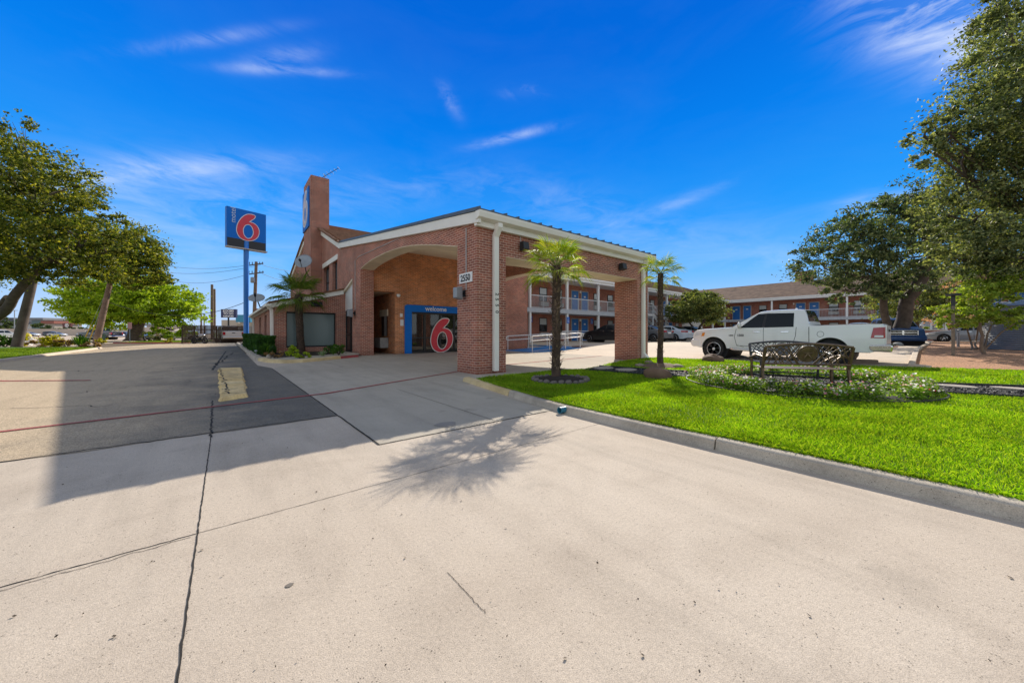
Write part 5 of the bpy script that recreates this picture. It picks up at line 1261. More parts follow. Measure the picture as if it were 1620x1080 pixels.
# ------------------------------------------------------------------ benches, flowers, shrubs
BRONZE = plain('aged bronze paint', (.20, .13, .07), .42, .5, var=.3, vs=14, bump=.15, col2=(.09, .06, .04))
PEWTER = plain('dark pewter paint', (.10, .10, .105), .4, .5, var=.25, vs=14)
def bench(label, a, b, z, mat, front):
    """a, b: feet of the back legs; front: +1 if the seat lies on the far side"""
    a = Vector((a[0], a[1], z)); b = Vector((b[0], b[1], z)); L = (b-a).length; X = (b-a).normalized(); Yv = Vector((-X.y, X.x, 0))*front; Zv = Vector((0, 0, 1))
    t = thing('garden_bench', label, 'bench', tuple((a+b)/2))
    def W(x, y, zz): return a + X*x + Yv*y + Zv*zz
    S = .38; D = .46
    def lean(zz): return -.10*max(0, (zz - S))/.40
    def leg(p0, p1, w=.045):
        mb = MB(); mb.beam(p0, p1, w, w*.75, up=X); mb.build('leg', mat, t, bevel=.006)
    for x in (0, L):
        leg(W(x, -.03, 0), W(x, .02, S)); leg(W(x, D, 0), W(x, D, S+.17))
    mb = MB()
    for x in (0, L):
        mb.beam(W(x, .02, S), W(x, lean(.76), .76), .045, .035, up=X)
        mb.tube([W(x, .0, S+.20), W(x, D*.5, S+.22), W(x, D+.02, S+.17)], .022, 8)
        mb.tube([W(x, .03, S-.26), W(x, D, S-.26)], .012, 6)
    mb.tube([W(0, 0, S-.24), W(L, 0, S-.24)], .014, 6)
    mb.build('arm_frame', mat, t, smooth=50)
    mb = MB()
    for i in range(9):
        y = .02 + D*i/8.6; mb.beam(W(0, y, S), W(L, y, S - .01*math.sin(i/8*PI)), .038, .014, up=(0, 0, 1))
    mb.build('seat', mat, t)
    mb = MB()
    def arc(u): return .76 + .055*math.sin(PI*u)
    pts = [W(L*u, lean(arc(u)), arc(u)) for u in np.linspace(0, 1, 15)]; mb.tube(pts, .022, 8)
    mb.tube([W(0, lean(S+.08), S+.08), W(L, lean(S+.08), S+.08)], .018, 8)
    def hatch(x0, z0, x1, z1, k):
        P = []
        for i in range(7):
            u = i/6; x = x0+(x1-x0)*u; zz = z0+(z1-z0)*u + k*math.sin(PI*u); P.append(W(x, lean(zz), zz))
        mb.tube(P, .0095, 6)
    lo, hi = S+.09, .76
    for u0, u1, k in ((0, .16, .05), (.05, .24, .05), (.12, .34, .04), (.20, .40, .02), (.26, .42, -.02)):
        for m_ in (0, 1):
            x0, x1 = (L*u0, L*u1) if m_ == 0 else (L*(1-u0), L*(1-u1))
            hatch(x0, lo, x1, arc(u1)-.01, k); hatch(x1, lo, x0, arc(u0)-.02, k)
    for m_ in (0, 1):
        for u0, u1 in ((0, .2), (0, .33)):
            x0, x1 = (L*u0, L*u1) if m_ == 0 else (L*(1-u0), L*(1-u1)); hatch(x0, lo+.1, x1, lo+.02, .08)
    bk = mb.build('backrest', mat, t, smooth=50)
    mb = MB(); n = 26; zc = (lo + arc(.5))/2; vs = []; 
    for s_ in (-.008, .008):
        for r_ in (1.0,):
            for j in range(n):
                q = 2*PI*j/n; x = L*.5 + .145*math.cos(q); zz = zc + .135*math.sin(q); vs.append(W(x, lean(zz)+s_, zz))
    mb.add(vs, [list(range(n)), list(range(n, 2*n))[::-1]] + [(j, n+j, n+(j+1) % n, (j+1) % n) for j in range(n)])
    for rr in (.145, .115):
        mb.tube([W(L*.5 + rr*math.cos(2*PI*j/n), lean(zc + rr*.93*math.sin(2*PI*j/n)), zc + rr*.93*math.sin(2*PI*j/n)) for j in range(n+1)], .011, 6)
    for j in range(5):
        q = 2*PI*j/5 + .3; mb.tube([W(L*.5, lean(zc), zc), W(L*.5 + .09*math.cos(q), lean(zc)-.012, zc + .085*math.sin(q))], [.02, .006], 6)
    mb.build('medallion', mat, bk, smooth=50)
bench('bronze metal garden bench seen from behind, nearer of the pair', (2.17, -5.81), (2.95, -6.82), LZ+.01, BRONZE, 1)
bench('dark metal garden bench facing the camera, behind the bronze bench', (3.95, -5.10), (4.73, -6.11), LZ+.01, PEWTER, -1)
# flowering ground cover in a ring
def ring_pts(n, r0, r1, gap=()):
    a = rng.uniform(0, 2*PI, n); r_ = np.sqrt(rng.uniform(r0**2, r1**2, n))
    return np.stack([FB[0] + r_*np.cos(a)*1.05, FB[1] + r_*np.sin(a)], 1)
nl = 15000; c = ring_pts(420, 1.40, 1.80); k = rng.integers(0, 420, nl); hgt = rng.uniform(.10, .27, 420)
p = np.zeros((nl, 3)); p[:, :2] = c[k] + rng.normal(size=(nl, 2))*.05; p[:, 2] = LZ + hgt[k]*rng.uniform(.08, 1.0, nl)**.7
def leaves_at(p, size, asp, upb=.6):
    m = len(p); d = rng.normal(size=(m, 3)); d[:, 2] = np.abs(d[:, 2])*.6; d /= np.linalg.norm(d, axis=1)[:, None]
    nn = rng.normal(size=(m, 3)) + np.array([0, 0, upb]); b = np.cross(d, nn); b /= np.maximum(1e-6, np.linalg.norm(b, axis=1))[:, None]
    s = size*rng.uniform(.6, 1.3, m)[:, None]
    return np.stack([p - d*s*.5, p + b*s*asp*.5, p + d*s*.5, p - b*s*asp*.5], 1)
L_FLW = leaf_mat('flower foliage', [(.08, .16, .02), (.16, .28, .035), (.31, .43, .08)], .38, .5)
q1 = leaves_at(p, .052, .6)
nf = 1900; k = rng.integers(0, 420, nf); pf = np.zeros((nf, 3)); pf[:, :2] = c[k] + rng.normal(size=(nf, 2))*.07; pf[:, 2] = LZ + hgt[k]*rng.uniform(.75, 1.12, nf)
q2 = leaves_at(pf, .038, 1.0, 2.0)
fw = [leaf_mat(n_, [c_, c_, c_], .45, .6, (1.1, 1.1, 1.1)) for n_, c_ in (('white petals', (.85, .80, .76)), ('pink petals', (.75, .30, .36)), ('red petals', (.60, .05, .08)), ('peach petals', (.80, .55, .40)))]
mi = np.concatenate([np.zeros(nl, int), 1 + rng.choice(4, nf, p=[.60, .17, .05, .18])])
o = quads_mesh('flowering_ground_cover', np.concatenate([q1, q2]), [L_FLW] + fw, mi=mi); tag(o, 'ring of low pink and white flowers around the benches', 'flowers', kind='stuff')
mb = MB()
for j in range(46):
    a0, a1 = 2*PI*j/46, 2*PI*(j+1)/46; r_ = 1.93
    mb.beam((FB[0]+r_*1.04*math.cos(a0), FB[1]+r_*math.sin(a0), LZ-.005), (FB[0]+r_*1.04*math.cos(a1), FB[1]+r_*math.sin(a1), LZ-.005), .02, .08)
o = mb.build('bed_edging', plain('bed edging', (.02, .02, .02), .6)); tag(o, 'black edging ring around the flower bed', 'edging')
# gravel grains on the path
P2 = np.array(PATH); X = rng.uniform(P2[:, 0].min(), P2[:, 0].max(), 26000); Y = rng.uniform(P2[:, 1].min(), P2[:, 1].max(), 26000); k = in_poly(PATH, X, Y); X, Y = X[k][:6000], Y[k][:6000]
p = np.stack([X, Y, np.full(len(X), LZ+.016)], 1); mi = (rng.uniform(size=len(X)) < .18).astype(int)
o = quads_mesh('path_gravel', leaves_at(p, .035, .8, 3.0), [plain('dark pebble', (.05, .05, .052), .7, var=.3, vs=2), plain('pale pebble', (.20, .195, .19), .7, var=.3, vs=2)], mi=mi); tag(o, 'loose black and grey gravel on the garden path', 'gravel', kind='stuff')

def bush(name, label, c, r, n, size, mat, cat='shrub', group=None, flat=.8):
    t = thing(name, label, cat, (c[0], c[1], c[2]), 0, group)
    mb = MB()
    for i in range(6):
        a = i*1.05; mb.tube([(c[0], c[1], c[2]-.03), (c[0]+.6*r[0]*math.cos(a), c[1]+.6*r[1]*math.sin(a), c[2]+r[2]*1.1)], [.02, .006], 5)
    mb.build('stems', BARK, t)
    quads_mesh('foliage', crown_quads([(c[0], c[1], c[2]+r[2]*.9, r[0], r[1], r[2], 1)], n, size, clump=.3, shell=(.3, 1.0), flat=flat), mat, t); return t
def tuft(name, label, c, h, n, mat, spread=.5, w=.02, cat='plant', group=None):
    V = []
    for i in range(n):
        a = rng.uniform(0, 2*PI); s = rng.uniform(.1, 1)*spread; b = Vector(c) + Vector((math.cos(a), math.sin(a), 0))*s*.25; d = Vector((math.cos(a), math.sin(a), 0)); hh = h*rng.uniform(.6, 1.1)
        m1 = b + d*s*.45 + Vector((0, 0, hh*.65)); tp = b + d*s*1.0 + Vector((0, 0, hh*(1-.35*s/spread))); sd = Vector((-d.y, d.x, 0))*w
        V.append([tuple(b), tuple(m1 - sd), tuple(tp), tuple(m1 + sd)])
    o = quads_mesh(name, np.array(V), mat); return tag(o, label, cat, group)
def hedge(label, x0, x1, y0, y1, z0, h, n):
    t = thing('clipped_hedge', label, 'hedge', ((x0+x1)/2, (y0+y1)/2, z0)); m = n
    face = rng.integers(0, 5, m); u = rng.uniform(0, 1, m); v = rng.uniform(0, 1, m); p = np.zeros((m, 3)); dp = np.abs(rng.normal(size=m))*.05
    p[:, 0] = np.where(face == 0, x0+dp, np.where(face == 1, x1-dp, x0+(x1-x0)*u)); p[:, 1] = np.where(face == 2, y0+dp, np.where(face == 3, y1-dp, y0+(y1-y0)*np.where(face < 2, u, v))); p[:, 2] = np.where(face == 4, z0+h-dp, z0+h*v)
    p[:, 0] += .05*np.sin(p[:, 2]*9+p[:, 1]*5); p[:, 1] += .04*np.sin(p[:, 0]*9+p[:, 2]*7); p[:, 2] += .03*np.sin(p[:, 0]*7+p[:, 1]*6)
    quads_mesh('foliage', leaves_at(p, .075, .6), L_HEDGE, t)
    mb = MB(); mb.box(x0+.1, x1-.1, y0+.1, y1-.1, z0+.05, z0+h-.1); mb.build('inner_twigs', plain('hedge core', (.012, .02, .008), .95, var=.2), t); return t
hedge('dark clipped hedge block nearest the wing corner', -4.0, -3.3, 12.3, 15.6, .1, .86, 9000)
hedge('clipped hedge block behind the near one along the planter kerb', -4.05, -3.45, 16.4, 20.6, .1, .92, 8000)
hedge('farthest clipped hedge block in front of the blue pole', -4.05, -3.45, 21.4, 27, .1, .95, 8000)
def gd(px, py, z=.12): g = gp(px, py, z); return (g[0], g[1], z)
tuft('yucca', 'spiky green yucca beside the near hedge and downspout', gd(420, 563), .62, 90, L_BUSH, .45, .02)
bush('round_shrub', 'bright green round shrub under the left half of the wing window', gd(464, 561), (.28, .28, .22), 900, .07, L_CYP)
bush('low_shrub', 'low yellow-green shrub in front of the shaded palm', gd(476, 566), (.40, .28, .13), 900, .07, L_CYP)
bush('low_shrub', 'reddish low shrub by the corner of the planter', gd(437, 566), (.42, .25, .12), 700, .07, L_DRY)
bush('round_shrub', 'dark round shrub at the right end of the wing window', gd(521, 559), (.28, .28, .24), 900, .07, L_HEDGE)
bush('round_shrub', 'green cube-like shrub beside the glazed side door', gd(536, 561), (.30, .28, .28), 1100, .07, L_BUSH)
tuft('aloe', 'pale spiky plant between the palm and the dark shrub', gd(510, 563), .28, 40, leaf_mat('pale blades', [(.18, .26, .14), (.25, .33, .2), (.33, .4, .25)], .3), .35, .02)
g = gd(426, 566); mb = MB(); mb.rock((g[0], g[1], .16), (.10, .09, .11), 5); o = mb.build('rock', STONE, smooth=70, loc=g); tag(o, 'small pale rock at the planter corner below the yucca', 'rock')
mb = MB(); g = gd(405, 562); mb.tube([(g[0], g[1], .1), (g[0], g[1], .3)], .012, 6); mb.lathe([(.06, .30), (.06, .34), (.01, .36)], (g[0], g[1], 0), 10); o = mb.build('garden_light', GREYM, loc=g); tag(o, 'small garden light on a stake in front of the hedge', 'garden light')
# blue drain outlet in the kerb
g = gp(869, 655, .03); t = thing('drain_pipe', 'blue drain pipe mouth poking through the lawn kerb', 'pipe', (g[0], g[1], .05))
px = (g[0]+.335, g[1]+.01)
mb = MB(); n = 18; vs = []; fs = []
for k, (r_, x) in enumerate(((.044, -.10), (.044, .12), (.038, .12), (.038, -.10))):
    for j in range(n): a = 2*PI*j/n; vs.append((px[0]-.02+x, px[1]+r_*math.cos(a)-x*.1, .048+r_*math.sin(a)))
for k in range(4):
    for j in range(n): fs.append((k*n+j, ((k+1) % 4)*n+j, ((k+1) % 4)*n+(j+1) % n, k*n+(j+1) % n))
mb.add(vs, fs); mb.build('pipe_mouth', plain('blue pipe', (.03, .20, .30), .5, var=.1), t, smooth=50)
mb = MB(); mb.lathe([(.039, px[0]+.02), (.001, px[0]+.021)], (0, px[1], .048), 16, axis='x'); mb.build('pipe_bore', UNDER, t)
# litter: leaves, twigs and crumbs on the concrete
V = []
spots = [gp(random.uniform(20, 1600), random.uniform(690, 1070)) for _ in range(110)] + [gp(random.uniform(830, 862), random.uniform(653, 664)) for _ in range(14)]
for x, y in spots:
    if x > -1.62: continue
    a = random.uniform(0, PI); s = random.choice((.003, .003, .004, .004, .005, .007, .010))*random.uniform(.6, 1.1); asp = random.choice((.3, .6, .8, .9)); d = Vector((math.cos(a), math.sin(a), 0)); b = Vector((-d.y, d.x, 0)); p = Vector((x, y, .0035))
    V.append([tuple(p - d*s), tuple(p + b*s*asp + Vector((0, 0, .004))), tuple(p + d*s + Vector((0, 0, .003))), tuple(p - b*s*asp)])
o = quads_mesh('leaf_litter', np.array(V), plain('dry leaf crumbs', (.10, .075, .05), .9, var=.4, vs=1)); tag(o, 'dry leaf crumbs and twigs scattered over the concrete', 'litter', kind='stuff')
for px_, py_, lab, r_ in ((916/2, 540+771/2, 'stain', .016),):
    g = gp(px_, py_); poly = [(g[0] + r_*(1+.5*mnoise.noise(Vector((j*1.3, 2, 0))))*math.cos(2*PI*j/18), g[1] + r_*.8*(1+.5*mnoise.noise(Vector((j*1.3, 5, 0))))*math.sin(2*PI*j/18)) for j in range(18)]
    sheet('gum_stain', poly, .003, plain('gum stain', (.19, .165, .14), .9, var=.1))
g = gp(706, 672); sheet('oil_stain', [(g[0]+.13*math.cos(a)*(1+.2*math.sin(3*a)), g[1]+.12*math.sin(a)) for a in np.linspace(0, 2*PI, 20, endpoint=False)], .0075, plain('oil stain', (.30, .27, .235), .8, var=.1))
# ------------------------------------------------------------------ left side: verge, poles, signs, highway
LL = [(-11.9, 14), (-12.0, 19.4), (-12.1, 27), (-12.2, 30.5), (-12.8, 32.3), (-14.5, 33.6), (-24, 40), (-60, 55), (-60, 14)]
sheet('verge_lawn', LL, .09, TURF)
kerb('verge_kerb', dens([(-11.75, 12.5), (-11.8, 19.4), (-11.9, 27), (-12.0, 30.6), (-12.5, 32.2), (-14.2, 33.6)][::-1], .5), .2, .1, LOT)
q = blades(LL[:7] + [(-24, 14)], [(0, 40, 260, .05, .06)], .085)
q2 = blades([(-8.5, 45.5), (-14.2, 49.8), (-13, 62), (-6.5, 58)], [(0, 90, 110, .09, .07)], .06)
o = quads_mesh('verge_grass', np.concatenate([q, q2]), leaf_mat('verge grass', [(.10, .18, .012), (.16, .25, .018), (.24, .31, .03)], .4)); tag(o, 'sunlit mown grass on the verges left of the drive', 'grass', kind='stuff')
sheet('verge_lawn', [(-8.3, 45), (-14.3, 49.6), (-13, 63), (-6, 59)], .055, TURF)
kerb('red_kerb', dens([(-14.6, 49.4), (-8.2, 44.7)], .6)[::-1], .2, .1, REDP)
BEDP = [(-14.2, 33.9), (-12.9, 32.6), (-13.0, 33.4), (-14.6, 35.2), (-26, 43), (-26, 41.5)]
sheet('verge_bed_soil', BEDP, .10, SOIL)
def pole(name, label, p0, p1, r0, r1, mat=WOOD, parts=None, cat='utility pole', group=None):
    t = thing(name, label, cat, tuple(p0), 0, group); mb = MB(); mb.tube([p0, Vector(p0).lerp(Vector(p1), .5), p1], [r0, (r0+r1)/2, r1], 10); mb.build('shaft', mat, t, smooth=50); return t
g = gp(26, 548, .1); pole('timber_pole', 'thick leaning timber pole at the left edge of the verge lawn', (g[0], g[1], .02), at(57, 27.3, 425), .30, .24, plain('weathered pole', (.15, .115, .09), .85, var=.25, vs=2, bump=.6, bs=18))
g = gp(152, 543, .02); tp = at(181, 39.2, 418)
PO = pole('utility_pole', 'leaning utility pole with guy wires at the drive entrance', (g[0], g[1], -.05), tp, .30, .20, plain('pole timber', (.28, .175, .12), .85, var=.25, vs=2, bump=.5, bs=18))
mb = MB(); tp2 = Vector((g[0], g[1], 0)).lerp(Vector(tp), .75)
a1, a2 = at(131, 37.2), at(140, 37.6)
for a in (a1, a2): mb.tube([(a[0], a[1], .05), tuple(tp2)], .012, 5)
mb.build('guy_wire', GREYM, PO)
for a in (a1, a2):
    mb = MB(); e = Vector((a[0], a[1], .05)).lerp(tp2, .30); mb.tube([(a[0], a[1], .05), tuple(e)], .045, 7); mb.build('guy_guard', plain('yellow guard', (.62, .40, .02), .5), PO, smooth=50)
# hydrant
g = gp(43, 546, .1); gx, gy = g; t = thing('fire_hydrant', 'white fire hydrant with yellow bonnet on the verge', 'fire hydrant', (gx, gy, .1))
k = 2.05
mb = MB(); mb.lathe([(.20*k*.7, .1), (.20*k*.7, .16), (.11*k*.8, .18), (.11*k*.8, .55*k*.62), (.14*k*.8, .58*k*.62), (.14*k*.8, .64*k*.62)], (gx, gy, 0), 16); mb.build('barrel', TRIM_W, t, smooth=40)
mb = MB(); mb.lathe([(.16*k*.8, .64*k*.62), (.15*k*.8, .72*k*.62), (.09*k*.8, .84*k*.62), (.04*k*.8, .86*k*.62), (.03*k*.8, .92*k*.62)], (gx, gy, 0), 16); mb.build('bonnet', plain('yellow bonnet', (.60, .45, .05), .5), t, smooth=50)
mb = MB(); mb.lathe([(.09, gx-.3), (.09, gx+.3)], (0, gy, .6), 12, axis='x'); mb.lathe([(.11, gy-.34), (.10, gy)], (gx, 0, .55), 12, axis='y'); mb.build('hose_caps', TRIM_W, t, smooth=40)
for nm, lab, px, py, r_, mat, n in (('yellow_bush', 'small yellow bush squeezed between timber pole and hydrant', 34, 547, (.35, .35, .5), L_YEL, 700), ('yellow_bush', 'round yellow bush on the verge between hydrant and utility pole', 86, 548, (.75, .5, .5), L_YEL, 1600),
      ('green_bush', 'spreading green bush at the left edge behind the timber pole', 8, 548, (.9, .6, .40), L_BUSH, 1200), ('dry_grass_clump', 'brown grass clump left of the round yellow bush', 65, 548, (.8, .5, .32), L_DRY, 900), ('dry_grass_clump', 'brown grass clump right of the round yellow bush', 105, 548, (.8, .5, .32), L_DRY, 900),
      ('dry_grass_clump', 'low tan clump at the drive corner near the utility pole', 146, 549, (.8, .4, .18), L_DRY, 700), ('yellow_bush', 'tiny yellow bush at the foot of the utility pole', 161, 543, (.45, .4, .3), L_YEL, 500), ('yellow_bush', 'tiny yellow bush on the far verge by the red kerb', 267, 542, (.5, .4, .25), L_YEL, 400)):
    g = gp(px, py, .1); bush(nm, lab, (g[0], g[1], .08), r_, n, .16, mat)
g = gp(128, 549, .1); tuft('spiky_grass', 'spiky green grass tuft left of the utility pole', (g[0], g[1], .1), 1.0, 120, L_BUSH, .8, .035)
g = at(248, 52); bush('verge_shrub', 'reddish green shrub on the far verge left of the white car', (g[0], g[1], .05), (1.9, 1.2, .75), 1800, .2, L_ROUND)
g = at(161, 42); mb = MB(); mb.box(g[0]-.28, g[0]+.28, g[1]-.28, g[1]+.28, .05, .95); mb.box(g[0]-.32, g[0]+.32, g[1]-.32, g[1]+.32, .95, 1.02); o = mb.build('utility_box', plain('green cabinet', (.10, .17, .11), .6), bevel=.03, loc=(g[0], g[1], 0)); tag(o, 'green utility box behind the leaning utility pole', 'utility box')
# timber fence
A = Vector(gp(288, 543.2) + (0,)); B = Vector(at(392, 41.5) + (0,)); t = thing('timber_fence', 'dark brown timber fence behind the motorcycle and white pickup', 'fence', tuple((A+B)/2)); d = (B-A).normalized(); L = (B-A).length
mb = MB(); n = 52; nv = Vector((-d.y, d.x, 0))
for i in range(n):
    c = A + d*(L*(i+.5)/n); w = L/n*.84 if i % 5 else L/n*.70; mb.beam(c + Vector((0, 0, .08 + .04*random.random())), c + Vector((0, 0, 1.95 + .05*random.random())), w, .03, up=nv)
mb.build('boards', plain('dark fence boards', (.11, .068, .045), .85, var=.3, vs=1.2), t)
mb = MB()
for z in (.45, 1.5): mb.beam(A + nv*.05 + Vector((0, 0, z)), B + nv*.05 + Vector((0, 0, z)), .05, .1)
for i in range(7): c = A + d*(L*i/6) + nv*.08; mb.beam(c, c + Vector((0, 0, 1.9)), .1, .1, up=nv)
mb.build('rails', plain('fence rails', (.06, .04, .03), .85), t)
# motorcycle
g = gp(316, 543.5); mx, my = g; t = thing('motorcycle', 'black motorcycle parked against the timber fence', 'motorcycle', (mx, my, 0)); hd = Vector((.62, -.78, 0)); 
def MP(f, z, s=0): return Vector((mx, my, z)) + hd*f + Vector((-hd.y, hd.x, 0))*s
for f in (-.72, .72):
    mb = MB(); n = 22; mb.tube([MP(f + .30*math.cos(2*PI*j/n), .33 + .30*math.sin(2*PI*j/n)) for j in range(n+1)], .07, 8, caps=False)
    for j in range(6): q = 2*PI*j/6; mb.tube([MP(f, .33), MP(f + .27*math.cos(q), .33 + .27*math.sin(q))], .015, 5)
    mb.build('wheel', TYRE, t, smooth=60)
mb = MB(); mb.tube([MP(.72, .33), MP(.48, .95)], .04, 8); mb.tube([MP(.48, .9), MP(.0, .5), MP(-.72, .33)], .045, 8); mb.tube([MP(.45, .85), MP(-.1, .8), MP(-.7, .55)], .04, 8); mb.rock(tuple(MP(.02, .45)), (.25, .2, .2), 2); mb.tube([MP(.2, .3, .15), MP(-.9, .35, .18)], .05, 8); mb.build('frame', UNDER, t, smooth=50)
mb = MB(); mb.rock(tuple(MP(.2, .86)), (.26, .24, .15), 4, rough=.05); mb.build('tank', paint('tank paint', (.35, .36, .38)), t, smooth=70)
mb = MB(); mb.rock(tuple(MP(-.35, .80)), (.32, .28, .09), 6, rough=.05); mb.build('seat', UNDER, t, smooth=70)
mb = MB(); mb.tube([MP(.38, 1.05, .38), MP(.46, 1.0, .1), MP(.46, 1.0, -.1), MP(.38, 1.05, -.38)], .02, 7); mb.rock(tuple(MP(.6, .9)), (.1, .1, .1), 7, rough=.02); mb.build('handlebar', CHROME, t, smooth=50)

# pole sign of the motel
g = (-3.55, 34.9); c = at(389.5, 34.3)
t = thing('pole_sign', 'tall blue pole sign with red numeral and black message strip', 'sign', (c[0], c[1], 0)); x0, y0 = c
mb = MB(); mb.tube([(x0, y0, -.1), (x0, y0, 10.0)], .215, 20); mb.build('pole', plain('blue pole paint', (.008, .20, .72), .4, var=.05, coat=.3), t, smooth=50)
# cabinet: the face turned so that it recedes to the right
pl, pr = Vector(at(358.5, 33.0) + (0,)), Vector(at(421, 35.6) + (0,)); Xv = (pr-pl).normalized(); Nv = Vector((Xv.y, -Xv.x, 0)); W_ = (pr-pl).length
zt = EYE + (CY-325.3)/F*33.0; zb_ = EYE + (CY-389)/F*33.0
def SP(u, v, n=0): return pl + Xv*(W_*u) + Vector((0, 0, zb_ + (zt-zb_)*v)) + Nv*n
mb = MB(); q = [SP(0, 0), SP(1, 0), SP(1, 1), SP(0, 1)]; q2_ = [SP(0, 0, -.45), SP(1, 0, -.45), SP(1, 1, -.45), SP(0, 1, -.45)]
mb.add(q + q2_, [(0, 1, 2, 3), (5, 4, 7, 6), (0, 4, 5, 1), (1, 5, 6, 2), (2, 6, 7, 3), (3, 7, 4, 0)]); cab = mb.build('cabinet', BLUE, t, bevel=.02)
mb = MB(); mb.add([SP(.012, .015, .012), SP(.988, .015, .012), SP(.988, .23, .012), SP(.012, .23, .012)], [(0, 1, 2, 3)]); mb.add([SP(.012, .015, .0), SP(.988, .015, .0), SP(.988, .23, .0), SP(.012, .23, .0)], [(0, 1, 2, 3)]); mb.build('message_strip', BLACK, cab)
mb = MB(); a, b = SP(-.02, -.01, .06), SP(1.0, -.01, .06); mb.beam(a, b, .6, .1); mb.build('base_trim', plain('sign base', (.5, .48, .46), .5), t)
Hc = zt-zb_
numeral('numeral_outline', W_*.58, Hc*.68, SP(.235, .235), Xv, (0, 0, 1), WHITE, .055, .016, cab)
numeral('numeral', W_*.58, Hc*.68, SP(.235, .235), Xv, (0, 0, 1), RED, 0, .028, cab)
text_on('motel_lettering', 'motel', .62, SP(.155, .81, .016), (0, 0, 1), -Xv, plain('pale lettering', (.55, .65, .80), .5, var=0), cab, .01)
# furniture shop sign
d0 = 75; c = at(361.5, d0); t = thing('shop_sign', 'dark blue furniture shop sign with white words on a pole', 'sign', (c[0], c[1], 0))
pl, pr = Vector(at(349.5, d0) + (0,)), Vector(at(373.5, d0) + (0,)); Xv = (pr-pl).normalized(); zt = EYE + (CY-489)/F*d0; zb_ = EYE + (CY-502.3)/F*d0; W_ = (pr-pl).length; Hc = zt - zb_; Nv = Vector((Xv.y, -Xv.x, 0))
mb = MB(); mb.tube([(c[0], c[1], 0), (c[0], c[1], zb_)], .16, 10); mb.build('pole', BLACK, t)
mb = MB(); q = [SP(0, 0), SP(1, 0), SP(1, 1), SP(0, 1)]; q2_ = [SP(0, 0, -.4), SP(1, 0, -.4), SP(1, 1, -.4), SP(0, 1, -.4)]; mb.add(q + q2_, [(0, 1, 2, 3), (5, 4, 7, 6), (0, 4, 5, 1), (1, 5, 6, 2), (2, 6, 7, 3), (3, 7, 4, 0)]); cab = mb.build('cabinet', plain('navy sign', (.012, .02, .09), .5, var=0), t)
for s, v, sz in (('ROOMS', .78, .66), ('TO GO', .46, .66), ('FURNITURE', .15, .42)): text_on('lettering', s, sz, SP(.5, v, .03), Xv, (0, 0, 1), WHITE, cab, .02, bold=.015)
# cyan canopy and yellow shop front far behind the fence
def far_box(name, label, px0, px1, pyt, dist, depth, mats, bands, cat='building', zb=0):
    a, b = Vector(at(px0, dist) + (0,)), Vector(at(px1, dist) + (0,)); X_ = (b-a).normalized(); Y_ = Vector((-X_.y, X_.x, 0)); t = thing(name, label, cat, tuple((a+b)/2)); ztop = EYE + (CY-pyt)/F*dist
    for nm, f0, f1, m_, ex in bands:
        z0, z1 = zb + (ztop-zb)*f0, zb + (ztop-zb)*f1; mb = MB(); vs = []
        for z in (z0, z1):
            for u, v in ((a-X_*ex, -Y_*ex), (b+X_*ex, -Y_*ex), (b+X_*ex, Y_*(depth+ex)), (a-X_*ex, Y_*(depth+ex))): p = u + v; vs.append((p.x, p.y, z))
        mb.add(vs, [(3, 2, 1, 0), (4, 5, 6, 7), (0, 1, 5, 4), (1, 2, 6, 5), (2, 3, 7, 6), (3, 0, 4, 7)]); mb.build(nm, m_, t)
    return t
CY_ = plain('cyan canopy', (.03, .25, .40), .5, var=.05); YEL = plain('yellow shop band', (.55, .38, .04), .6); TAN = plain('tan render', (.50, .43, .35), .8, var=.1, vs=.3); GRW = plain('grey render', (.30, .30, .30), .8, var=.1, vs=.3)
far_box('filling_station', 'bright blue canopy far behind the timber fence', 373, 396, 497.8, 85, 12, None, [('column', 0, .68, TAN, -.6), ('canopy', .68, 1, CY_, 0)])
far_box('roadside_shop', 'low yellow banded shop front behind the timber fence', 352, 376, 506, 95, 14, None, [('wall', 0, .5, YEL, 0), ('parapet', .5, 1, TAN, .15)])
far_box('roadside_shop', 'tan low shop block seen under the blue canopy', 376, 402, 511, 70, 12, None, [('wall', 0, .8, GRW, 0), ('parapet', .8, 1, TAN, .1)])
# bare tall poles and the pole with transformers
for lab, px, py, d_, r_ in (('taller of two bare poles left of the shop sign', 335.5, 450, 60, .24), ('shorter of two bare poles left of the shop sign', 339.3, 457, 62, .22), ('short bare pole left of the two tall poles', 318.5, 497.5, 80, .20), ('thin dark pole rising behind the timber fence left end', 323, 496.5, 85, .14), ('short dark pole under the cypress right side', 249.5, 499, 60, .24)):
    a = at(px, d_); pole('timber_pole', lab, (a[0], a[1], 0), at(px, d_, py), r_, r_*.8)
a = at(401, 46); tp = at(405.5, 46, 414); PT = pole('utility_pole', 'tall utility pole with crossarms behind the blue sign pole', (a[0], a[1], 0), tp, .24, .17)
mb = MB(); Xr = Vector((.775, -.632, 0))
for py_, hw_ in ((418, .95), (432, 1.0)):
    c = Vector(at(405, 46, py_)); mb.beam(c - Xr*hw_ + Vector((0, 0, -.15)), c + Xr*hw_ + Vector((0, 0, .12)), .10, .12)
    for s in (-.9, -.5, .5, .9): mb.tube([c + Xr*hw_*s, c + Xr*hw_*s + Vector((0, 0, .3))], .05, 6)
mb.build('crossarm', BARK, PT)
c = at(400, 45.7, 443); mb = MB(); mb.lathe([(.22, c[2]-.35), (.25, c[2]-.3), (.25, c[2]+.3), (.2, c[2]+.36)], (c[0], c[1], 0), 12); mb.build('transformer', GREYM, PT, smooth=50)
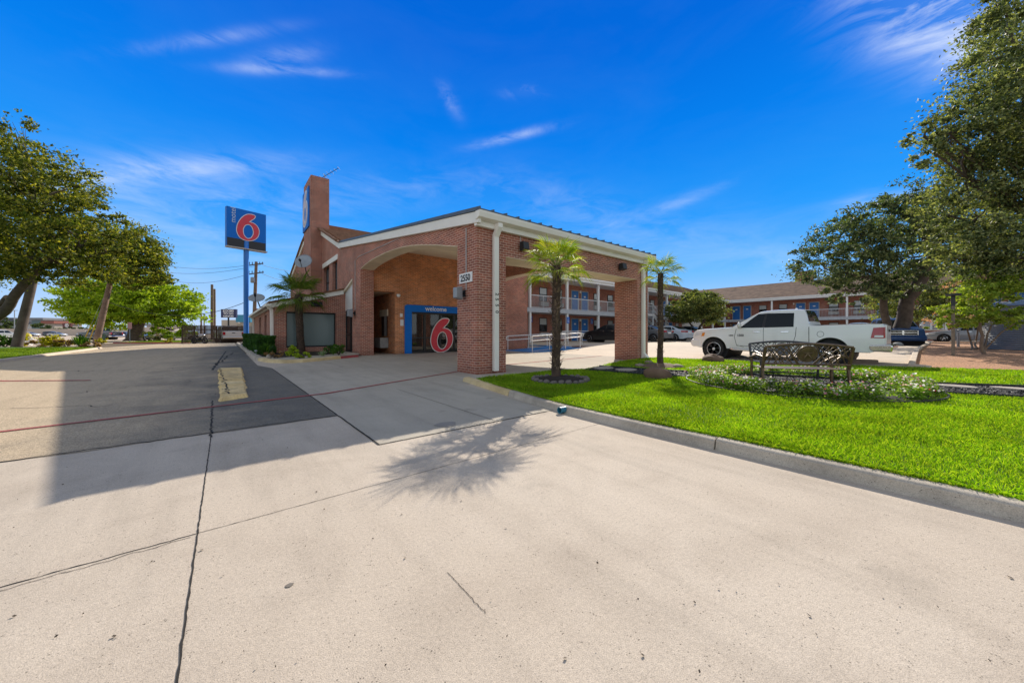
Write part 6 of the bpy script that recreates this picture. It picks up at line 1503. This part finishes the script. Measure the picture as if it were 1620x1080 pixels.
def wire(label, a, b, sag, r_=.022):
    a = Vector(a); b = Vector(b); P = [a.lerp(b, i/16) + Vector((0, 0, -sag*4*(i/16)*(1-i/16))) for i in range(17)]; mb = MB(); mb.tube(P, r_, 5); o = mb.build('overhead_wire', plain('wire', (.06, .06, .07), .6, var=0), loc=tuple(a)); tag(o, label, 'wire', 'overhead wires')
T1 = Vector(at(405, 46, 419)); T2 = Vector(at(405, 46, 433)); 
wire('upper overhead wire from the crossarm pole across to the left trees', T1 - Xr*.8, at(180, 62, 395), 1.6)
wire('second overhead wire from the crossarm pole to the left trees', T1 + Xr*.6, at(180, 64, 410), 1.8)
wire('lower overhead wire from the crossarm pole to the left trees', T2 - Xr*.8, at(215, 70, 420), 2.2)
wire('sagging dark cable from the leaning utility pole to the crossarm pole', at(172, 38.8, 478), at(405, 46, 470), 1.9, .035)
wire('overhead wire from the crossarm pole to behind the chimney', T1 + Xr*.8, at(500, 60, 428), .5)
wire('lower overhead wire from the crossarm pole to behind the palm', T2 + Xr*.8, at(500, 60, 450), .5)
# signs by the road
c = at(205.5, 45); t = thing('road_sign', 'faded pink square sign on a post before the cypress trunk', 'sign', (c[0], c[1], 0)); z = EYE + (CY-515)/F*45
mb = MB(); mb.tube([(c[0], c[1], 0), (c[0], c[1], z)], .04, 6); mb.build('post', GREYM, t); mb = MB(); mb.beam((c[0], c[1]-.05, z-.42), (c[0], c[1]-.05, z+.42), .55, .03, up=Xr.cross(Vector((0, 0, 1)))); mb.build('panel', plain('faded pink', (.55, .27, .25), .6), t)
# highway and what lies beyond it
a, b = Vector(at(-420, 128) + (0,)), Vector(at(176, 150) + (0,)); d = (b-a).normalized(); nv = Vector((-d.y, d.x, 0)); t = thing('highway_barrier', 'long pale concrete barrier along the far highway', 'barrier', tuple((a+b)/2))
mb = MB(); mb.prism([(a.x, a.y), (b.x, b.y), (b.x+nv.x*2, b.y+nv.y*2), (a.x+nv.x*2, a.y+nv.y*2)], 'z', -.05, 2.9); mb.build('wall', plain('barrier concrete', (.56, .46, .38), .85, var=.06, vs=.2), t)
mb = MB(); e0, e1 = Vector(at(170, 150) + (0,)), Vector(at(225, 130) + (0,)); nv2 = Vector((-(e1-e0).normalized().y, (e1-e0).normalized().x, 0))
mb.add([tuple(e0)+(), tuple(e1), tuple(e1 + Vector((0, 0, 3.2))), tuple(e0 + Vector((0, 0, 2.5))), tuple(e1+nv2*9), tuple(e0+nv2*9), tuple(e1+nv2*9+Vector((0, 0, 4.0))), tuple(e0+nv2*9+Vector((0, 0, 3.2)))], [(0, 1, 2, 3), (1, 4, 6, 2), (4, 5, 7, 6), (5, 0, 3, 7), (3, 2, 6, 7), (0, 5, 4, 1)]); o = mb.build('overpass_ramp', plain('overpass concrete', (.52, .45, .38), .85, var=.06, vs=.2)); o['kind'] = 'structure'
e0, e1 = at(222, 130), at(292, 160); mb = MB(); mb.prism([e0, e1, (e1[0], e1[1]+6), (e0[0], e0[1]+6)], 'z', 2.2, 3.4); mb.prism([e0, e1, (e1[0], e1[1]+6), (e0[0], e0[1]+6)], 'z', 1.2, 2.198, 1)
for u in (.1, .5, .9): mb.box(e0[0]+(e1[0]-e0[0])*u-.5, e0[0]+(e1[0]-e0[0])*u+.5, e0[1]+(e1[1]-e0[1])*u+1, e0[1]+(e1[1]-e0[1])*u+3, 0, 1.2)
o = mb.build('overpass', [plain('overpass deck', (.48, .42, .37), .85), plain('overpass girder', (.10, .10, .10), .8)]); o['kind'] = 'structure'
def traffic(label, col, px, d_, rz, kind='s'):
    a = at(px, d_)
    if kind == 's': sedan(label, col, (a[0], a[1], 0), rz, None, 'car')
    else: truck(label, col, (a[0], a[1], 0), rz, detail=False, rims=ALLOY)
hw_ = math.atan2(d.y, d.x)
SUV = dict(SEDAN); SUV.update(H=1.75, L=4.7, wr=.37, ra=.43, rock=.30, roofw=.80, top=[(2.35, .75), (2.25, 1.0), (1.4, 1.10), (1.1, 1.16), (.45, 1.66), (.0, 1.75), (-1.6, 1.72), (-2.1, 1.55), (-2.3, 1.1), (-2.35, .85)], belt=[(2.4, .8), (1.0, 1.08), (-2.4, 1.15)])
def suv(label, col, px, d_, rz):
    a = at(px, d_); root = thing('suv', label, 'car', (0, 0, 0)); c = Car(SUV, paint('car paint', col)); c.make(root)
    c.patch('side_window', [(.85, 1.16), (-.1, 1.18), (-.1, 1.62), (.40, 1.62)], CARGLASS, root); c.patch('side_window', [(-.18, 1.18), (-1.95, 1.20), (-1.75, 1.58), (-.18, 1.62)], CARGLASS, root)
    c.tpatch('windscreen', 1.05, .50, .92, .92, CARGLASS, root); c.tpatch('rear_window', -1.72, -2.2, .88, .9, CARGLASS, root)
    c.patch('tail_light', [(-2.0, .95), (-2.33, .95), (-2.30, 1.2), (-2.0, 1.2)], LAMP_R, root, nx=4, nz=3); c.patch('headlight', [(2.3, .8), (1.9, .84), (1.85, .98), (2.2, .96)], LAMP_W, root, nx=4, nz=3)
    root.location = (a[0], a[1], 0); root.rotation_euler = (0, 0, rz)
suv('silver suv on the street at the left edge behind the green bush', (.40, .42, .42), 2, 68, R(50))
suv('dark blue suv on the highway between hydrant and utility pole', (.02, .025, .045), 82, 128, hw_)
traffic('white sedan on the highway just right of the timber pole', (.60, .60, .58), 48, 122, hw_)
traffic('silver sedan on the highway beside the dark blue suv', (.42, .44, .45), 91, 122, hw_)
traffic('black pickup truck on the street behind the leaning utility pole', (.015, .015, .02), 158, 60, R(140), 't')
traffic('white sedan on the street right of the leaning utility pole', (.60, .60, .60), 179, 95, hw_)
traffic('silver hatchback farther along the street near the overpass foot', (.42, .44, .46), 187, 105, hw_)
traffic('dark sedan in front of the overpass slope', (.03, .03, .035), 200, 100, hw_)
traffic('blue sedan parked behind the thick cypress trunk', (.10, .16, .30), 219, 60, R(-60))
traffic('white car parked behind the fence end with its front showing', (.58, .56, .54), 289, 58.5, R(170))
# beyond: tree line, buildings, billboard and masts
FARL = leaf_mat('far foliage', [(.035, .06, .02), (.06, .09, .03), (.10, .13, .045)], .2)
lob = []
for px, py, rx, ry in ((-60, 518, 40, 12), (-10, 514, 26, 12), (10, 516, 20, 10), (52, 520, 14, 8), (70, 518, 12, 9), (85, 519, 10, 7), (100, 521, 14, 6), (122, 520, 14, 6), (140, 521, 12, 5), (155, 522, 12, 5)): lob.append(lobe(px, py, 190, rx, ry))
o = quads_mesh('far_treeline', crown_quads(lob, 9000, 1.3), FARL); tag(o, 'hazy green tree line beyond the highway', 'trees', kind='stuff')
WINB = plain('far window strip', (.10, .13, .16), .3, var=0)
far_box('office_block', 'flat grey-green office block on the horizon above the tree line', 50, 68, 502.5, 300, 20, None, [('wall', 0, .86, plain('greenish cladding', (.16, .22, .22), .6), 0), ('parapet', .86, 1, GRW, .6)])
far_box('office_block', 'red roofed low building on the horizon left of the billboard', 69, 86, 507.5, 280, 18, None, [('wall', 0, .8, TAN, 0), ('roof', .8, 1, plain('red roof', (.38, .13, .09), .7), 1)])
far_box('office_block', 'long dark roofed building on the horizon at the left edge', -60, 22, 502.5, 320, 18, None, [('wall', 0, .75, GRW, 0), ('roof', .75, 1, plain('dark roof', (.12, .13, .15), .7), 1)])
far_box('office_block', 'pale warehouse on the horizon left of the fence', 232, 262, 512, 300, 18, None, [('wall', 0, .8, TAN, 0), ('roof', .8, 1, GRW, 1)])
c = at(105.5, 230); t = thing('store_sign', 'dark square store sign with a white ring beyond the highway', 'sign', (c[0], c[1], 0))
pl, pr = Vector(at(99, 230) + (0,)), Vector(at(112.5, 230) + (0,)); Xv = (pr-pl).normalized(); Nv = Vector((Xv.y, -Xv.x, 0)); W_ = (pr-pl).length; zt = EYE + (CY-511)/F*230; zb_ = EYE + (CY-518)/F*230; Hc = zt-zb_
mb = MB(); q = [SP(0, 0), SP(1, 0), SP(1, 1), SP(0, 1)]; q2_ = [SP(0, 0, -.8), SP(1, 0, -.8), SP(1, 1, -.8), SP(0, 1, -.8)]; mb.add(q + q2_, [(0, 1, 2, 3), (5, 4, 7, 6), (0, 4, 5, 1), (1, 5, 6, 2), (2, 6, 7, 3), (3, 7, 4, 0)]); cab = mb.build('panel', plain('maroon panel', (.10, .02, .02), .5, var=0), t)
mb = MB(); n = 24
for r0, r1 in ((0, .16), (.28, .42)):
    vs = [tuple(SP(.5, .5, .05) + Xv*(r_*Hc*math.cos(2*PI*j/n)) + Vector((0, 0, r_*Hc*math.sin(2*PI*j/n)))) for r_ in (max(r0, .001), r1) for j in range(n)]
    mb.add(vs, [(j, (j+1) % n, n+(j+1) % n, n+j) for j in range(n)])
mb.build('ring_emblem', WHITE, cab); mb = MB(); mb.box(c[0]-.3, c[0]+.3, c[1]-.3, c[1]+.3, 0, zb_); mb.build('post', GREYM, t)
for lab, px, py, d_ in (('thin tall light mast on the horizon left of the timber pole', 23, 491, 180), ('thin tall light mast right of the leaning utility pole', 180, 497, 170), ('small light mast between utility pole and cypress', 163, 507, 200), ('faint light mast above the tree line near the billboard', 124, 509, 210)):
    a = at(px, d_); t = thing('light_mast', lab, 'mast', (a[0], a[1], 0)); e = at(px, d_, py); mb = MB(); mb.tube([(a[0], a[1], 0), e], .18, 6); mb.build('shaft', GREYM, t); mb = MB(); mb.beam(Vector(e) - Xr*1.6, Vector(e) + Xr*1.6, .3, .25); mb.build('lamp_arm', GREYM, t)
# ------------------------------------------------------------------ right edge: gravel bed fittings
c = gp(1509, 560, .2); t = thing('lamp_post', 'slim timber lamp post with dark cap in the gravel bed', 'lamp post', at(1508, 12.5) + (.2,))
c = at(1508, 12.5); mb = MB(); mb.beam((c[0], c[1], .15), (c[0]+.05, c[1], 2.40), .085, .085, up=(1, 0, 0)); mb.build('post', plain('grey post', (.25, .20, .15), .85, var=.2), t)
mb = MB(); mb.beam((c[0]+.05, c[1], 1.95), (c[0]+.05, c[1], 2.43), .10, .10, up=(1, 0, 0)); mb.prism([(c[0]-.2, c[1]-.18), (c[0]+.25, c[1]-.18), (c[0]+.2, c[1]+.18), (c[0]-.18, c[1]+.18)], 'z', 2.43, 2.50); mb.build('cap', BLACK, t)
c = gp(1516, 553, .25); mb = MB(); mb.tube([(c[0], c[1], .2), (c[0], c[1], 1.15)], .05, 8); o = mb.build('pipe_post', GREYM, loc=(c[0], c[1], .2)); tag(o, 'short grey pipe post beside the timber lamp post', 'post')
c = at(1682, 14.8); R_ = 2.05; t = thing('storage_tank', 'round grey ribbed tank at the right edge of the gravel bed', 'tank', (c[0], c[1], .1))
prof = []
for i in range(46): z = .25 + i*.045; prof += [(R_ - (.018 if i % 2 else 0), z)]
mb = MB(); mb.lathe(prof, (c[0], c[1], 0), 56); mb.build('shell', plain('ribbed grey metal', (.21, .22, .22), .5, .4, var=.12, vs=2), t, smooth=20)
mb = MB(); mb.lathe([(R_+.03, 2.27), (R_*.6, 2.55), (.1, 2.62)], (c[0], c[1], 0), 56); mb.build('lid', GREYM, t, smooth=50)
mb = MB()
for j in range(10): a = 2*PI*j/10; mb.box(c[0]+1.7*math.cos(a)-.15, c[0]+1.7*math.cos(a)+.15, c[1]+1.7*math.sin(a)-.15, c[1]+1.7*math.sin(a)+.15, -.02, .25)
mb.build('footing', UNDER, t)
a, b = at(1456, 34), at(1500, 34); mb = MB(); mb.prism([a, b, (b[0]+.4, b[1]), (a[0]+.4, a[1])], 'z', .2, 1.35); mb.prism([(a[0]-.06, a[1]), (b[0]-.06, b[1]), (b[0]+.46, b[1]), (a[0]+.46, a[1])], 'z', 1.35, 1.45, 1); o = mb.build('planter_wall', [BRICK_ROOM, LOT], loc=(a[0], a[1], .2)); tag(o, 'low dark brick wall in the shade behind the gravel bed', 'wall')
a, b = Vector(at(1424, 37) + (.3,)), Vector(at(1492, 37) + (.3,)); d = (b-a); t = thing('lattice_screen', 'white lattice screen in the shade behind the oak', 'screen', tuple(a)); mb = MB()
for i in range(25): p = a + d*(i/24); mb.beam(p + Vector((0, 0, 1.2)), p + Vector((0, 0, 2.5)), .05, .03, up=(1, 0, 0))
for k in range(9): mb.beam(a + Vector((0, 0, 1.2+.16*k)), b + Vector((0, 0, 1.2+.16*k)), .03, .05)
mb.build('lattice', RAIL, t); mb = MB()
for u in (0, .5, .72, 1): p = a + d*u; mb.beam(p, p + Vector((0, 0, 2.6)), .16, .16, up=(1, 0, 0))
mb.build('posts', TRIM_W, t)
sedan('pale parked car half hidden behind the crepe myrtle', (.24, .27, .31), at(1530, 30) + (.34,), R(100))
g = gp(1391, 563.5, .1); mb = MB(); mb.rock((g[0], g[1], .17), (.34, .22, .17), 12, rz=R(-50)); o = mb.build('rock', plain('pale rock', (.40, .38, .36), .85, var=.2, bump=.4), smooth=70, loc=(g[0], g[1], .05)); tag(o, 'pale grey rock on the paving behind the truck tail', 'rock')
g = at(1420, 20.5); mb = MB(); mb.rock((g[0], g[1], .42), (.34, .25, .16), 17); o = mb.build('rock', plain('blue grey rock', (.30, .33, .36), .85, var=.2, bump=.4), smooth=70, loc=(g[0], g[1], .3)); tag(o, 'blue-grey rock under the rear bumper of the truck', 'rock')
g = gp(1364, 574, .1); mb = MB(); mb.beam((g[0]-.2, g[1]+.55, .13), (g[0]+.15, g[1]-.35, .13), .18, .18); o = mb.build('wheel_stop', plain('brown kerb block', (.26, .19, .14), .85, var=.15, bump=.4), bevel=.02, loc=(g[0], g[1], 0)); tag(o, 'brown wheel stop beside the truck rear tyre', 'wheel stop')
# ------------------------------------------------------------------ sky, sun, camera
SUN_AZ = Vector((.838, .546, 0)).normalized(); SUN_EL = R(31.5)
w = bpy.data.worlds.new('World'); scene.world = w; w.use_nodes = True; nt = w.node_tree; nt.nodes.clear()
out = nt.nodes.new('ShaderNodeOutputWorld'); bg = nt.nodes.new('ShaderNodeBackground'); nt.links.new(bg.outputs[0], out.inputs[0])
tc = nt.nodes.new('ShaderNodeTexCoord'); V = tc.outputs['Generated']
nrm = nt.nodes.new('ShaderNodeVectorMath'); nrm.operation = 'NORMALIZE'; nt.links.new(V, nrm.inputs[0]); D = nrm.outputs[0]
sp = nt.nodes.new('ShaderNodeSeparateXYZ'); nt.links.new(D, sp.inputs[0])
sky = nt.nodes.new('ShaderNodeTexSky'); sky.sky_type = 'NISHITA'; sky.sun_disc = False; sky.sun_elevation = SUN_EL; sky.sun_rotation = math.atan2(SUN_AZ.x, SUN_AZ.y); sky.dust_density = .6
sk = nt.nodes.new('ShaderNodeVectorMath'); sk.operation = 'SCALE'; nt.links.new(sky.outputs[0], sk.inputs[0]); sk.inputs['Scale'].default_value = .10
z = sp.outputs[2]
blue = ramp(nt, z, [(0., (.50, .62, .80)), (.06, (.37, .56, .85)), (.15, (.13, .43, .88)), (.28, (.018, .285, .84)), (.45, (.002, .19, .74)), (.62, (.001, .125, .62)), (.8, (.001, .095, .54))])
fwd = (math.sin(R(39.2)), math.cos(R(39.2)), 0)
def dot(v):
    n = nt.nodes.new('ShaderNodeVectorMath'); n.operation = 'DOT_PRODUCT'; nt.links.new(D, n.inputs[0]); n.inputs[1].default_value = v; return n.outputs['Value']
def smooth(x, a, b):
    n = nt.nodes.new('ShaderNodeMapRange'); n.interpolation_type = 'SMOOTHSTEP'; n.clamp = True; nt.links.new(x, n.inputs[0]); n.inputs[1].default_value = a; n.inputs[2].default_value = b; return n.outputs[0]
# cirrus: long thin veils
def dirv(px, py):
    x, y, zz = (px-CX)/F, 1., (CY-py)/F; v = Vector((x*.775 + y*.632, -x*.632 + y*.775, zz)); return v.normalized()
mp = nt.nodes.new('ShaderNodeMapping'); mp.vector_type = 'POINT'; mp.inputs['Rotation'].default_value = (0, 0, R(39.2)); nt.links.new(D, mp.inputs[0])
ms = nt.nodes.new('ShaderNodeMapping'); ms.inputs['Scale'].default_value = (1.4, 1.0, 4.2); ms.inputs['Rotation'].default_value = (0, R(7), 0); nt.links.new(mp.outputs[0], ms.inputs[0])
veil = ramp(nt, noise(nt, ms.outputs[0], 2.1, 8, .62, .6), [(.40, 0.), (.66, .55), (.8, .85)])
wisp = ramp(nt, noise(nt, ms.outputs[0], 5.5, 9, .64, .5), [(.40, .05), (.72, 1.)])
def patch(px, py, r0, r1, k):
    return math_(nt, 'MULTIPLY', smooth(dot(dirv(px, py)), math.cos(r1), math.cos(r0)), k)
def elong(px, py, ang, a, b, k):
    """soft stroke in the sky: long half-width a, short half-width b (radians)"""
    c = dirv(px, py); rgt = Vector((.775, -.632, 0)); up = rgt.cross(c).normalized()*-1; up = c.cross(rgt).normalized()*-1
    u = (rgt*math.cos(ang) + up*math.sin(ang)); v = (up*math.cos(ang) - rgt*math.sin(ang))
    q = math_(nt, 'ADD', math_(nt, 'POWER', math_(nt, 'MULTIPLY', math_(nt, 'SUBTRACT', dot(u), c.dot(u)), 1/a), 2.), math_(nt, 'POWER', math_(nt, 'MULTIPLY', math_(nt, 'SUBTRACT', dot(v), c.dot(v)), 1/b), 2.))
    g = math_(nt, 'POWER', 2.718, math_(nt, 'MULTIPLY', q, -1.6)); return math_(nt, 'MULTIPLY', math_(nt, 'MULTIPLY', g, k), smooth(dot(fwd), 0., .2))
strokes = [(345, 60, R(9), .12, .012, .34), (455, 112, R(-3), .11, .010, .40), (450, 92, R(10), .07, .02, .35), (812, 216, R(12), .11, .012, .6), (830, 146, R(0), .05, .014, .4), (712, 160, R(-60), .04, .018, .35), (1080, 318, R(26), .10, .016, .3), (1540, 20, R(-24), .15, .075, 1.5), (230, 272, R(6), .20, .028, .55), (900, 330, R(-14), .30, .07, .20), (1390, 322, R(18), .06, .025, .5), (230, 330, R(0), .34, .10, .34), (640, 300, R(4), .30, .05, .14), (1050, 380, R(0), .4, .08, .14), (1230, 410, R(4), .3, .03, .16), (260, 420, R(0), .4, .08, .18)]
acc = None
for s in strokes:
    e = elong(*s); acc = e if acc is None else math_(nt, 'ADD', acc, e)
cloud = math_(nt, 'MULTIPLY', acc, wisp, clamp=True)
cloud = math_(nt, 'ADD', cloud, math_(nt, 'MULTIPLY', math_(nt, 'MULTIPLY', veil, smooth(z, .02, .2)), .02), clamp=True)
front = mixc(nt, cloud, blue, (.66, .74, .90))
# overhead and behind the viewer: unseen pale sky added to fill the shade, brighter and whiter
pale = mixc(nt, .55, (.60, .62, .64), (.4, .4, .4)); pn = nt.nodes.new('ShaderNodeMix'); pn.data_type = 'RGBA'; pn.inputs[0].default_value = .78; nt.links.new(sk.outputs[0], pn.inputs[6]); pn.inputs[7].default_value = (.39, .43, .49, 1); elv = ramp(nt, z, [(0., 1.0), (.35, .78), (.75, .48), (1., .44)]); gain = mixc(nt, 1., pn.outputs[2], elv, 'MULTIPLY'); g2 = nt.nodes.new('ShaderNodeVectorMath'); g2.operation = 'SCALE'; g2.inputs['Scale'].default_value = 2.0; nt.links.new(gain, g2.inputs[0]); pale = g2.outputs[0]
zone = math_(nt, 'MULTIPLY', smooth(dot(fwd), .34, .47), smooth(math_(nt, 'MULTIPLY', z, -1.), -.82, -.71))
col = mixc(nt, zone, pale, front)
nt.links.new(col, bg.inputs[0]); bg.inputs[1].default_value = 1.0
sl = bpy.data.lights.new('sun', 'SUN'); sl.energy = 5.0; sl.angle = R(.4); sl.color = (1.0, .915, .79)
so = bpy.data.objects.new('sun', sl); C.objects.link(so)
dv = -(SUN_AZ*math.cos(SUN_EL) + Vector((0, 0, math.sin(SUN_EL)))); so.rotation_euler = dv.to_track_quat('-Z', 'Y').to_euler(); so.location = (20, 20, 40)
cam = bpy.data.cameras.new('camera'); co = bpy.data.objects.new('camera', cam); C.objects.link(co)
cam.sensor_width = 36; cam.lens = F/1620*36; cam.shift_y = -(540 - CY)/1620*-1; cam.clip_end = 5000; cam.clip_start = .05
cam.shift_y = (540 - CY)/1620*-1
co.location = (CAM[0], CAM[1], EYE); co.rotation_euler = (R(90), 0, R(-39.2)); scene.camera = co
scene.view_settings.view_transform = 'Standard'; scene.view_settings.look = 'None'; scene.view_settings.exposure = .25; scene.view_settings.gamma = 1
scene.render.engine = 'CYCLES'; cy = scene.cycles; cy.max_bounces = 8; cy.diffuse_bounces = 3; cy.glossy_bounces = 3; cy.transmission_bounces = 4; cy.transparent_max_bounces = 8; cy.use_denoising = True; cy.caustics_reflective = False; cy.caustics_refractive = False
